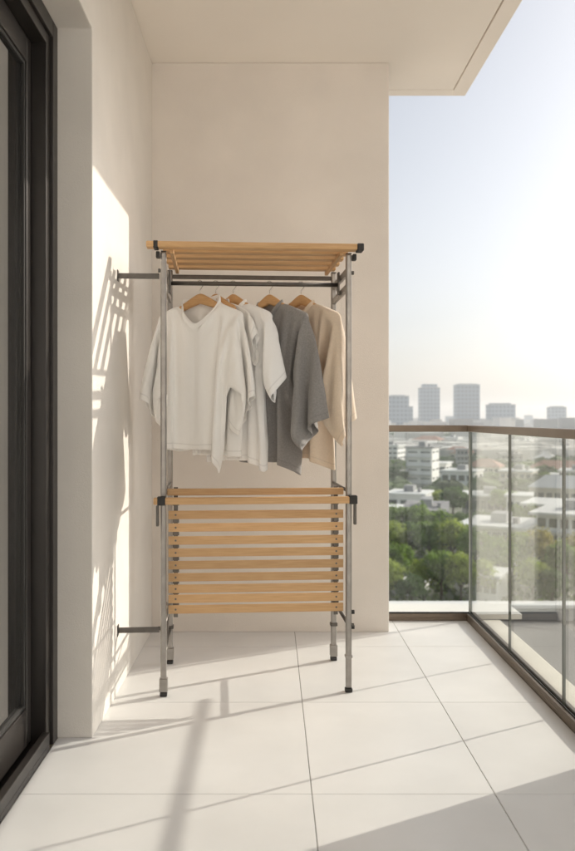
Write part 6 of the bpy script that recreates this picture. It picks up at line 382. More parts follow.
[-496,25,-3,-24,14,-23,13,-24,16,-24,15,-24,14,-23,16,-25,13,-21,13,-21,4,-19,4,-20,5,-21,10,-24,12,-24,195,-3,-10,-10,-8,-10,-8,-9,-12,-12,-15,-16,-14,-11,-10,172,-3,-10,-10,-8,-10,-8,-10,-12,-15,-16,-14,-12,-10,-10,172,-3,-10,-9,-9,-9,-9,-11,-13,-16,-17,-11,-12,-9,-23,185,-3,-10,-9,-9,-9,-10,-12,-15,-17,-14,-11,-13,-16,-19,191,-3,-11,-8,-9,-10,-10,-13,-17,-16,-12,-15,-14,-14,-20,196,-3,-11,-8,-9,-10,-12,-15,-17,-15,-11,-16,-17,-15,-23,206,-4,-10,-9,-9,-10,-13,-17,-16,-13,-16,-16,-16,-19,-21,213,-4,-10,-9,-9,-11,-16,-18,-15,-19,-10,-17,-18,-19,-22,221,-4,-10,-9,-10,-13,-19,-18,-15,-19,-9,-18,-18,-20,-22,228,-5,-9,-9,-11,-18,-18,-16,-18,-19,-14,-17,-15,-21,-23,237,-5,-9,-9,-16,-18,-18,-16,-19,-16,-22,-16,-19,-19,-23,248,-5,-8,-12,-19,-18,-15,-19,-19,-22,-18,-20,-21,-17,-22,259,-5,-9,-17,-18,-16,-18,-20,-22,-18,-21,-21,-21,-17,-22,269,-6,-12,-20,-16,-16,-21,-21,-19,-21,-21,-21,-21,-20,-20,278,-5,-19,-15,-16,-20,-21,-18,-21,-21,-21,-22,-17,-20,-19,277,-9,-16,-15,-21,-22,-17,-22,-21,-22,-22,-22,-25,-19,-21,-25,-1,-23,-2,-22,-2,-23,-2,-23,-1,-23,0,-25,0,-24,0,-25,0,-24,0,-25,0,-24,0,-25,0,-22,-2,646,-20,-12,-23,-21,-18,-23,-23,-23,-23,-23,-24,-24,-24,-25,-24,-21,-25,-24,-24,-25,-25,-24,-25,-24,-24,-23,-24,-24,656,-7,-25,-23,-21,-24,-24,-25,-24,-24,-24,-23,-24,-24,-23,-25,-24,-24,-25,-24,-25,-24,-24,-21,-23,-24,-24,-24,-24,660,-10,-23,-21,-24,-24,-25,-24,-23,-24,-24,-25,-24,-24,-25,-24,-25,-24,-25,-24,-24,-25,-24,-25,-25,-24,-21,-24,-25,670,-11,-23,-24,-24,-24,-25,-24,-25,-24,-25,-24,-25,-25,-24,-25,-24,-25,-25,-25,-25,-25,-24,-25,-25,-25,-20,-25,-25,680,-11,-25,-25,-24,-25,-25,-25,-24,-25,-25,-25,-25,-25,-25,-25,-25,-25,-25,-25,-26,-25,-25,-24,-26,-23,-25,-22,-25,691,-16,-26,-25,-26,-25,-25,-25,-25,-25,-25,-25,-26,-25,-25,-25,-25,-25,-25,-25,-25,-25,-26,-25,-24,-25,-23,-23,-25,696,-20,-25,-25,-25,-26,-25,-25,-25,-26,-25,-25,-26,-25,-25,-25,-25,-26,-25,-25,-25,-25,-25,-23,-24,-25,-25,-23,-24,667,-23,-24,-24,-24,-24,-24,-24,-24,-25,-24,-24,-24,-24,-24,-24,-24,-24,-24,-24,-24,-24,-24,-24,-24,-24,-24,-17,-24,636,-23,-22,-23,-23,-23,-23,-23,-23,-23,-23,-23,-23,-23,-23,-23,-23,-23,-23,-23,-23,-23,-23,-23,-23,-23,-23,-23,-21,612,-22,-22,-22,-22,-22,-22,-22,-22,-22,-22,-22,-22,-22,-22,-22,-22,-21,-22,-22,-22,-22,-22,-22,-22,-22,-22,-21,-22,643,-22,-23,-23,-23,-23,-23,-24,-22,-24,-23,-23,-23,-23,-23,-23,-23,-23,-23,-23,-23,-23,-23,-23,-23,-23,-23,-23,-23,673,-23,-23,-24,-24,-24,-25,-24,-24,-24,-24,-25,-24,-24,-24,-24,-24,-24,-24,-24,-24,-24,-25,-24,-24,-24,-24,-24,-24,699,-18,-26,-25,-25,-26,-25,-25,-25,-25,-26,-25,-25,-25,-25,-26,-25,-25,-25,-25,-26,-25,-25,-25,-25,-26,-25,-25,-25,693,-16,-26,-24,-25,-25,-25,-25,-25,-25,-25,-26,-25,-25,-25,-25,-25,-26,-25,-25,-25,-25,-25,-25,-26,-25,-25,-25,-25,683,-11,-25,-25,-25,-25,-25,-25,-25,-25,-25,-25,-25,-25,-25,-25,-25,-26,-25,-25,-25,-26,-25,-25,-25,-25,-26,-25,-25,679,-11,-22,-25,-25,-24,-25,-25,-25,-24,-25,-25,-25,-26,-25,-25,-25,-25,-26,-25,-25,-26,-25,-26,-25,-26,-25,-25,-26,676,-8,-24,-23,-25,-25,-25,-25,-25,-25,-25,-24,-25,-24,-25,-25,-25,-26,-26,-25,-25,-26,-25,-25,-26,-26,-25,-26,-25,674,-13,-26,-14,-25,-25,-25,-26,-25,-25,-26,-25,-25,-25,-25,-24,-25,-22,-25,-26,-26,-26,-26,-25,-26,-26,-25,-26,-26,672,-10,-25,-22,-20,-20,-23,-25,-25,-25,-26,-26,-25,-24,-25,-26,-26,-22,-26,-26,-26,-26,-26,-26,-26,-26,-26,-26,-26,654,-10,-14,-21,-21,-21,-21,-22,-23,-26,-22,-24,-26,-26,-21,-26,-25,-26,-26,-27,-26,-26,-27,-26,-26,-26,-27,-26,-26,641,-9,-15,-15,-22,-21,-21,-22,-21,-22,-22,-23,-21,-26,-19,-27,-26,-26,-27,-27,-26,-27,-27,-26,-27,-26,-27,-26,-27,627,-7,-13,-14,-15,-20,-19,-20,-21,-20,-20,-19,-19,-1,-18,203,-7,-13,-14,-13,-17,-19,-19,-20,-20,-21,-20,-20,-3,-11,193,-7,-11,-14,-14,-14,-17,-19,-19,-20,-20,-20,-21,-10,-11,192,-5,-11,-13,-14,-14,-15,-18,-18,-19,-20,-19,-19,-20,0,180,-3,-11,-13,-14,-13,-15,-15,-18,-19,-17,-17,-21,-21,-6,179,-4,-9,-13,-13,-14,-14,-14,-16,-19,-17,-18,-17,-17,-14,174,-3,-8,-12,-13,-14,-14,-14,-15,-16,-19,-18,-17,-17,-14,169,-2,-8,-11,-13,-13,-14,-14,-14,-16,-16,-19,-17,-18,-15,165,-2,-7,-10,-12,-13,-14,-14,-14,-15,-16,-17,-17,-18,-17,161,-1,-8,-8,-12,-12,-14,-14,-14,-15,-14,-17,-17,-17,-18,156,-1,-7,-8,-10,-13,-12,-15,-14,-14,-15,-15,-16,-18,-18,152,-2,-7,-7,-10,-12,-12,-13,-15,-14,-15,-15,-14,-17,-18,146,-1,-7,-7,-9,-11,-13,-12,-14,-15,-15,-14,-15,-15,-18,141,-1,-7,-7,-8,-11,-12,-11,-14,-15,-14,-15,-13,-14,-19,136,-1,-7,-6,-8,-10,-12,-12,-11,-15,-15,-14,-15,-8,-17,126,0,-7,-7,-7,-9,-12,-12,-12,-11,-17,-14,-9,0,-23,164,-24,14,-24,15,-24,16,-24,15,-24,15,-24,14,-24,12,-22,6,-20,4,-21,6,-21,8,-22,11,-22,184,-10,-9,-9,-8,-10,-11,-13,-16,-16,-15,-11,-10,162,-10,-9,-8,-9,-10,-12,-15,-16,-16,-13,-11,-8,160,-9,-9,-8,-10,-11,-13,-15,-16,-16,-11,-18,-10,170,-9,-8,-10,-9,-12,-15,-15,-16,-16,-17,-10,-9,170,-9,-9,-9,-10,-13,-15,-16,-16,-17,-17,-14,-10,179,-9,-9,-9,-12,-14,-16,-16,-16,-18,-14,-20,-15,192,-9,-9,-10,-13,-15,-16,-16,-17,-20,-15,-15,-16,195,-9,-10,-10,-14,-16,-16,-17,-20,-15,-16,-16,-16,198,-8,-10,-12,-15,-16,-17,-20,-16,-15,-18,-17,-17,205,-9,-10,-13,-16,-17,-19,-17,-16,-17,-16,-19,-24,217,-9,-11,-15,-17,-18,-18,-18,-15,-16,-21,-21,-22,225,-10,-12,-17,-17,-19,-18,-15,-16,-21,-21,-23,-22,235,-10,-15,-17,-19,-19,-15,-16,-22,-21,-22,-23,-22,245,-12,-16,-19,-19,-16,-16,-22,-22,-23,-22,-23,-22,256,-13,-19,-19,-17,-15,-22,-21,-23,-22,-23,-21,-22,260,-17,-20,-16,-17,-23,-22,-23,-22,-23,-23,-21,-21,-22,-19,-25,-24,-25,-24,-25,-24,-25,-24,-25,-24,-25,-24,-24,625,-17,-17,-19,-23,-23,-23,-22,-23,-23,-23,-22,-23,-24,-25,-24,-24,-24,-23,-24,-25,-25,-24,-25,-24,-25,-24,-25,644,-22,-18,-23,-23,-23,-23,-24,-23,-23,-23,-25,-24,-24,-25,-24,-24,-25,-24,-24,-25,-25,-24,-25,-24,-25,-24,-24,657,-24,-22,-23,-24,-23,-24,-24,-24,-24,-25,-24,-25,-25,-24,-25,-25,-24,-25,-24,-25,-25,-24,-25,-24,-25,-24,-25,663,-22,-23,-24,-24,-24,-24,-25,-25,-24,-25,-25,-25,-24,-25,-24,-25,-25,-24,-25,-25,-25,-24,-25,-25,-25,-24,-25,670,-24,-23,-25,-25,-24,-25,-25,-25,-25,-24,-25,-25,-24,-25,-25,-25,-25,-24,-25,-25,-25,-25,-25,-25,-25,-25,-25,678,-26,-25,-25,-25,-25,-25,-26,-25,-25,-25,-25,-25,-25,-25,-25,-25,-25,-25,-25,-26,-25,-25,-25,-25,-25,-25,-25,682,-26,-26,-25,-25,-25,-25,-25,-26,-25,-25,-25,-26,-25,-25,-25,-25,-26,-25,-25,-25,-25,-25,-26,-25,-25,-25,-25,690,-26,-24,-24,-24,-25,-25,-24,-25,-25,-24,-25,-25,-25,-24,-25,-25,-25,-24,-25,-25,-24,-25,-25,-24,-25,-25,-24,-24,684,-24,-24,-24,-24,-24,-25,-24,-25,-24,-25,-24,-25,-24,-25,-24,-25,-24,-25,-25,-24,-24,-25,-25,-24,-24,-25,-24,-25,683,-24,-24,-24,-24,-25,-24,-25,-24,-24,-25,-24,-25,-24,-25,-24,-24,-25,-24,-25,-24,-24,-25,-24,-25,-24,-24,-25,-24,682,-24,-23,-25,-24,-25,-24,-25,-24,-25,-24,-24,-25,-24,-24,-24,-24,-25,-24,-24,-25,-24,-25,-24,-25,-24,-25,-24,-25,685,-22,-25,-25,-24,-25,-24,-25,-24,-25,-24,-25,-24,-24,-25,-24,-25,-24,-25,-24,-25,-24,-25,-24,-25,-24,-25,-24,-25,673,-25,-26,-25,-25,-25,-25,-25,-25,-25,-25,-25,-25,-25,-25,-24,-25,-25,-25,-25,-25,-25,-25,-25,-25,-25,-25,-24,668,-25,-25,-25,-24,-25,-25,-25,-25,-25,-25,-24,-25,-25,-25,-25,-24,-25,-25,-25,-25,-24,-26,-25,-25,-24,-25,-25,663,-25,-24,-24,-24,-25,-24,-25,-25,-25,-24,-25,-25,-25,-25,-24,-26,-24,-26,-25,-25,-25,-24,-24,-25,-25,-25,-26,660,-25,-25,-24,-25,-23,-24,-24,-25,-24,-25,-24,-25,-24,-26,-25,-25,-25,-25,-24,-25,-26,-25,-25,-23,-25,-26,-25,655,-21,-25,-25,-25,-25,-24,-25,-24,-24,-24,-24,-23,-22,-24,-25,-26,-25,-25,-25,-25,-26,-26,-25,-24,-25,-26,-26,656,-24,-22,-23,-23,-24,-24,-24,-24,-24,-24,-25,-24,-26,-25,-26,-25,-26,-25,-23,-24,-26,-25,-26,-25,-26,-26,-25,641,-18,-21,-21,-22,-24,-24,-24,-24,-23,-24,-24,-24,-25,-26,-22,-26,-25,-27,-25,-24,-25,-26,-26,-26,-26,-26,-25,635,-21,-19,-20,-21,-21,-21,-23,-23,-25,-22,-21,-22,-26,-26,-26,-26,-26,-26,-24,-26,-25,-26,-26,-27,-26,-26,-27,627,-17,-23,-18,-21,-21,-21,-20,-21,-21,-23,-23,-17,224,-13,-16,-22,-17,-20,-20,-19,-19,-19,-19,-18,-22,201,-12,-15,-16,-21,-19,-20,-19,-19,-19,-19,-19,-20,195,-12,-14,-15,-16,-21,-20,-19,-19,-20,-18,-19,-20,189,-10,-14,-14,-15,-17,-21,-20,-19,-20,-18,-19,-19,182,-10,-12,-14,-15,-15,-18,-20,-20,-19,-20,-19,-19,177,-10,-10,-14,-14,-15,-15,-19,-20,-20,-19,-20,-19,171,-10,-9,-13,-14,-15,-15,-15,-20,-19,-20,-20,-19,164,-8,-10,-11,-14,-15,-15,-15,-15,-20,-20,-19,-20,158,-8,-10,-10,-13,-14,-15,-15,-15,-16,-20,-20,-19,150,-7,-10,-10,-11,-14,-15,-15,-15,-15,-16,-20,-20,143,-6,-10,-10,-10,-13,-14,-16,-14,-16,-15,-16,-20,135,-5,-10,-10,-10,-11,-14,-15,-15,-15,-15,-16,-13,125,-5,-10,-10,-10,-10,-13,-14,-16,-14,-16,-15,-14,121,-4,-8,-10,-10,-10,-11,-15,-15,-15,-15,-15,-13,117,-4,-8,-10,-10,-10,-10,-14,-15,-15,-14,-15,-15,115,-4,-7,-10,-10,-10,-9,-12,-15,-15,-15,-14,-13]],
[[-24,3,23,-5,21,-2,19,-5,11,-10,28,-7,16,-7,5,3,-22,11,-32,10,-31,10,0,-15,26,-8,12,0,25,-5,-66,23,13,15,16,13,6,-11,-21,-22,-8,18,13,-6,26,-71,24,12,11,23,11,-2,-19,-21,-19,16,17,2,-7,26,-69,23,9,15,23,7,-10,-22,-21,0,16,16,-12,3,24,-67,24,7,18,21,1,-19,-21,-11,14,16,-1,-12,11,19,-61,22,6,21,17,-8,-22,-17,6,17,4,-12,-3,16,0,-42,20,8,23,9,-17,-21,-3,15,8,-8,-13,18,14,-8,-41,18,11,23,-2,-21,-13,12,10,-5,-16,10,18,19,-2,-58,15,16,19,-12,-20,3,12,-2,-17,8,17,17,15,1,-67,11,22,10,-20,-8,11,2,-18,7,17,15,18,9,-3,-70,13,23,-1,-18,4,5,-17,6,16,16,17,10,6,-4,-73,15,22,-14,-4,6,-17,5,16,16,16,1,-3,4,15,-75,20,13,-12,3,-17,5,15,16,15,1,-2,-2,4,25,-81,24,5,-6,-17,5,14,16,14,-1,0,1,7,-1,9,-63,22,-2,-18,4,14,15,13,3,-1,7,11,8,0,10,-76,13,-17,1,12,13,14,4,5,10,10,9,9,2,7,-96,-1,4,15,8,11,11,12,11,9,9,9,8,7,3,1,-18,19,-15,15,-12,12,-8,7,-3,-2,12,-16,9,-14,11,-16,14,-19,17,-22,21,-25,25,-30,26,-27,25,-84,-16,17,13,13,11,11,8,8,6,5,3,2,0,-1,-1,-3,-1,0,2,-8,-5,-4,-5,-5,-5,-5,-1,-1,-20,-13,3,8,9,9,10,17,4,0,0,-2,-1,-2,-1,-2,-2,-2,-1,3,1,1,0,0,-1,-6,-18,-10,-3,16,-14,9,9,7,5,2,1,-4,-7,-2,-1,-2,-1,-2,-1,-1,-1,0,-1,1,2,2,3,10,3,-5,-6,-15,27,-14,9,-8,-3,-2,-1,-1,-1,0,0,1,0,1,1,1,1,0,0,0,0,0,0,0,0,2,5,11,-11,26,-13,-1,-2,0,-1,0,0,0,0,0,0,0,0,1,0,0,0,0,0,0,-1,0,0,0,0,6,12,-10,27,-10,-1,1,0,0,0,0,0,0,0,0,0,0,0,0,0,0,0,0,0,0,0,0,0,-1,-1,10,-8,15,-5,-10,1,0,0,1,0,1,1,1,0,1,1,1,1,2,1,1,2,1,1,2,2,2,1,-1,0,-2,0,-2,0,0,0,1,1,1,1,1,1,1,2,1,2,1,2,1,2,1,2,1,2,1,2,1,1,-9,1,2,0,1,1,1,1,1,0,1,1,1,1,1,0,1,1,0,1,1,1,0,1,0,1,0,1,0,-2,-1,7,1,-1,1,0,0,1,1,1,1,0,2,1,1,1,0,-1,0,-1,0,-1,0,0,0,0,0,-1,0,0,14,2,1,1,0,1,0,1,0,1,1,1,0,1,0,1,0,0,0,0,0,0,0,0,0,0,0,0,0,19,-13,2,1,1,0,1,0,0,0,0,-1,0,0,-1,0,-1,0,-1,-1,-1,-1,0,-1,-1,-1,-1,-1,-1,39,-15,-1,-4,-3,-4,-2,-3,-2,-2,0,-1,0,1,0,1,0,1,0,0,0,-1,0,0,-1,0,0,-1,0,54,-16,4,-3,-3,-3,-4,-3,-4,-6,-4,-4,-3,-3,-1,-1,0,-1,-1,-1,0,-1,0,-1,0,-1,0,-1,0,79,-17,-14,-2,-2,0,0,-1,0,-1,-1,-2,-3,-3,0,-1,-1,0,-1,-1,0,-1,-1,0,-1,0,-1,0,-1,72,-19,-13,6,-3,-4,-3,-2,-2,-1,2,0,0,0,-4,-6,0,0,0,0,0,0,0,0,-1,0,0,1,1,66,-14,-23,5,3,1,-2,-3,-4,-4,-3,-3,-2,0,-1,-1,0,1,0,1,0,0,1,1,0,1,0,1,1,64,-19,-24,1,-2,-8,8,6,1,-1,-2,-3,-4,-3,1,1,1,0,1,1,1,0,1,0,1,1,0,1,1,42,-11,-20,-17,-8,3,-4,5,12,6,2,-2,-5,-15,21,-2,1,1,1,0,1,1,1,1,1,1,1,1,0,31,-10,-18,-13,-16,-14,5,-4,5,11,10,8,7,-25,21,38,-7,-15,-20,-10,-15,-17,5,2,1,9,11,8,-18,18,50,-1,-14,-17,-19,-8,-15,-19,4,3,0,9,13,-11,18,58,4,-14,-12,-20,-15,-8,-17,-19,-2,11,9,-2,3,18,66,9,-15,-14,-12,-20,-12,-9,-17,-20,0,11,11,8,7,74,12,-11,-19,-8,-16,-18,-8,-11,-19,-19,0,9,9,15,83,17,-8,-19,-13,-6,-20,-15,-5,-14,-20,-19,4,12,15,90,21,-3,-20,-17,-5,-11,-20,-12,-4,-17,-19,-19,15,-4,114,23,2,-16,-21,-11,-2,-17,-17,-11,-4,-19,-19,-15,7,119,25,6,-13,-22,-15,-3,-6,-20,-14,-10,-6,-20,-17,4,111,25,10,-9,-22,-18,-10,2,-13,-18,-12,-5,-14,-20,5,98,26,12,-4,-21,-20,-14,-3,2,-18,-15,-11,-5,-19,4,86,25,14,1,-17,-22,-18,-8,6,-7,-19,-13,-3,-16,5,72,25,15,5,-14,-22,-18,-16,2,6,-15,-16,-8,-7,6,57,24,16,10,-11,-21,-20,-18,-5,6,2,-19,-3,-8,5,43,23,15,14,-6,-20,-22,-19,-11,1,12,-10,-8,0,3,-393,-3,-8,-7,28,-9,30,-8,24,-6,16,-4,4,-2,18,-13,30,-10,18,-8,14,-9,11,-8,7,-6,-96,-6,22,20,14,6,6,20,14,7,6,3,-13,-96,-1,22,19,12,3,16,18,12,6,7,-3,-16,-92,4,23,17,8,8,20,16,9,8,4,-9,-18,-87,10,22,14,5,18,19,12,8,10,0,-19,-14,-80,13,22,8,12,21,15,10,13,-1,0,-6,-11,-90,16,20,7,17,20,12,14,-9,0,-9,5,2,-88,19,15,11,20,16,15,-6,-11,-6,-3,-3,0,-60,19,12,18,20,16,-1,-12,-7,-2,-1,-1,15,-68,18,14,21,18,6,-8,-11,-1,-3,0,16,-1,-61,16,19,21,12,-4,-12,-2,-5,5,13,-2,3,-56,18,21,17,2,-10,-5,-6,9,9,-3,2,5,-49,19,20,10,-8,-6,-8,14,4,-3,1,2,12,-48,21,16,-4,-4,-8,15,-1,0,4,6,9,4,-48,20,-3,5,-6,13,-1,3,7,9,10,7,8,-63,4,11,-4,10,2,7,8,9,9,8,9,7,-70,2,9,7,6,9,9,9,9,8,9,8,2,4,3,4,3,3,4,4,1,-1,0,-1,0,-1,-2,-2,-91,4,9,10,9,8,9,9,9,8,8,8,5,2,1,1,1,0,0,-2,-1,-1,-2,-1,-1,-2,-1,-2,-72,9,11,8,6,10,8,8,6,5,4,2,1,0,1,-1,0,-1,-1,-1,-1,-1,-1,-1,-1,-2,-1,-1,-50,9,10,10,8,6,4,4,2,1,0,0,0,-1,-1,-1,-2,-1,-2,-1,-2,-2,-2,-2,-1,-2,-2,-2,-13,11,7,4,2,0,0,0,-1,-1,-2,-1,-2,-2,-2,-2,-2,-2,-2,-2,-2,-2,-2,-1,-2,-2,-2,-2,30,-5,-2,-1,-2,-1,-1,-1,-1,-1,-1,-1,-1,-1,0,-1,0,0,0,0,1,0,1,0,2,1,1,2,28,-5,-2,-1,-1,-1,0,-1,-1,0,0,-1,0,0,0,0,0,0,0,0,0,1,0,1,0,1,1,0,23,-1,0,4,-1,0,-1,-1,-2,-1,-1,-1,-1,-1,-1,-1,-1,-2,-1,-1,-1,-1,-1,-1,-1,-1,-1,-1,-1,41,3,1,-1,-3,1,-1,0,0,-1,-1,0,-1,-1,0,-1,-1,-1,0,-1,-1,-1,0,-1,-1,-1,-1,-1,-1,33,2,-2,0,-1,1,0,0,0,-1,0,0,-1,0,-1,0,-1,-1,0,-1,0,-1,-1,-1,0,-1,-1,-1,-1,31,1,-1,0,1,0,0,0,0,-1,0,-1,0,0,-1,-1,0,-1,0,-1,0,-1,-1,-1,0,-1,-1,-1,-1,29,6,-1,0,0,0,-1,0,0,-1,0,-1,0,-1,0,-1,0,-1,0,-1,0,-1,0,-1,-1,0,-1,-1,0,26,-6,-1,-2,-1,-1,-1,-1,-1,0,-1,0,0,0,0,-1,0,0,0,0,0,0,0,0,0,1,0,0,33,-7,-3,-2,-3,-2,-2,-2,-2,-2,-1,-1,-2,-1,-1,-1,-1,0,-1,-1,0,-1,0,-1,0,0,0,-1,57,-2,-2,-3,-3,-3,-3,-3,-3,-2,1,-1,0,-1,-1,0,-1,-1,0,-1,0,-1,0,-1,-1,0,-1,-1,52,1,-2,-2,-2,-3,-2,-3,-2,-3,-4,-3,-4,0,0,0,0,0,0,0,0,0,0,1,0,0,0,0,45,-14,-5,-1,-1,0,0,0,0,1,0,-1,-1,0,-1,0,0,0,0,0,0,0,0,0,0,0,0,0,43,-19,1,2,0,-1,-1,-1,0,0,0,1,1,0,-1,0,0,0,0,0,0,0,0,0,0,0,0,0,21,-12,-14,-4,9,6,3,1,-9,-7,-5,-5,-5,2,6,10,-1,1,0,1,1,2,1,1,0,1,1,1,-2,15,-18,-12,-6,11,9,7,6,-2,-4,-4,-5,6,-3,13,-18,-9,-13,8,9,9,10,4,3,0,-4,-18,16,-4,-15,-9,-15,8,9,9,8,5,3,10,-22,1,16,-14,-13,-10,-16,8,8,8,9,6,21,-16,-16,16,8,-18,-13,-9,-17,8,8,8,9,38,-14,-22,1,17,1,-19,-14,-9,-18,9,8,9,58,-16,-19,-16,13,17,-9,-16,-15,-10,-18,9,10,75,-18,-14,-22,-2,18,13,-15,-15,-15,-11,-19,11,94,-20,-14,-18,-14,9,18,8,-18,-14,-15,-13,-19,113,-16,-22,-8,-21,-3,14,18,1,-18,-14,-18,-22,111,-12,-23,-8,-17,-16,7,15,19,-9,-20,-20,-20,105,-7,-24,-11,-10,-22,-4,12,16,17,-20,-20,-21,95,-2,-24,-14,-11,-15,-14,2,19,19,-5,-20,-20,85,3,-24,-13,-18,-3,-21,-4,8,18,19,-18,-20,73,8,-23,-17,-17,-12,-3,-13,-1,14,22,2,-20,57,17,-24,-12,-17,-20,7,-19,-3,1,22,18,-15,50,17,-24,-12,-20,-19,2,-2,-9,-10,14,22,7],
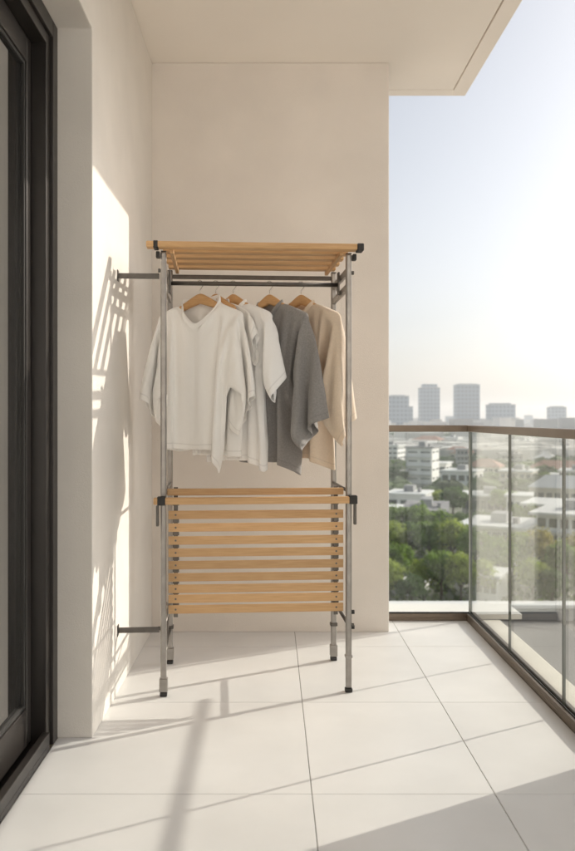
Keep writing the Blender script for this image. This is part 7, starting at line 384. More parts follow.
[139,3,8,1,18,-3,20,1,23,2,-12,7,-27,8,-30,9,-19,0,6,-4,0,3,-21,5,10,-11,-4,18,-21,11,3,6,22,19,18,-17,-21,-19,3,2,-20,6,-9,-17,2,26,6,21,22,8,-19,-22,-11,6,-8,-8,-7,-16,-17,9,35,7,24,19,-1,-20,-19,-3,2,-19,-8,-8,-15,-18,14,48,6,23,16,-8,-21,-11,3,-17,-12,-7,-17,-15,-15,18,51,12,24,12,-15,-19,0,-12,-17,-6,-17,-13,-18,-13,26,55,15,23,5,-20,-13,-2,-19,-8,-16,-16,-13,-8,-15,26,60,17,23,-4,-21,-4,-15,-13,-15,-16,-9,-15,-8,-9,17,72,20,18,-13,-17,-7,-18,-13,-17,-4,-17,2,-12,5,16,57,22,11,-19,-9,-18,-15,-17,-1,-17,1,-8,2,12,18,39,22,2,-21,-12,-18,-17,3,-18,-3,-4,-1,14,14,17,23,20,-8,-16,-20,-17,4,-18,-6,-3,2,14,13,13,17,7,14,-16,-18,-18,4,-18,-8,-1,4,13,13,13,13,6,2,3,-20,-19,3,-18,-9,1,5,14,13,13,11,-19,-3,26,-8,-21,0,-17,-11,3,7,12,13,11,4,-6,-17,4,26,-17,-5,-18,-11,4,5,11,12,6,0,-1,-2,-16,11,23,-19,-19,-8,8,7,6,5,0,-2,-3,-3,-4,-5,-4,-3,20,-23,22,-25,24,-27,26,-29,27,-30,25,-23,25,-23,24,-22,23,-21,21,-19,17,-14,9,-2,7,-13,9,23,-19,0,0,0,-1,-1,-2,-3,-5,-4,-4,-4,-2,-1,0,1,0,-2,-8,11,4,3,3,2,2,-3,-6,-6,28,-17,-8,-1,0,-1,-1,-2,-4,-3,-3,-2,0,0,0,1,0,1,0,-10,1,2,2,3,3,1,-1,0,-4,26,-17,3,2,-6,-7,-7,-5,0,5,0,0,-1,0,-1,-1,-1,-1,-1,-1,-1,0,-1,-1,-4,1,4,4,-13,33,-15,2,-6,-4,-4,-3,-3,-3,-1,-1,-1,-1,-1,-1,-1,0,-1,-1,-1,-1,-1,-1,-1,-1,1,2,8,-10,33,-14,-5,-3,-3,-2,-2,-2,-1,-2,-1,-2,-1,-2,-1,-2,-1,-2,-1,-1,-1,-1,-1,-1,-1,-1,3,8,-8,34,-11,-3,0,-1,0,-1,0,0,-1,0,0,-1,0,-1,-1,-1,-1,-1,-1,-1,-2,-2,-1,-3,-10,-9,6,-7,29,-5,-11,0,0,0,-1,0,-1,0,0,0,0,-1,0,0,-1,0,0,-1,0,0,0,0,2,-1,-8,-14,0,12,-4,1,-1,0,0,0,0,0,0,1,0,1,0,1,0,0,0,1,0,0,0,0,0,0,0,1,6,-3,-20,2,1,2,2,3,2,2,2,2,2,2,2,2,2,1,1,2,1,1,1,1,0,1,1,0,1,0,-1,-52,4,-1,2,1,2,2,2,2,2,2,2,2,3,2,1,0,-1,1,0,0,0,1,0,0,1,0,1,0,-48,9,2,2,2,1,2,1,2,1,2,1,2,1,2,1,1,1,2,1,1,1,1,1,1,1,1,1,1,-44,-13,4,2,2,1,1,1,1,1,1,1,1,1,1,1,1,1,1,1,1,1,1,1,1,1,1,1,1,-36,-15,2,0,0,1,2,1,2,1,1,1,1,1,1,0,1,1,0,1,1,1,1,1,1,1,1,2,1,-29,-16,9,1,1,0,1,-1,0,-4,-1,0,0,0,1,1,0,1,1,1,1,1,1,1,1,2,1,1,1,-22,-17,2,1,1,1,1,1,2,2,3,3,5,8,-4,-1,1,0,1,1,0,1,1,0,1,1,0,1,2,-35,-17,5,16,11,6,4,3,3,2,0,1,2,2,2,5,0,0,0,0,0,0,0,1,0,0,0,-1,-2,-60,-6,-7,16,15,14,12,9,7,6,5,4,2,1,2,1,0,0,-1,0,-1,0,-1,0,-1,-1,-1,-2,-1,-83,-6,-11,15,13,13,11,13,12,11,11,10,8,6,-1,-2,-1,-2,-1,-2,-1,-2,-1,-2,-1,-2,-1,-1,-2,-82,-22,7,-8,15,11,14,14,7,12,12,11,8,1,2,-5,-1,-2,-1,-2,-1,-1,-2,-1,-1,-1,-2,-1,-1,-57,-21,-12,12,-11,11,11,15,13,7,8,10,12,8,9,-67,-22,-17,-2,14,-11,7,12,14,15,8,7,10,15,13,-57,-24,-18,-13,6,14,-10,4,13,14,14,11,3,19,13,-40,-24,-18,-19,-6,10,15,-10,2,16,9,10,15,14,14,-24,-23,-17,-18,-18,0,14,14,-7,-1,16,8,9,14,18,-5,-21,-19,-14,-21,-14,7,15,14,-5,-3,16,13,11,9,15,-18,-22,-11,-18,-22,-6,11,16,11,-3,-3,15,9,11,32,-14,-23,-12,-14,-22,-19,3,12,17,7,-7,3,7,27,37,-10,-24,-15,-10,-19,-23,-12,9,14,17,0,-2,13,25,38,-6,-23,-19,-6,-17,-22,-21,-3,11,15,17,-4,8,25,47,-3,-22,-21,-6,-14,-20,-22,-18,6,13,17,11,0,25,56,0,-21,-23,-9,-8,-19,-22,-22,-8,10,15,17,3,25,64,3,-20,-23,-15,-5,-14,-21,-22,-21,2,13,18,9,25,74,5,-19,-24,-17,-5,-13,-17,-22,-22,-13,9,16,16,25,83,7,-18,-22,-21,-6,-10,-14,-22,-22,-23,1,20,16,25,90,11,-19,-20,-22,-11,-6,-12,-19,-23,-20,-18,16,21,25,315,-3,25,-5,14,-2,7,-3,19,-6,27,-7,30,-7,23,-1,-8,10,-27,11,-30,11,-31,12,-33,12,-35,24,4,10,17,22,22,4,-14,-18,-19,-19,-19,-11,24,3,13,19,23,15,-7,-15,-19,-18,-20,-16,2,24,2,15,21,22,3,-11,-17,-18,-19,-19,-15,17,21,4,18,22,13,-4,-15,-18,-16,-20,-14,-18,31,19,6,22,18,5,-11,-17,-14,-20,-20,-17,-17,50,17,10,22,13,-5,-14,-14,-16,-20,-14,-22,-20,67,12,17,20,4,-11,-12,-18,-14,-17,-18,-18,-19,78,13,19,12,-4,-11,-18,-14,-17,-18,-18,-18,-9,87,14,17,4,-8,-17,-16,-15,-18,-18,-18,-2,11,69,16,11,-3,-14,-17,-15,-17,-18,-17,4,10,12,51,14,5,-9,-17,-16,-17,-17,-15,8,11,12,11,32,11,-2,-15,-17,-17,-16,-11,11,11,11,11,9,15,6,-10,-17,-18,-16,-4,12,11,10,9,5,-19,31,-2,-16,-18,-17,4,11,11,8,5,-1,-7,-4,25,-15,-13,-18,5,11,8,5,2,-4,-3,-3,5,10,-17,-14,8,8,4,2,0,1,0,-1,-1,-13,10,-1,-1,0,-2,-1,-1,-3,-3,-2,-3,-3,-3,-2,-3,29,-15,8,4,1,0,0,-1,0,0,-2,-2,-3,-3,-4,-3,-3,-3,-3,-3,-3,-2,-3,-3,-3,-2,-3,-3,43,0,0,-1,-4,1,-1,-2,-2,-4,-4,-3,-4,-3,-3,-3,-3,-3,-3,-2,-3,-3,-3,-3,-2,-3,-3,-3,50,0,-1,2,-2,-4,-4,-4,-4,-3,-4,-3,-3,-3,-2,-3,-2,-3,-2,-2,-3,-2,-2,-2,-3,-2,-2,-1,47,4,-4,-4,-4,-4,-3,-3,-3,-2,-2,-1,-1,-1,-1,-1,-1,-1,-1,-1,-1,-1,-1,-1,-2,-1,-1,-3,30,-5,-3,-2,-3,-2,-2,-2,-2,-3,-2,-2,-3,-2,-2,-2,-2,-1,-2,-1,-2,-1,-1,-1,0,0,0,0,29,-5,-3,-2,-2,-2,-2,-2,-1,-2,-1,-2,-1,-2,-1,-1,-2,-1,-1,-2,-1,-1,-2,-1,-1,-2,-1,-1,27,-2,0,7,1,0,1,0,0,0,0,0,0,0,0,0,0,-1,0,0,-1,-1,0,-1,-1,-1,-1,-1,-1,-15,3,2,0,-1,2,1,0,1,1,1,0,1,0,1,1,0,1,1,0,1,0,1,0,0,1,0,0,1,-37,2,0,0,1,1,2,1,1,1,1,1,1,1,0,1,1,1,1,0,1,1,0,1,0,1,0,1,0,-40,1,1,1,2,2,1,1,1,1,1,1,0,1,1,1,1,0,1,1,1,0,1,1,0,1,0,1,0,-42,8,0,1,1,1,0,1,1,1,0,1,1,1,1,1,0,1,1,1,1,1,1,0,1,1,1,1,0,-43,-2,0,1,0,1,1,1,0,1,1,1,1,1,1,1,0,1,1,1,1,1,1,2,0,2,1,1,-38,-3,-1,0,0,0,0,0,0,0,1,1,0,1,1,1,1,0,1,1,2,0,2,1,1,1,1,1,-27,3,6,4,3,3,2,2,1,1,-3,-1,0,0,-1,0,0,0,-1,0,0,-1,0,0,0,0,0,0,-34,9,5,5,5,5,5,5,5,5,4,3,2,-1,-1,-1,-1,0,-1,-1,-1,-1,-1,-2,-1,-2,-1,-1,-58,1,5,5,5,6,6,6,6,7,7,8,9,10,1,0,-1,-1,0,-1,-1,-1,-1,-1,-1,-2,-1,-1,-85,-1,12,11,11,10,9,10,7,7,6,6,4,3,4,1,-1,-2,-1,-1,-1,-2,-1,-1,-2,-1,-1,-2,-94,16,-15,14,7,10,10,11,4,6,8,10,9,0,-2,-3,-1,-2,-1,-1,-2,-1,-1,-2,-1,-1,-1,-2,-74,11,6,-16,14,5,8,9,11,12,11,11,8,-104,19,13,-5,-18,9,8,7,8,8,11,14,13,-91,10,10,17,-12,-18,8,8,8,8,9,12,12,-71,-6,19,9,11,-15,-17,6,9,8,10,8,11,-49,-17,13,10,15,2,-14,-18,5,9,9,9,9,-29,-19,-2,18,6,17,-5,-14,-17,3,9,8,8,-10,-18,-13,13,14,7,15,-11,-13,-17,2,8,7,8,-14,-19,-1,19,7,12,8,-12,-13,-16,0,7,26,-12,-19,-16,14,17,3,16,1,-15,-12,-14,1,40,-19,-8,-22,-2,19,12,3,17,-7,-14,-7,9,22,-21,-4,-22,-15,13,16,10,4,15,-5,-4,-4,20,-23,0,-21,-20,-2,18,14,8,8,-6,-6,-5,39,-24,1,-18,-21,-18,13,18,5,6,17,-7,-7,38,-25,3,-19,-15,-24,-5,18,17,8,5,6,-8,41,-23,3,-16,-17,-21,-23,13,18,13,-2,15,-5,44,-19,3,-21,-16,-13,-24,-8,18,17,-1,8,8,54,-18,-2,-20,-13,-14,-24,-24,14,15,12,-3,16],
[-483,25,-7,-25,19,-25,20,-24,21,-23,11,-23,10,-22,10,-23,11,-22,10,-23,10,-23,8,-19,3,-20,1,-17,7,-22,201,-7,-5,-5,-5,-12,-13,-12,-12,-13,-14,-16,-19,-17,-7,182,-7,-5,-5,-7,-12,-13,-12,-12,-14,-17,-17,-19,-17,-2,184,-7,-5,-5,-9,-12,-13,-12,-13,-17,-17,-18,-17,-17,1,185,-6,-5,-6,-10,-13,-12,-12,-16,-17,-17,-18,-17,-16,3,186,-6,-4,-7,-11,-13,-12,-14,-17,-17,-18,-17,-17,-15,3,190,-6,-4,-8,-12,-13,-13,-16,-17,-18,-18,-17,-15,-15,5,192,-6,-5,-9,-13,-12,-15,-17,-17,-18,-18,-16,-15,-15,-21,221,-5,-5,-11,-13,-13,-17,-17,-18,-17,-17,-18,-14,-19,-22,231,-5,-7,-12,-12,-16,-17,-18,-17,-17,-19,-17,-17,-20,-21,240,-5,-9,-13,-13,-17,-17,-18,-17,-19,-18,-19,-17,-21,-20,248,-6,-10,-13,-16,-16,-19,-17,-18,-19,-19,-21,-21,-22,-14,256,-7,-13,-13,-16,-19,-17,-18,-19,-20,-21,-21,-21,-21,-8,259,-9,-13,-15,-18,-17,-19,-19,-20,-21,-22,-21,-21,-16,-26,281,-10,-14,-18,-17,-18,-20,-21,-21,-21,-22,-22,-23,-18,-25,293,-10,-16,-17,-17,-20,-19,-21,-20,-22,-22,-22,-22,-18,-23,297,-18,-16,-18,-21,-21,-20,-20,-22,-22,-23,-22,-23,-22,-24,-24,-4,-20,-4,-20,-4,-20,-4,-20,-3,-20,-2,-22,-1,-22,-1,-23,-1,-23,-1,-22,-2,-22,-2,-20,-3,-20,-4,640,-8,-23,-21,-20,-22,-21,-23,-23,-23,-23,-24,-24,-24,-24,-25,-24,-24,-24,-23,-21,-23,-24,-23,-24,-24,-23,-23,-24,642,-11,-23,-23,-23,-23,-22,-17,-24,-24,-24,-24,-24,-24,-25,-24,-24,-25,-24,-22,-24,-24,-24,-25,-24,-23,-17,-22,-24,648,-11,-24,-22,-23,-23,-23,-24,-24,-23,-24,-25,-24,-25,-24,-24,-25,-24,-25,-24,-24,-25,-24,-25,-21,-25,-23,-23,-14,655,-13,-23,-23,-24,-24,-24,-24,-25,-24,-25,-24,-25,-24,-25,-24,-25,-24,-25,-24,-25,-24,-25,-24,-25,-24,-24,-20,-19,670,-16,-25,-24,-25,-24,-25,-25,-24,-25,-24,-25,-24,-25,-25,-24,-25,-24,-25,-25,-24,-25,-24,-25,-25,-24,-24,-20,-21,677,-19,-26,-25,-24,-25,-25,-24,-25,-25,-24,-25,-25,-24,-25,-25,-24,-25,-25,-24,-25,-25,-24,-25,-25,-22,-23,-22,-22,647,-22,-20,-24,-23,-24,-24,-23,-24,-24,-23,-24,-23,-24,-23,-24,-23,-24,-24,-23,-24,-23,-24,-23,-24,-23,-22,-19,-24,624,-22,-22,-23,-22,-23,-23,-22,-22,-23,-23,-22,-22,-23,-22,-23,-22,-23,-22,-22,-23,-22,-23,-22,-23,-22,-22,-20,-23,598,-22,-22,-21,-21,-22,-21,-21,-22,-21,-21,-22,-21,-21,-22,-21,-22,-21,-21,-22,-21,-22,-21,-22,-21,-21,-22,-21,-21,628,-22,-23,-23,-22,-23,-22,-22,-23,-22,-23,-22,-22,-23,-22,-22,-23,-23,-22,-22,-23,-23,-22,-22,-23,-23,-22,-22,-23,659,-23,-24,-23,-24,-24,-23,-23,-24,-24,-23,-24,-23,-24,-23,-24,-23,-24,-24,-23,-24,-23,-24,-23,-24,-23,-24,-24,-23,683,-18,-25,-25,-25,-24,-25,-25,-24,-25,-25,-25,-24,-25,-25,-24,-25,-24,-25,-25,-24,-25,-24,-25,-25,-24,-25,-25,-24,678,-15,-26,-24,-25,-24,-25,-24,-25,-24,-25,-25,-25,-24,-25,-25,-24,-25,-25,-24,-25,-25,-24,-25,-24,-25,-25,-24,-25,670,-12,-24,-24,-25,-24,-25,-25,-24,-24,-24,-25,-24,-25,-25,-25,-24,-25,-25,-25,-25,-24,-25,-25,-25,-24,-25,-25,-25,667,-9,-20,-25,-25,-25,-25,-25,-25,-25,-25,-24,-25,-23,-24,-25,-25,-25,-25,-25,-25,-25,-25,-25,-25,-25,-25,-24,-25,663,-9,-23,-18,-22,-24,-25,-25,-25,-25,-25,-25,-25,-25,-25,-24,-25,-25,-25,-25,-25,-26,-25,-25,-25,-25,-25,-25,-25,661,-13,-20,-21,-20,-22,-22,-24,-24,-24,-24,-26,-25,-25,-25,-26,-25,-25,-26,-25,-25,-26,-25,-25,-26,-25,-25,-26,-25,654,-19,-13,-22,-21,-21,-21,-22,-22,-23,-23,-24,-24,-24,-26,-25,-26,-26,-25,-26,-25,-26,-25,-26,-25,-26,-26,-25,-26,637,-11,-16,-17,-20,-23,-21,-22,-21,-22,-23,-24,-23,-22,-19,-25,-26,-26,-26,-25,-26,-26,-26,-26,-26,-25,-26,-26,-26,621,-10,-12,-18,-16,-18,-22,-19,-21,-22,-21,-21,-21,0,-15,212,-9,-11,-15,-18,-17,-16,-21,-21,-20,-22,-21,-22,-5,-15,209,-9,-11,-12,-16,-18,-17,-15,-22,-20,-20,-22,-21,-12,-16,206,-8,-10,-11,-14,-17,-19,-16,-15,-19,-21,-21,-20,-20,-16,202,-6,-11,-11,-11,-15,-18,-18,-16,-16,-19,-21,-21,-19,-19,197,-6,-11,-11,-11,-12,-16,-19,-18,-15,-15,-20,-20,-20,-20,188,-5,-9,-11,-11,-11,-15,-16,-19,-17,-16,-15,-20,-19,-20,179,-4,-9,-11,-11,-11,-12,-15,-18,-18,-17,-15,-15,-18,-1,150,-4,-8,-10,-11,-11,-11,-14,-16,-18,-18,-16,-15,-15,-8,150,-3,-8,-10,-11,-11,-11,-11,-15,-17,-18,-18,-15,-16,-9,148,-3,-7,-10,-10,-11,-11,-11,-13,-16,-18,-17,-17,-16,-9,144,-2,-7,-9,-11,-11,-11,-11,-11,-14,-17,-18,-17,-16,-10,140,-2,-6,-9,-11,-11,-10,-11,-11,-12,-16,-18,-17,-17,-8,134,-2,-6,-8,-10,-11,-11,-11,-10,-11,-14,-17,-18,-17,-8,129,-1,-7,-7,-9,-12,-11,-10,-11,-11,-10,-17,-15,-17,-10,123,-1,-6,-7,-9,-11,-11,-11,-11,-10,-9,-14,-17,-14,-10,172,-25,21,-24,13,-24,12,-23,12,-23,13,-24,15,-24,12,-22,6,-21,5,-21,5,-21,6,-21,7,-21,191,-5,-11,-11,-11,-10,-10,-14,-16,-16,-16,-15,-12,172,-6,-11,-12,-10,-10,-12,-16,-16,-15,-16,-14,-11,174,-8,-11,-11,-10,-11,-14,-16,-16,-16,-15,-12,-10,174,-8,-12,-10,-10,-13,-15,-16,-16,-16,-14,-11,-10,175,-9,-11,-10,-11,-14,-16,-16,-16,-15,-15,-17,-14,189,-10,-12,-10,-12,-15,-16,-16,-17,-15,-19,-11,-15,191,-10,-11,-11,-13,-16,-16,-17,-18,-17,-17,-17,-16,203,-11,-10,-12,-15,-16,-17,-17,-18,-17,-17,-17,-18,209,-11,-11,-14,-15,-17,-17,-17,-18,-17,-17,-19,-22,219,-11,-12,-15,-17,-17,-17,-17,-18,-17,-20,-22,-22,228,-11,-13,-16,-17,-18,-17,-17,-18,-21,-22,-23,-22,238,-11,-15,-17,-17,-18,-17,-18,-22,-22,-23,-22,-20,246,-13,-16,-18,-17,-18,-19,-22,-23,-22,-22,-23,-16,252,-14,-19,-17,-17,-21,-22,-23,-22,-23,-23,-23,-23,271,-18,-18,-15,-21,-21,-22,-22,-22,-23,-22,-22,-23,271,-20,-18,-21,-22,-22,-23,-22,-23,-22,-23,-22,-21,-21,-24,-24,-24,-24,-24,-24,-24,-24,-24,-24,-24,-24,-24,-23,630,-20,-20,-22,-23,-22,-23,-23,-22,-23,-23,-23,-23,-24,-24,-24,-24,-24,-24,-24,-24,-24,-24,-24,-24,-25,-24,-24,644,-23,-22,-23,-23,-23,-23,-23,-23,-23,-24,-24,-24,-24,-24,-25,-24,-24,-24,-24,-25,-24,-24,-24,-24,-24,-24,-24,649,-23,-23,-22,-23,-23,-24,-24,-24,-24,-24,-25,-24,-24,-24,-25,-24,-24,-24,-25,-24,-24,-24,-25,-24,-24,-24,-25,656,-22,-23,-24,-24,-24,-24,-25,-24,-25,-24,-25,-24,-24,-25,-24,-25,-24,-24,-25,-24,-25,-24,-24,-25,-24,-25,-24,666,-26,-25,-24,-25,-24,-25,-25,-24,-25,-24,-25,-24,-25,-25,-24,-25,-24,-25,-25,-24,-25,-24,-25,-25,-24,-25,-24,667,-26,-24,-25,-25,-24,-25,-25,-24,-25,-25,-24,-25,-25,-24,-25,-25,-24,-25,-24,-25,-25,-24,-25,-24,-25,-25,-24,674,-26,-24,-23,-24,-24,-24,-24,-24,-25,-24,-24,-24,-24,-24,-24,-24,-24,-25,-24,-24,-24,-24,-24,-24,-24,-24,-24,-25,670,-24,-24,-24,-24,-24,-23,-24,-24,-24,-24,-24,-24,-24,-24,-24,-24,-24,-24,-24,-24,-24,-24,-24,-24,-24,-24,-24,-24,669,-24,-24,-24,-24,-23,-24,-24,-24,-24,-24,-24,-24,-24,-24,-24,-23,-24,-24,-24,-24,-24,-24,-24,-24,-24,-24,-24,-24,671,-24,-24,-24,-24,-24,-24,-24,-24,-24,-24,-24,-24,-24,-24,-24,-24,-24,-24,-24,-24,-24,-24,-24,-24,-24,-24,-24,-24,674,-22,-25,-24,-24,-25,-24,-24,-24,-24,-24,-25,-24,-24,-24,-24,-24,-24,-24,-25,-24,-24,-24,-24,-24,-24,-24,-25,-24,667,-26,-25,-24,-25,-25,-24,-25,-25,-25,-24,-25,-25,-25,-24,-25,-25,-24,-25,-24,-25,-25,-24,-25,-25,-24,-25,-24,662,-24,-25,-24,-25,-25,-24,-25,-25,-24,-25,-25,-24,-25,-25,-24,-25,-25,-25,-24,-25,-25,-24,-25,-25,-24,-25,-24,659,-24,-25,-24,-24,-25,-24,-25,-24,-25,-25,-25,-24,-25,-25,-24,-25,-25,-25,-25,-24,-25,-25,-25,-24,-25,-25,-25,658,-24,-24,-24,-25,-24,-24,-25,-24,-24,-24,-25,-25,-24,-25,-25,-25,-25,-25,-25,-25,-25,-25,-25,-24,-25,-25,-25,655,-22,-24,-25,-25,-24,-25,-24,-24,-25,-24,-24,-23,-23,-25,-25,-25,-25,-26,-25,-25,-25,-25,-25,-25,-26,-25,-25,655,-23,-22,-22,-24,-23,-23,-24,-24,-24,-25,-25,-25,-25,-25,-25,-26,-25,-25,-26,-25,-25,-26,-25,-25,-26,-25,-25,637,-18,-16,-22,-23,-22,-23,-24,-23,-24,-24,-23,-23,-26,-24,-24,-25,-26,-25,-26,-25,-26,-25,-26,-26,-25,-26,-25,624,-18,-17,-16,-21,-23,-23,-23,-23,-23,-23,-23,-24,236,-16,-17,-17,-15,-19,-22,-22,-22,-22,-22,-21,-21,213,-13,-17,-18,-16,-15,-18,-23,-22,-22,-21,-22,-21,204,-10,-17,-17,-17,-15,-16,-18,-22,-22,-22,-22,-21,195,-8,-15,-17,-17,-17,-15,-16,-17,-22,-22,-22,-22,185,-7,-12,-16,-17,-18,-16,-15,-16,-17,-22,-22,-21,175,-8,-9,-14,-17,-17,-18,-16,-15,-16,-16,-22,-22,166,-8,-9,-11,-16,-17,-18,-17,-16,-15,-16,-16,-21,155,-7,-9,-9,-15,-17,-16,-18,-17,-15,-16,-16,-17,148,-7,-9,-8,-12,-17,-17,-16,-18,-17,-15,-16,-8,135,-7,-8,-9,-9,-15,-17,-17,-16,-18,-14,-14,-14,133,-6,-8,-9,-9,-12,-16,-17,-17,-16,-14,-13,-13,125,-5,-8,-9,-9,-9,-15,-17,-16,-15,-18,-13,-13,122,-5,-7,-9,-8,-8,-13,-18,-16,-16,-15,-17,-12,119,-4,-8,-8,-9,-7,-9,-17,-18,-16,-12,-19,-14,116,-4,-7,-7,-9,-8,-7,-14,-18,-18,-12,-15,-18,113,-3,-8,-8,-8,-8,-7,-8,-18,-17,-17,-12,-18]]]                                        # draped cloth: x, y, z of every vertex as running differences in mm
def sums(seq):
    out = []; acc = 0
    for v in seq: acc += v; out.append(acc)
    return out
GAR = {'w1': {'s': 0.025, 'inf': 0.01, 'nk': 0.1, 'vd': 0.14, 'bd': 0.02, 'sl': 0.1, 'hs': 0.42, 'pin': 0.21, 'sq': 0.97, 'D': 0.36, 'W': 0.275, 'L': 0.655, 'S': 0.61, 'seed': 3, 'drop': 0.11}, 'w2': {'s': 0.025, 'inf': 0.01, 'nk': 0.085, 'vd': 0.09, 'bd': 0.02, 'sl': 0.25, 'hs': 0.42, 'pin': 0.115, 'sq': 0.97, 'D': 0.2, 'W': 0.2, 'L': 0.68, 'S': 0.3, 'seed': 8, 'drop': 0.0}, 'w3': {'s': 0.025, 'inf': 0.01, 'nk': 0.085, 'vd': 0.07, 'bd': 0.02, 'sl': 0.1, 'hs': 0.42, 'pin': 0.2, 'sq': 0.97, 'D': 0.3, 'W': 0.25, 'L': 0.7, 'S': 0.475, 'seed': 11, 'drop': 0.04}, 'gr': {'s': 0.025, 'inf': 0.01, 'nk': 0.085, 'vd': 0.09, 'bd': 0.02, 'sl': 0.1, 'hs': 0.42, 'pin': 0.2, 'sq': 0.97, 'D': 0.35, 'W': 0.265, 'L': 0.705, 'S': 0.67, 'seed': 17, 'drop': 0.06}, 'be': {'s': 0.025, 'inf': 0.01, 'nk': 0.085, 'vd': 0.09, 'bd': 0.02, 'sl': 0.1, 'hs': 0.42, 'pin': 0.2, 'sq': 0.97, 'D': 0.35, 'W': 0.26, 'L': 0.69, 'S': 0.66, 'seed': 23, 'drop': 0.05}}
HX = {'w1': -0.24, 'w2': -0.172, 'w3': -0.095, 'gr': 0.065, 'be': 0.205}
ANG = {'w1': -31, 'w2': -42, 'w3': -41, 'gr': -43, 'be': -44}
ORDER = ['w1','w2','w3','gr','be']
INFO = {
 'w1': ('white_tunic','white v-neck cotton tunic with wide sleeves, leftmost on the rack','white_cotton','tunic'),
 'w2': ('white_blouse','plain white blouse mostly hidden behind the leftmost white tunic','white_cotton','blouse'),
 'w3': ('white_shirt','white short-sleeved shirt hanging just left of the grey one','white_cotton2','shirt'),
 'gr': ('grey_tunic','grey linen tunic with long wide sleeves','grey_linen','tunic'),
 'be': ('beige_tunic','beige linen tunic at the right end of the rack','beige_linen','tunic'),
}
HLAB = {
 'w1':'wooden coat hanger holding the leftmost white v-neck tunic',
 'w2':'wooden coat hanger between the two white garments\' collars, second from left',
 'w3':'wooden coat hanger holding the white shirt left of the grey tunic',
 'gr':'wooden coat hanger holding the grey linen tunic',
 'be':'wooden coat hanger holding the beige tunic at the right',
}
MR = Matrix.Translation((RX,RY,0)) @ Matrix.Rotation(RZ,4,'Z')
ZG = 1.655
def hanger_mesh(nk, hw, hs):
    V=[]; F=[]; n=40; K=12
    for i in range(n+1):
        x=-hw+2*hw*i/n; a=abs(x)
        arm=-hs*max(0,a-nk)-.022
        if a < nk:
            t=a/nk; zt=.052-.060*min(1,(t*t+.03)**.5*1.0)**.95*(1 if t>.0 else 1); zb=-.004*(1-t)-.036*t
        else: zt=arm+.014; zb=arm-.014
        e=max(.35,min(1,(hw-a)/.012)); zc=(zt+zb)/2; hz=(zt-zb)/2*e; hy=.0095*e
        for k in range(K):
            an=2*PI*k/K; cx=math.copysign(abs(math.cos(an))**.6,math.cos(an)); sx_=math.copysign(abs(math.sin(an))**.6,math.sin(an))
            V.append((x,hy*cx,zc+hz*sx_))
    for i in range(n):
        for k in range(K): F.append((i*K+k,i*K+(k+1)%K,(i+1)*K+(k+1)%K,(i+1)*K+k))
    F.append(tuple(range(K))[::-1]); F.append(tuple(range(n*K,(n+1)*K)))
    return MB().add(V,F)
for key in ORDER:
    p = GAR[key]; name, label, mt, cat = INFO[key]
    F, loop, n, hem = pattern(p)
    X, Y, Z = [sums(q) for q in DRAPE[ORDER.index(key)]]; Q = 1000
    base = MR @ Vector((HX[key],-.03,0)); base.z = ZG
    co_ = [Vector((X[i]/Q-HX[key], Y[i]/Q, Z[i]/Q)) for i in range(n)]
    g_ = MB().add(co_, F).build(name, M[mt], smooth=True, loc=base)
    g_.rotation_euler = (0,0,RZ)
    tag(g_, label, cat)
    at = g_.data.attributes.new('hem','FLOAT','POINT'); at.data.foreach_set('value', hem)      # rows from the nearest cut edge: carries the stitched hem
    sb = g_.modifiers.new('subdiv','SUBSURF'); sb.levels = 1; sb.render_levels = 2
    so = g_.modifiers.new('thickness','SOLIDIFY'); so.thickness = .0012; so.offset = 0
    # collar: a band standing on the neckline and leaning open
    cx = sum((co_[i] for i in loop), Vector())/len(loop)
    V=[]; Fc=[]; nl=len(loop)
    for r_, (h, lean) in enumerate(((-.012,.0025),(.006,.003),(.020,.001),(.024,.006),(.012,.010),(-.002,.011))):
        for i in loop:
            P_=co_[i]; d=Vector((P_.x-cx.x,P_.y-cx.y,0)); d=d.normalized() if d.length>1e-5 else Vector((0,-1,0))
            V.append(P_+d*lean+Vector((0,0,h*(.75 if key!='w1' else 1.0))))
    for r_ in range(5):
        for i in range(nl): Fc.append((r_*nl+i,r_*nl+(i+1)%nl,(r_+1)*nl+(i+1)%nl,(r_+1)*nl+i))
    c_ = MB().add(V,Fc).build('collar', M[mt], g_, smooth=True)
    sb = c_.modifiers.new('subdiv','SUBSURF'); sb.levels = 1; sb.render_levels = 2
    # hanger
    h_ = hanger_mesh(p['nk'], p['pin']*p['sq']+.006, p['hs']).build('coat_hanger', M['wood_dark'], smooth=True, loc=base)
    h_.rotation_euler = (0,0,RZ+R(ANG[key])); tag(h_, HLAB[key], 'coat hanger', 'wooden hangers on the hanging bar')
    th = -R(ANG[key]); zb = 1.740-ZG
    def hp(y,z): return (y*math.sin(th)*1.0, y*math.cos(th), z)   # the hook swivels square to the bar
    pts=[hp(0,.044),hp(0,.056),hp(.006,.064),hp(.0128,.074),hp(.0138,zb),hp(.011,zb+.0085),hp(.006,zb+.0118),hp(0,zb+.0127),hp(-.006,zb+.0118),hp(-.011,zb+.0085),hp(-.0138,zb),hp(-.012,zb-.006)]
    MB().tube(pts,.0019,8).build('hook', M['chrome'], h_, smooth=True)

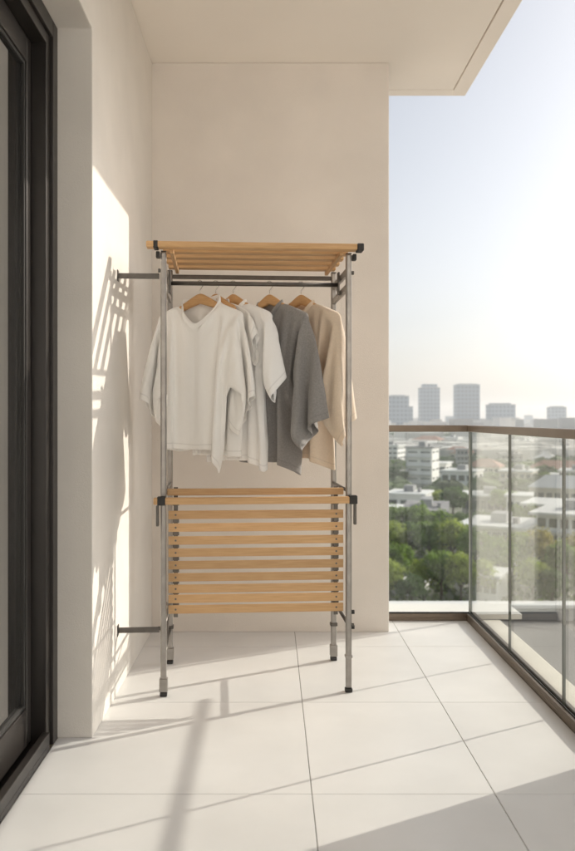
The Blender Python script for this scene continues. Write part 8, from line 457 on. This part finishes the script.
# ------------------------------------------------------------------ the city
GZ = -24.0
M['ground'] = mat('ground', (.12,.14,.07), .95, col2=(.34,.33,.30), vscale=.035, detail=8)
M['white_wall'] = mat('white_render', (.88,.87,.85), .85, objrand=.05)
M['cream_wall'] = mat('cream_render', (.74,.68,.58), .85, objrand=.1)
M['grey_wall'] = mat('grey_render', (.36,.36,.37), .85, objrand=.15)
M['white_roof'] = mat('white_roof', (.80,.80,.79), .8)
M['red_roof'] = mat('red_roof', (.38,.20,.15), .85, var=.15, vscale=.6, objrand=.12)
M['grey_roof'] = mat('grey_roof', (.30,.29,.30), .85, var=.08, vscale=.4, objrand=.1)
M['window'] = mat('window_glass', (.05,.065,.075), .15, spec=.8, objrand=.4)
M['brown'] = mat('brown_cladding', (.20,.125,.085), .8, objrand=.2)
M['asphalt'] = mat('asphalt', (.055,.055,.056), .9, var=.1, vscale=2)
M['bark'] = mat('bark', (.10,.075,.05), .9)
M['far'] = mat('far_city', (.66,.64,.61), .9, island=.38)
M['far_trees'] = mat('far_foliage', (.10,.14,.055), .9, island=.4, var=.3, vscale=1.0)
struct(MB().add([(-6000,-300,GZ),(6000,-300,GZ),(6000,14000,GZ),(-6000,14000,GZ)],[(0,1,2,3)]).build('ground', M['ground']))

M['paving'] = mat('pale_paving', (.52,.49,.44), .9, var=.06, vscale=.4)
struct(MB().add([(-90,-90,GZ+.02),(90,-90,GZ+.02),(90,62,GZ+.02),(-90,62,GZ+.02)],[(0,1,2,3)]).build('pavement', M['paving']))  # pale plane added below, out of view, to bounce light up to the balcony
t=empty('opposite_building',(0,-4.4,GZ),R(-44)); tag(t,'white rendered building facing the balcony from behind the camera','building')  # added out of view, turned towards the sun to act as fill light
mb=MB(); mb.box(-1.2,19,-9,0,0,44)
mb.build('wall',mat('opposite_render',(.88,.87,.85),.9,var=.02),t)
wm=None
for fz in range(6,40,4):
    for fx in range(5,18,5):
        if wm is None: wm=MB().box(-.7,.7,-.1,.03,-.9,.9).mesh('window',M['window'])
        link('window',wm,t,loc=(fx,0,fz))

def facade(name, col, wx, wz, dark):
    m = bpy.data.materials.new(name); m.use_nodes = True; N=m.node_tree.nodes; L=m.node_tree.links; b=N['Principled BSDF']; b.inputs['Roughness'].default_value=.5
    tc=N.new('ShaderNodeTexCoord'); sx=N.new('ShaderNodeSeparateXYZ'); L.new(tc.outputs['Object'],sx.inputs[0])
    def band(sock, w, fill):
        d=N.new('ShaderNodeMath'); d.operation='DIVIDE'; d.inputs[1].default_value=w; L.new(sock,d.inputs[0])
        fr=N.new('ShaderNodeMath'); fr.operation='FRACT'; L.new(d.outputs[0],fr.inputs[0])
        g_=N.new('ShaderNodeMath'); g_.operation='LESS_THAN'; g_.inputs[1].default_value=fill; L.new(fr.outputs[0],g_.inputs[0]); return g_.outputs[0]
    ad=N.new('ShaderNodeMath'); ad.operation='ADD'; L.new(sx.outputs['X'],ad.inputs[0]); L.new(sx.outputs['Y'],ad.inputs[1])
    mu=N.new('ShaderNodeMath'); mu.operation='MULTIPLY'; L.new(band(ad.outputs[0],wx,.68),mu.inputs[0]); L.new(band(sx.outputs['Z'],wz,.55),mu.inputs[1])
    mx=N.new('ShaderNodeMix'); mx.data_type='RGBA'; mx.inputs[6].default_value=(*col,1); mx.inputs[7].default_value=(*dark,1); L.new(mu.outputs[0],mx.inputs[0])
    L.new(mx.outputs[2],b.inputs['Base Color']); return m
M['tower_a']=facade('tower_facade',(.22,.29,.37),6.5,7,(.05,.10,.17)); M['tower_b']=facade('tower_facade_dark',(.15,.21,.29),6.5,7,(.03,.06,.11))

def tower(name, label, px0, px1, ytop, d, m, extra=()):
    x0=(px0-VX)*d/F_PX; x1=(px1-VX)*d/F_PX; zt=EYE-(ytop-VY)*d/F_PX; w=x1-x0
    t=empty(name,((x0+x1)/2,d,GZ)); tag(t,label,'tower','high-rise towers on the skyline')
    MB().box(-w/2,w/2,0,w*.8,0,zt-GZ).build('wall',m,t)
    MB().box(-w/2-.5,w/2+.5,-.5,w*.8+.5,zt-GZ+.02,zt-GZ+1.2).build('parapet',M['grey_wall'],t)
    for (a0,a1,yt) in extra:
        X0=(a0-VX)*d/F_PX-(x0+x1)/2; X1=(a1-VX)*d/F_PX-(x0+x1)/2; z2=EYE-(yt-VY)*d/F_PX
        MB().box(X0,X1,w*.15,w*.65,zt-GZ+1.25,z2-GZ).build('crown',m,t)
    return t
tower('office_tower','stepped pale tower at the left end of the skyline, beside the end wall',384,409,396.5,1300,M['tower_a'],[(392,406,395)])
tower('office_tower','low block stepping off the leftmost skyline tower',409.3,413,407,1300,M['tower_a'])
tower('office_tower','tall slim tower with a narrow top, second from left on the skyline',421,440,388,1450,M['tower_a'],[(423.5,438,384)])
tower('office_tower','tiny far block low between the two tall towers',446.5,454,416.5,1900,M['tower_a'])
tower('office_tower','widest and darkest tall tower, square topped, above the balcony corner',457.5,480,385,1400,M['tower_b'],[(459,478.5,383.6)])
tower('office_tower','broad shorter tower with a stepped roof right of the dark tower',491,515.5,405,1350,M['tower_a'],[(493,512,403)])
tower('office_tower','narrow pale tower at the right end of the skyline',551,566.5,407.5,1500,M['tower_a'],[(553,565,406)])
t=tower('office_tower','tiny faint block with a needle mast far off on the right skyline',526,533,415.5,2300,M['tower_a'])
MB().tube([(0,6,0),(0,6,18)],.6,6,r2=.2).build('mast',M['grey_wall'],t,loc=(0,0,t.children[0].dimensions.z if False else (EYE-(415.5-VY)*2300/F_PX-GZ)))

def building(name,label,px0,px1,ytop,ybase,wall,roof='flat',rows=1,cols=4,depth=12,rz=0,roofm='white_roof',tiers=(),winh=.5,cat='building',win='window',overhang=.5,base_d=None):
    rz=rz-24 if wall!='grey_wall' else rz-10
    d=base_d or F_PX*(EYE-GZ)/(ybase-VY)
    xc=((px0+px1)/2-VX)*d/F_PX; w=(px1-px0)*d/F_PX; zt=EYE-(ytop-VY)*d/F_PX; H=zt-GZ
    t=empty(name,(xc,d,GZ),R(rz)); tag(t,label,cat)
    MB().box(-w/2,w/2,0,depth,-2,H).build('wall',M[wall],t)
    ov=overhang
    if roof=='flat':
        MB().box(-w/2-ov,w/2+ov,-ov,depth+ov,H+.01,H+.45).build('roof',M[roofm],t)
        if w>8:
            MB().box(-w*.12,w*.14,depth*.35,depth*.7,H+.46,H+2.0).build('roof_hut',M['grey_wall'],t)
            MB().box(w*.26,w*.34,depth*.3,depth*.45,H+.46,H+1.4).build('air_unit',M['grey_roof'],t)
    else:
        r=3.0; MB().add([(-w/2-ov,-ov,H),(w/2+ov,-ov,H),(w/2+ov,depth+ov,H),(-w/2-ov,depth+ov,H),(-w/2+depth*.3,depth/2,H+r),(w/2-depth*.3,depth/2,H+r)],[(0,1,5,4),(2,3,4,5),(1,2,5),(3,0,4),(0,3,2,1)]).build('roof',M[roofm],t)
    zlo=0 if ybase<500 else 1.0
    wm=None
    for r_ in range(rows):
        for c in range(cols):
            ww=w/cols; hh=(H-zlo)/rows
            if wm is None: wm=MB().box(-ww*.36,ww*.36,-.05,.15,-hh*winh/2,hh*winh/2).mesh('window',M[win])
            link('window',wm,t,loc=(-w/2+ww*(c+.5),0,zlo+hh*(r_+.52)))
        if depth>9:
            nc=max(1,int(depth/4.5))
            sm=MB().box(-.15,.05,-depth/nc*.3,depth/nc*.3,-hh*winh/2,hh*winh/2).mesh('window',M[win]) if r_==0 else sm
            for c in range(nc): link('window',sm,t,loc=(w/2,depth/nc*(c+.5),zlo+hh*(r_+.52)))
        if rows>1 and r_>0: MB().box(-w/2-.1,w/2+.1,-1.0,-.002,zlo+(H-zlo)/rows*r_-.12,zlo+(H-zlo)/rows*r_+.12).build('balcony',M['white_roof'],t)
    for (a0,a1,z0,z1,y0,mm) in tiers:
        MB().box(-w/2+w*a0,-w/2+w*a1,y0,-.003,z0,z1).build('wing',M[mm],t)
    return t
B=building
B('apartment_block','tall white slab block with a dark rooftop, tallest of the near city',406,432,448,492,'white_wall',rows=5,cols=2,depth=11,roofm='grey_roof',winh=.16)
B('apartment_block','white apartment block half hidden behind the end wall on the left',377,398,446,470,'white_wall',rows=5,cols=4,depth=14,winh=.4)
B('apartment_house','pinkish house with a low red roof behind the balcony corner',440,470,453,468,'cream_wall','hip',rows=2,cols=6,depth=16,roofm='red_roof')
B('apartment_block','blue-grey block just left of the glass corner joint',457,468,450,473,'grey_wall',rows=4,cols=3,depth=12,roofm='grey_roof')
B('modern_house','white cubic house right of the white slab block with dark glazing',431,446,464,489,'white_wall',rows=2,cols=2,depth=10)
B('modern_house','white house with a ribbon of dark windows at the glass corner',441,474,472,497,'white_wall',rows=2,cols=4,depth=12,rz=-4,winh=.45)
B('villa','low white villa with large dark windows below the white slab block',386,424,495,521,'white_wall',rows=1,cols=3,depth=11,rz=3)
B('villa','small white villa with bare wall at the end wall edge above the trees',380,404,510,532,'white_wall',rows=1,cols=2,depth=8,rz=3)
B('warehouse','wide lavender grey flat roofed building among the near trees',402,447,513,545,'grey_wall',rows=1,cols=5,depth=20,roofm='grey_roof',overhang=.2,rz=-3)
B('long_building','long low building with a bright white flat roof behind the first long pane',461,522,528,566,'white_wall',rows=2,cols=6,depth=13,rz=-5,overhang=.9)
B('terraced_apartments','large white terraced apartment building at the right edge with dark balconies',537,592,516,572,'white_wall',rows=3,cols=5,depth=16,rz=-7,overhang=1.0,winh=.55,tiers=[(.0,.45,4.2,4.5,-2.2,'white_roof'),(.3,.62,0,3.9,-1.8,'brown')])
B('penthouse_block','white stepped block with a projecting roof behind the terraced apartments',527,566,506,541,'cream_wall',rows=2,cols=4,depth=12,rz=-6,overhang=1.2)
B('row_house','pale row house under a white pitched roof behind the right panes',530,585,488,514,'cream_wall','hip',rows=1,cols=7,depth=11,roofm='white_roof',rz=-4)
B('long_building','low long brick coloured building with a red roof beyond the right panes',528,592,469,481,'brown','hip',rows=2,cols=10,depth=18,roofm='red_roof')
B('hall','white hall with a low peaked roof high in the third long pane',534,552,458,471,'white_wall','hip',rows=1,cols=3,depth=20,roofm='white_roof')
B('row_house','cream house with pinkish red roof high in the first long pane',466,499,467,482,'cream_wall','hip',rows=2,cols=6,depth=14,roofm='red_roof')
B('long_building','low building with a pale blue-white roof strip behind the first long pane',467,514,497,518,'grey_wall',rows=1,cols=7,depth=12,rz=-3,overhang=.8)
B('apartment_block','cream block with three rows of windows behind the second long pane',500,531,472,497,'cream_wall',rows=3,cols=5,depth=12,rz=-3)
B('villa','small white villa between trees behind the second long pane',507,530,497,523,'white_wall',rows=1,cols=3,depth=9,rz=4)
B('apartment_block','grey flat topped block low in the haze behind the second long pane',502,522,455,470,'grey_wall',rows=3,cols=5,depth=16,roofm='grey_roof')
B('apartment_block','pale block in the haze just under the handrail near the corner',476,492,449,462,'white_wall',rows=3,cols=4,depth=16)
B('apartment_block','hazy grey slab under the handrail at the right edge of the photo',556,580,448,462,'grey_wall',rows=3,cols=5,depth=18)
B('garden_pavilion','tiny white flat roofed pavilion among the lower trees on the left',404,421,584,596,'white_wall',rows=1,cols=2,depth=5)
B('garden_pavilion','white flat roofed pavilion among the trees behind the first long pane',476,497,578,606,'white_wall',rows=1,cols=3,depth=6,rz=-5)

B('villa','white two storey house just left of the white slab block, partly behind trees',389,405,473,490,'white_wall',rows=2,cols=3,depth=10)
B('row_house','red roofed house high in the haze above the white slab block',411,440,440,452,'cream_wall','hip',rows=2,cols=6,depth=20,roofm='red_roof')
B('apartment_block','white block in the haze left of the dark tower foot, under the handrail',442,458,438,451,'white_wall',rows=3,cols=4,depth=20)
B('villa','white house with two dark windows between the dark round tree and the corner',462,480,499,516,'white_wall',rows=1,cols=3,depth=9)
B('villa','small cream house under the cubic white houses in the short pane',430,441,490,500,'cream_wall',rows=1,cols=2,depth=8)
B('apartment_block','white four storey block behind the row house at the right edge',560,590,472,492,'white_wall',rows=4,cols=6,depth=14)
B('villa','white house with flat roof behind the upper second joint',549,566,476,489,'white_wall',rows=2,cols=4,depth=12)
B('apartment_block','cream block just under the handrail in the second long pane',512,530,441,454,'cream_wall',rows=3,cols=5,depth=18)

# lower roof terrace next door
t=empty('roof_terrace_building',(14,13.5,GZ)); tag(t,'lower neighbouring building with a grey roof terrace seen through the long panes','building')
MB().box(-16.4,12,-5.5,4.0,0,-3.3-GZ).build('wall',M['cream_wall'],t)
MB().box(-16.3,12,-5.5,3.99,-3.298-GZ,-3.28-GZ).build('terrace_floor',mat('terrace_membrane',(.20,.185,.17),.85,var=.12,vscale=.8),t)
MB().box(-16.4,12.1,4.01,4.3,0,-3.02-GZ).build('parapet',M['grey_wall'],t)
MB().box(-16.5,12.2,3.95,4.36,-3.018-GZ,-2.93-GZ).build('coping',M['white_roof'],t,bevel=.02)

# trees ---------------------------------------------------------------
GREENS=[mat('foliage_mid',(.22,.33,.055),.75,island=.35,translucent=.48),mat('foliage_dark',(.12,.20,.05),.75,island=.35,translucent=.42),mat('foliage_light',(.36,.44,.075),.75,island=.35,translucent=.48),mat('foliage_yellow',(.48,.42,.09),.75,island=.35,translucent=.48)]
def crown_mesh(seed, mats_n, nb=26, leaves=85, squash=1.0):
    r=random.Random(seed); V=[]; F=[]
    lumps=[(Vector((0,0,.60)),.24)]
    for k in range(nb):
        a=r.uniform(0,2*PI); e=math.asin(r.uniform(-.55,1)); q=r.uniform(.75,1.0)
        lumps.append((Vector((.34*q*math.cos(e)*math.cos(a),.34*q*math.cos(e)*math.sin(a),.62+.27*q*math.sin(e)*squash)),r.uniform(.10,.18)))
    for li,(c,rad) in enumerate(lumps):
        # ragged inner mass of the clump
        n1,n2=8,5; b=len(V)
        for i in range(n2+1):
            for j in range(n1):
                th=PI*i/n2; ph=2*PI*(j+.5*(i%2))/n1; q=r.uniform(.5,.78)
                V.append(c+Vector((math.sin(th)*math.cos(ph),math.sin(th)*math.sin(ph),math.cos(th)*.85))*rad*q)
        for i in range(n2):
            for j in range(n1): F.append((b+i*n1+j,b+i*n1+(j+1)%n1,b+(i+1)*n1+(j+1)%n1,b+(i+1)*n1+j))
        if li==0: continue
        for _ in range(leaves):
            n=Vector((r.gauss(0,1),r.gauss(0,1),r.gauss(.25,1))).normalized(); q=c+n*rad*r.uniform(.75,1.08)
            s=r.uniform(.016,.032); m=(n+Vector((r.gauss(0,.45),r.gauss(0,.45),r.gauss(0,.45)))).normalized()
            t=m.cross(Vector((r.gauss(0,1),r.gauss(0,1),r.gauss(0,1)))).normalized(); u=m.cross(t).normalized()
            b=len(V); V+=[q-t*s,q+u*s*.75,q+t*s,q-u*s*.75]; F.append((b,b+1,b+2,b+3))
    return V,F
def tree_meshes(seed, mi, squash=1.0):
    V,F=crown_mesh(seed,1,squash=squash)
    me=bpy.data.meshes.new('crown'); me.from_pydata([tuple(v) for v in V],[],F); me.materials.append(GREENS[mi])
    r=random.Random(seed+50); tb=MB().tube([(0,0,0),(.01,.01,.2),(.0,.0,.42)],.035,8,r2=.02)
    for k in range(5):
        a=r.uniform(0,2*PI); tb.tube([(0,0,.28+.03*k),(.12*math.cos(a),.12*math.sin(a),.45+.03*k),(.27*math.cos(a),.27*math.sin(a),.62+.04*k)],.016,6,r2=.005)
    return me,tb.mesh('trunk',M['bark'])
TV={}
def tree(px,yb,h,w,mi,label,group=None,sq=1.0):
    key=(mi,rnd.randrange(3),sq)
    if key not in TV: TV[key]=tree_meshes(11+mi*10+key[1],mi,sq)
    cm,tm=TV[key]; x,d=ground_at(px,yb,GZ)
    e=empty('tree',(x,d,GZ),rnd.uniform(0,6.28)); e.scale=(w,w,h); tag(e,label,'tree',group)
    link('crown',cm,e); link('trunk',tm,e)
TREES=[
 # wooded belt under the balcony, left of the corner
 (397,548,8.5,8,0,'green tree nearest the end wall at the top of the wooded belt'),
 (419,549,9,8,0,'tall green tree top centre of the wooded belt in the short pane'),
 (440,552,8,8,0,'green tree right of the tall one at the top of the wooded belt'),
 (459,556,8,7.5,1,'dark tree by the glass corner at the top of the wooded belt'),
 (391,568,8,7,2,'pale green tree hard against the end wall edge, mid belt'),
 (411,566,7.5,7,1,'dark green tree in the middle of the short pane, in the second rank'),
 (431,570,8.5,7.5,0,'full green tree in the middle of the short pane, lit from the right'),
 (453,573,9,8,2,'big light green tree left of the glass corner joint'),
 (398,590,7,6.5,0,'round green tree low beside the end wall edge'),
 (424,600,6,6,2,'low light green tree behind the small pavilion'),
 (389,607,6.5,5.5,2,'lowest pale tree in the corner between end wall and white ledge'),
 (441,602,7.5,6.5,0,'green tree low in the short pane above the white ledge'),
 (461,606,7.5,6,2,'light green tree low at the glass corner above the white ledge'),
 (412,612,5,5,1,'dark bushy tree just above the white ledge, centre of the short pane'),
 # mid distance
 (453,519,8.2,9.5,1,'dark round tree in front of the white houses in the short pane'),
 (434,514,6.5,8,2,'light green tree touching the dark round tree'),
 (396,492,9,10,1,'dark tree left of the white slab block'),
 (412,510,5,8,2,'pale low tree at the foot of the white slab block'),
 (449,500,5,10,1,'low dark tree below the ribbon window house'),
 (402,478,8,14,0,'hazy green tree left of the slab block, up by the apartment block'),
 # behind the long panes
 (480,545,7,8,1,'dark tree left of the long white roof behind the first long pane'),
 (503,520,8,9,0,'green tree above the long white roof, by the first joint'),
 (524,540,8,8,0,'green tree between the long white roof and the terraced apartments'),
 (474,578,8,7,0,'green tree just right of the glass corner joint'),
 (500,590,8,7,0,'green tree left of the first joint in the lower pane'),
 (519,585,8,6.5,2,'light tree right of the first joint in the lower pane'),
 (541,585,9,6.5,3,'yellow green tree in front of the terraced apartments'),
 (560,592,7.5,7,0,'green tree under the terraced apartments, beside the second joint'),
 (578,588,8,7,3,'yellowish tree at the right edge of the photo under the apartments'),
 (533,602,6,6,2,'low light tree above the roof terrace coping'),
 (552,606,5,5.5,1,'low dark tree above the roof terrace coping near the second joint'),
 (484,604,6,6,2,'low light tree beside the pavilion behind the first long pane'),
 (517,500,7,10,1,'dark tree left of the pale row house in the second long pane'),
 (543,489,6,12,0,'green tree in front of the red roofed long building'),
 (562,486,6,12,1,'dark tree in front of the red roofed long building at the second joint'),
 (490,489,6,12,1,'dark tree below the pinkish red roof in the first long pane'),
 (527,478,7,14,0,'hazy green tree left of the red roofed long building'),
]
for a in TREES: tree(*a)
# the rest of the city and its trees reads as one mass
r=random.Random(4); mb=MB()
def free(x,d):
    return True
for k in range(1500):
    d=math.exp(r.uniform(math.log(400),math.log(3200))); px=r.uniform(300,720) if k%3 else r.uniform(720,1250)
    x=(px-VX)*d/F_PX; w=r.uniform(9,30); h=r.uniform(5,15) if r.random()<.86 else r.uniform(15,26); dp=r.uniform(9,18)
    if d<650: h=min(h,9)
    a=r.uniform(-.3,.3); ca,sa=math.cos(a),math.sin(a)
    V=[]
    for z in (0,h):
        for (u,v) in ((-w/2,0),(w/2,0),(w/2,dp),(-w/2,dp)): V.append((x+u*ca-v*sa,d+u*sa+v*ca,GZ+z))
    mb.add(V,[(4,5,6,7),(0,1,5,4),(1,2,6,5),(2,3,7,6),(3,0,4,7)])
o=mb.build('distant_city',M['far']); tag(o,'hazy mass of low city buildings stretching to the horizon','city',kind='stuff')
mb=MB()
for k in range(1200):
    d=math.exp(r.uniform(math.log(230),math.log(2600))); px=r.uniform(300,720) if k%3 else r.uniform(720,1250)
    x=(px-VX)*d/F_PX; s=r.uniform(2.5,5.5)*(1 if d<700 else 1.5); c=Vector((x,d,GZ+s*.6))
    V=[];F=[];n1,n2=7,5
    for i in range(n2+1):
        for j in range(n1):
            th=PI*i/n2; ph=2*PI*j/n1; q=r.uniform(.75,1.15)
            V.append(c+Vector((s*1.3*math.sin(th)*math.cos(ph),s*math.sin(th)*math.sin(ph),s*.8*math.cos(th)))*q)
    for i in range(n2):
        for j in range(n1): F.append((i*n1+j,i*n1+(j+1)%n1,(i+1)*n1+(j+1)%n1,(i+1)*n1+j))
    mb.add(V,F)
o=mb.build('distant_trees',M['far_trees']); tag(o,'hazy mass of trees between the distant city buildings','trees',kind='stuff')
# low scrub under the wooded belt
M['scrub']=mat('scrub',(.13,.18,.045),.85,island=.5)
V=[];F=[]
for k in range(9000):
    x,d=r.uniform(8,75),r.uniform(96,205)
    c=Vector((x,d,GZ+r.uniform(.1,.7))); s=r.uniform(.25,.6); t=Vector((r.gauss(0,1),r.gauss(0,1),r.gauss(0,.6))).normalized(); u=t.cross(Vector((r.gauss(0,1),r.gauss(0,1),r.gauss(0,1)))).normalized()
    b=len(V); V+=[c-t*s,c-u*s,c+t*s,c+u*s]; F.append((b,b+1,b+2,b+3))
me=bpy.data.meshes.new('scrub'); me.from_pydata([tuple(v) for v in V],[],F); me.materials.append(M['scrub'])
o=link('scrub',me); tag(o,'low green scrub filling the gaps between the near trees','undergrowth',kind='stuff')

# city haze
hz=bpy.data.materials.new('haze'); hz.use_nodes=True; N=hz.node_tree.nodes; N.remove(N['Principled BSDF'])
vs=N.new('ShaderNodeVolumeScatter'); vs.inputs['Color'].default_value=(.90,.96,1,1); vs.inputs['Density'].default_value=.00036; vs.inputs['Anisotropy'].default_value=.35
hz.node_tree.links.new(vs.outputs[0],N['Material Output'].inputs['Volume'])
o=MB().box(-5000,5000,40,5000,GZ-1,75).build('haze',hz); struct(o)

# ------------------------------------------------------------------ light
TA=.55; TZ=.56                                           # sun from the back right: dy/dx and dz/dx
sd=Vector((1,TA,TZ)).normalized(); elev=math.asin(sd.z)
sun=bpy.data.lights.new('sun','SUN'); sun.energy=3.65; sun.angle=R(.47); sun.color=(1,.91,.79)
so=bpy.data.objects.new('sun',sun); C.objects.link(so); so.rotation_euler=sd.to_track_quat('Z','Y').to_euler(); so.location=(30,20,40)
wd=bpy.data.worlds.new('World'); sc.world=wd; wd.use_nodes=True; N=wd.node_tree.nodes
sk=N.new('ShaderNodeTexSky'); sk.sky_type='NISHITA'; sk.sun_disc=False; sk.sun_elevation=elev; sk.sun_rotation=math.atan2(sd.x,sd.y)
sk.air_density=.9; sk.dust_density=3.2; sk.ozone_density=1.0; sk.altitude=50
hs=N.new('ShaderNodeHueSaturation'); hs.inputs['Saturation'].default_value=.42; hs.inputs['Value'].default_value=1.06   # milky summer haze
wd.node_tree.links.new(sk.outputs[0],hs.inputs['Color']); wd.node_tree.links.new(hs.outputs[0],N['Background'].inputs['Color']); N['Background'].inputs['Strength'].default_value=.15

sc.view_settings.view_transform='Standard'; sc.view_settings.look='None'; sc.view_settings.exposure=0
sc.render.engine='CYCLES'; cy=sc.cycles
cy.use_denoising=True; cy.max_bounces=14; cy.diffuse_bounces=9; cy.glossy_bounces=4; cy.transmission_bounces=6; cy.transparent_max_bounces=24; cy.volume_bounces=3
cy.sample_clamp_indirect=8; cy.caustics_reflective=False; cy.caustics_refractive=False
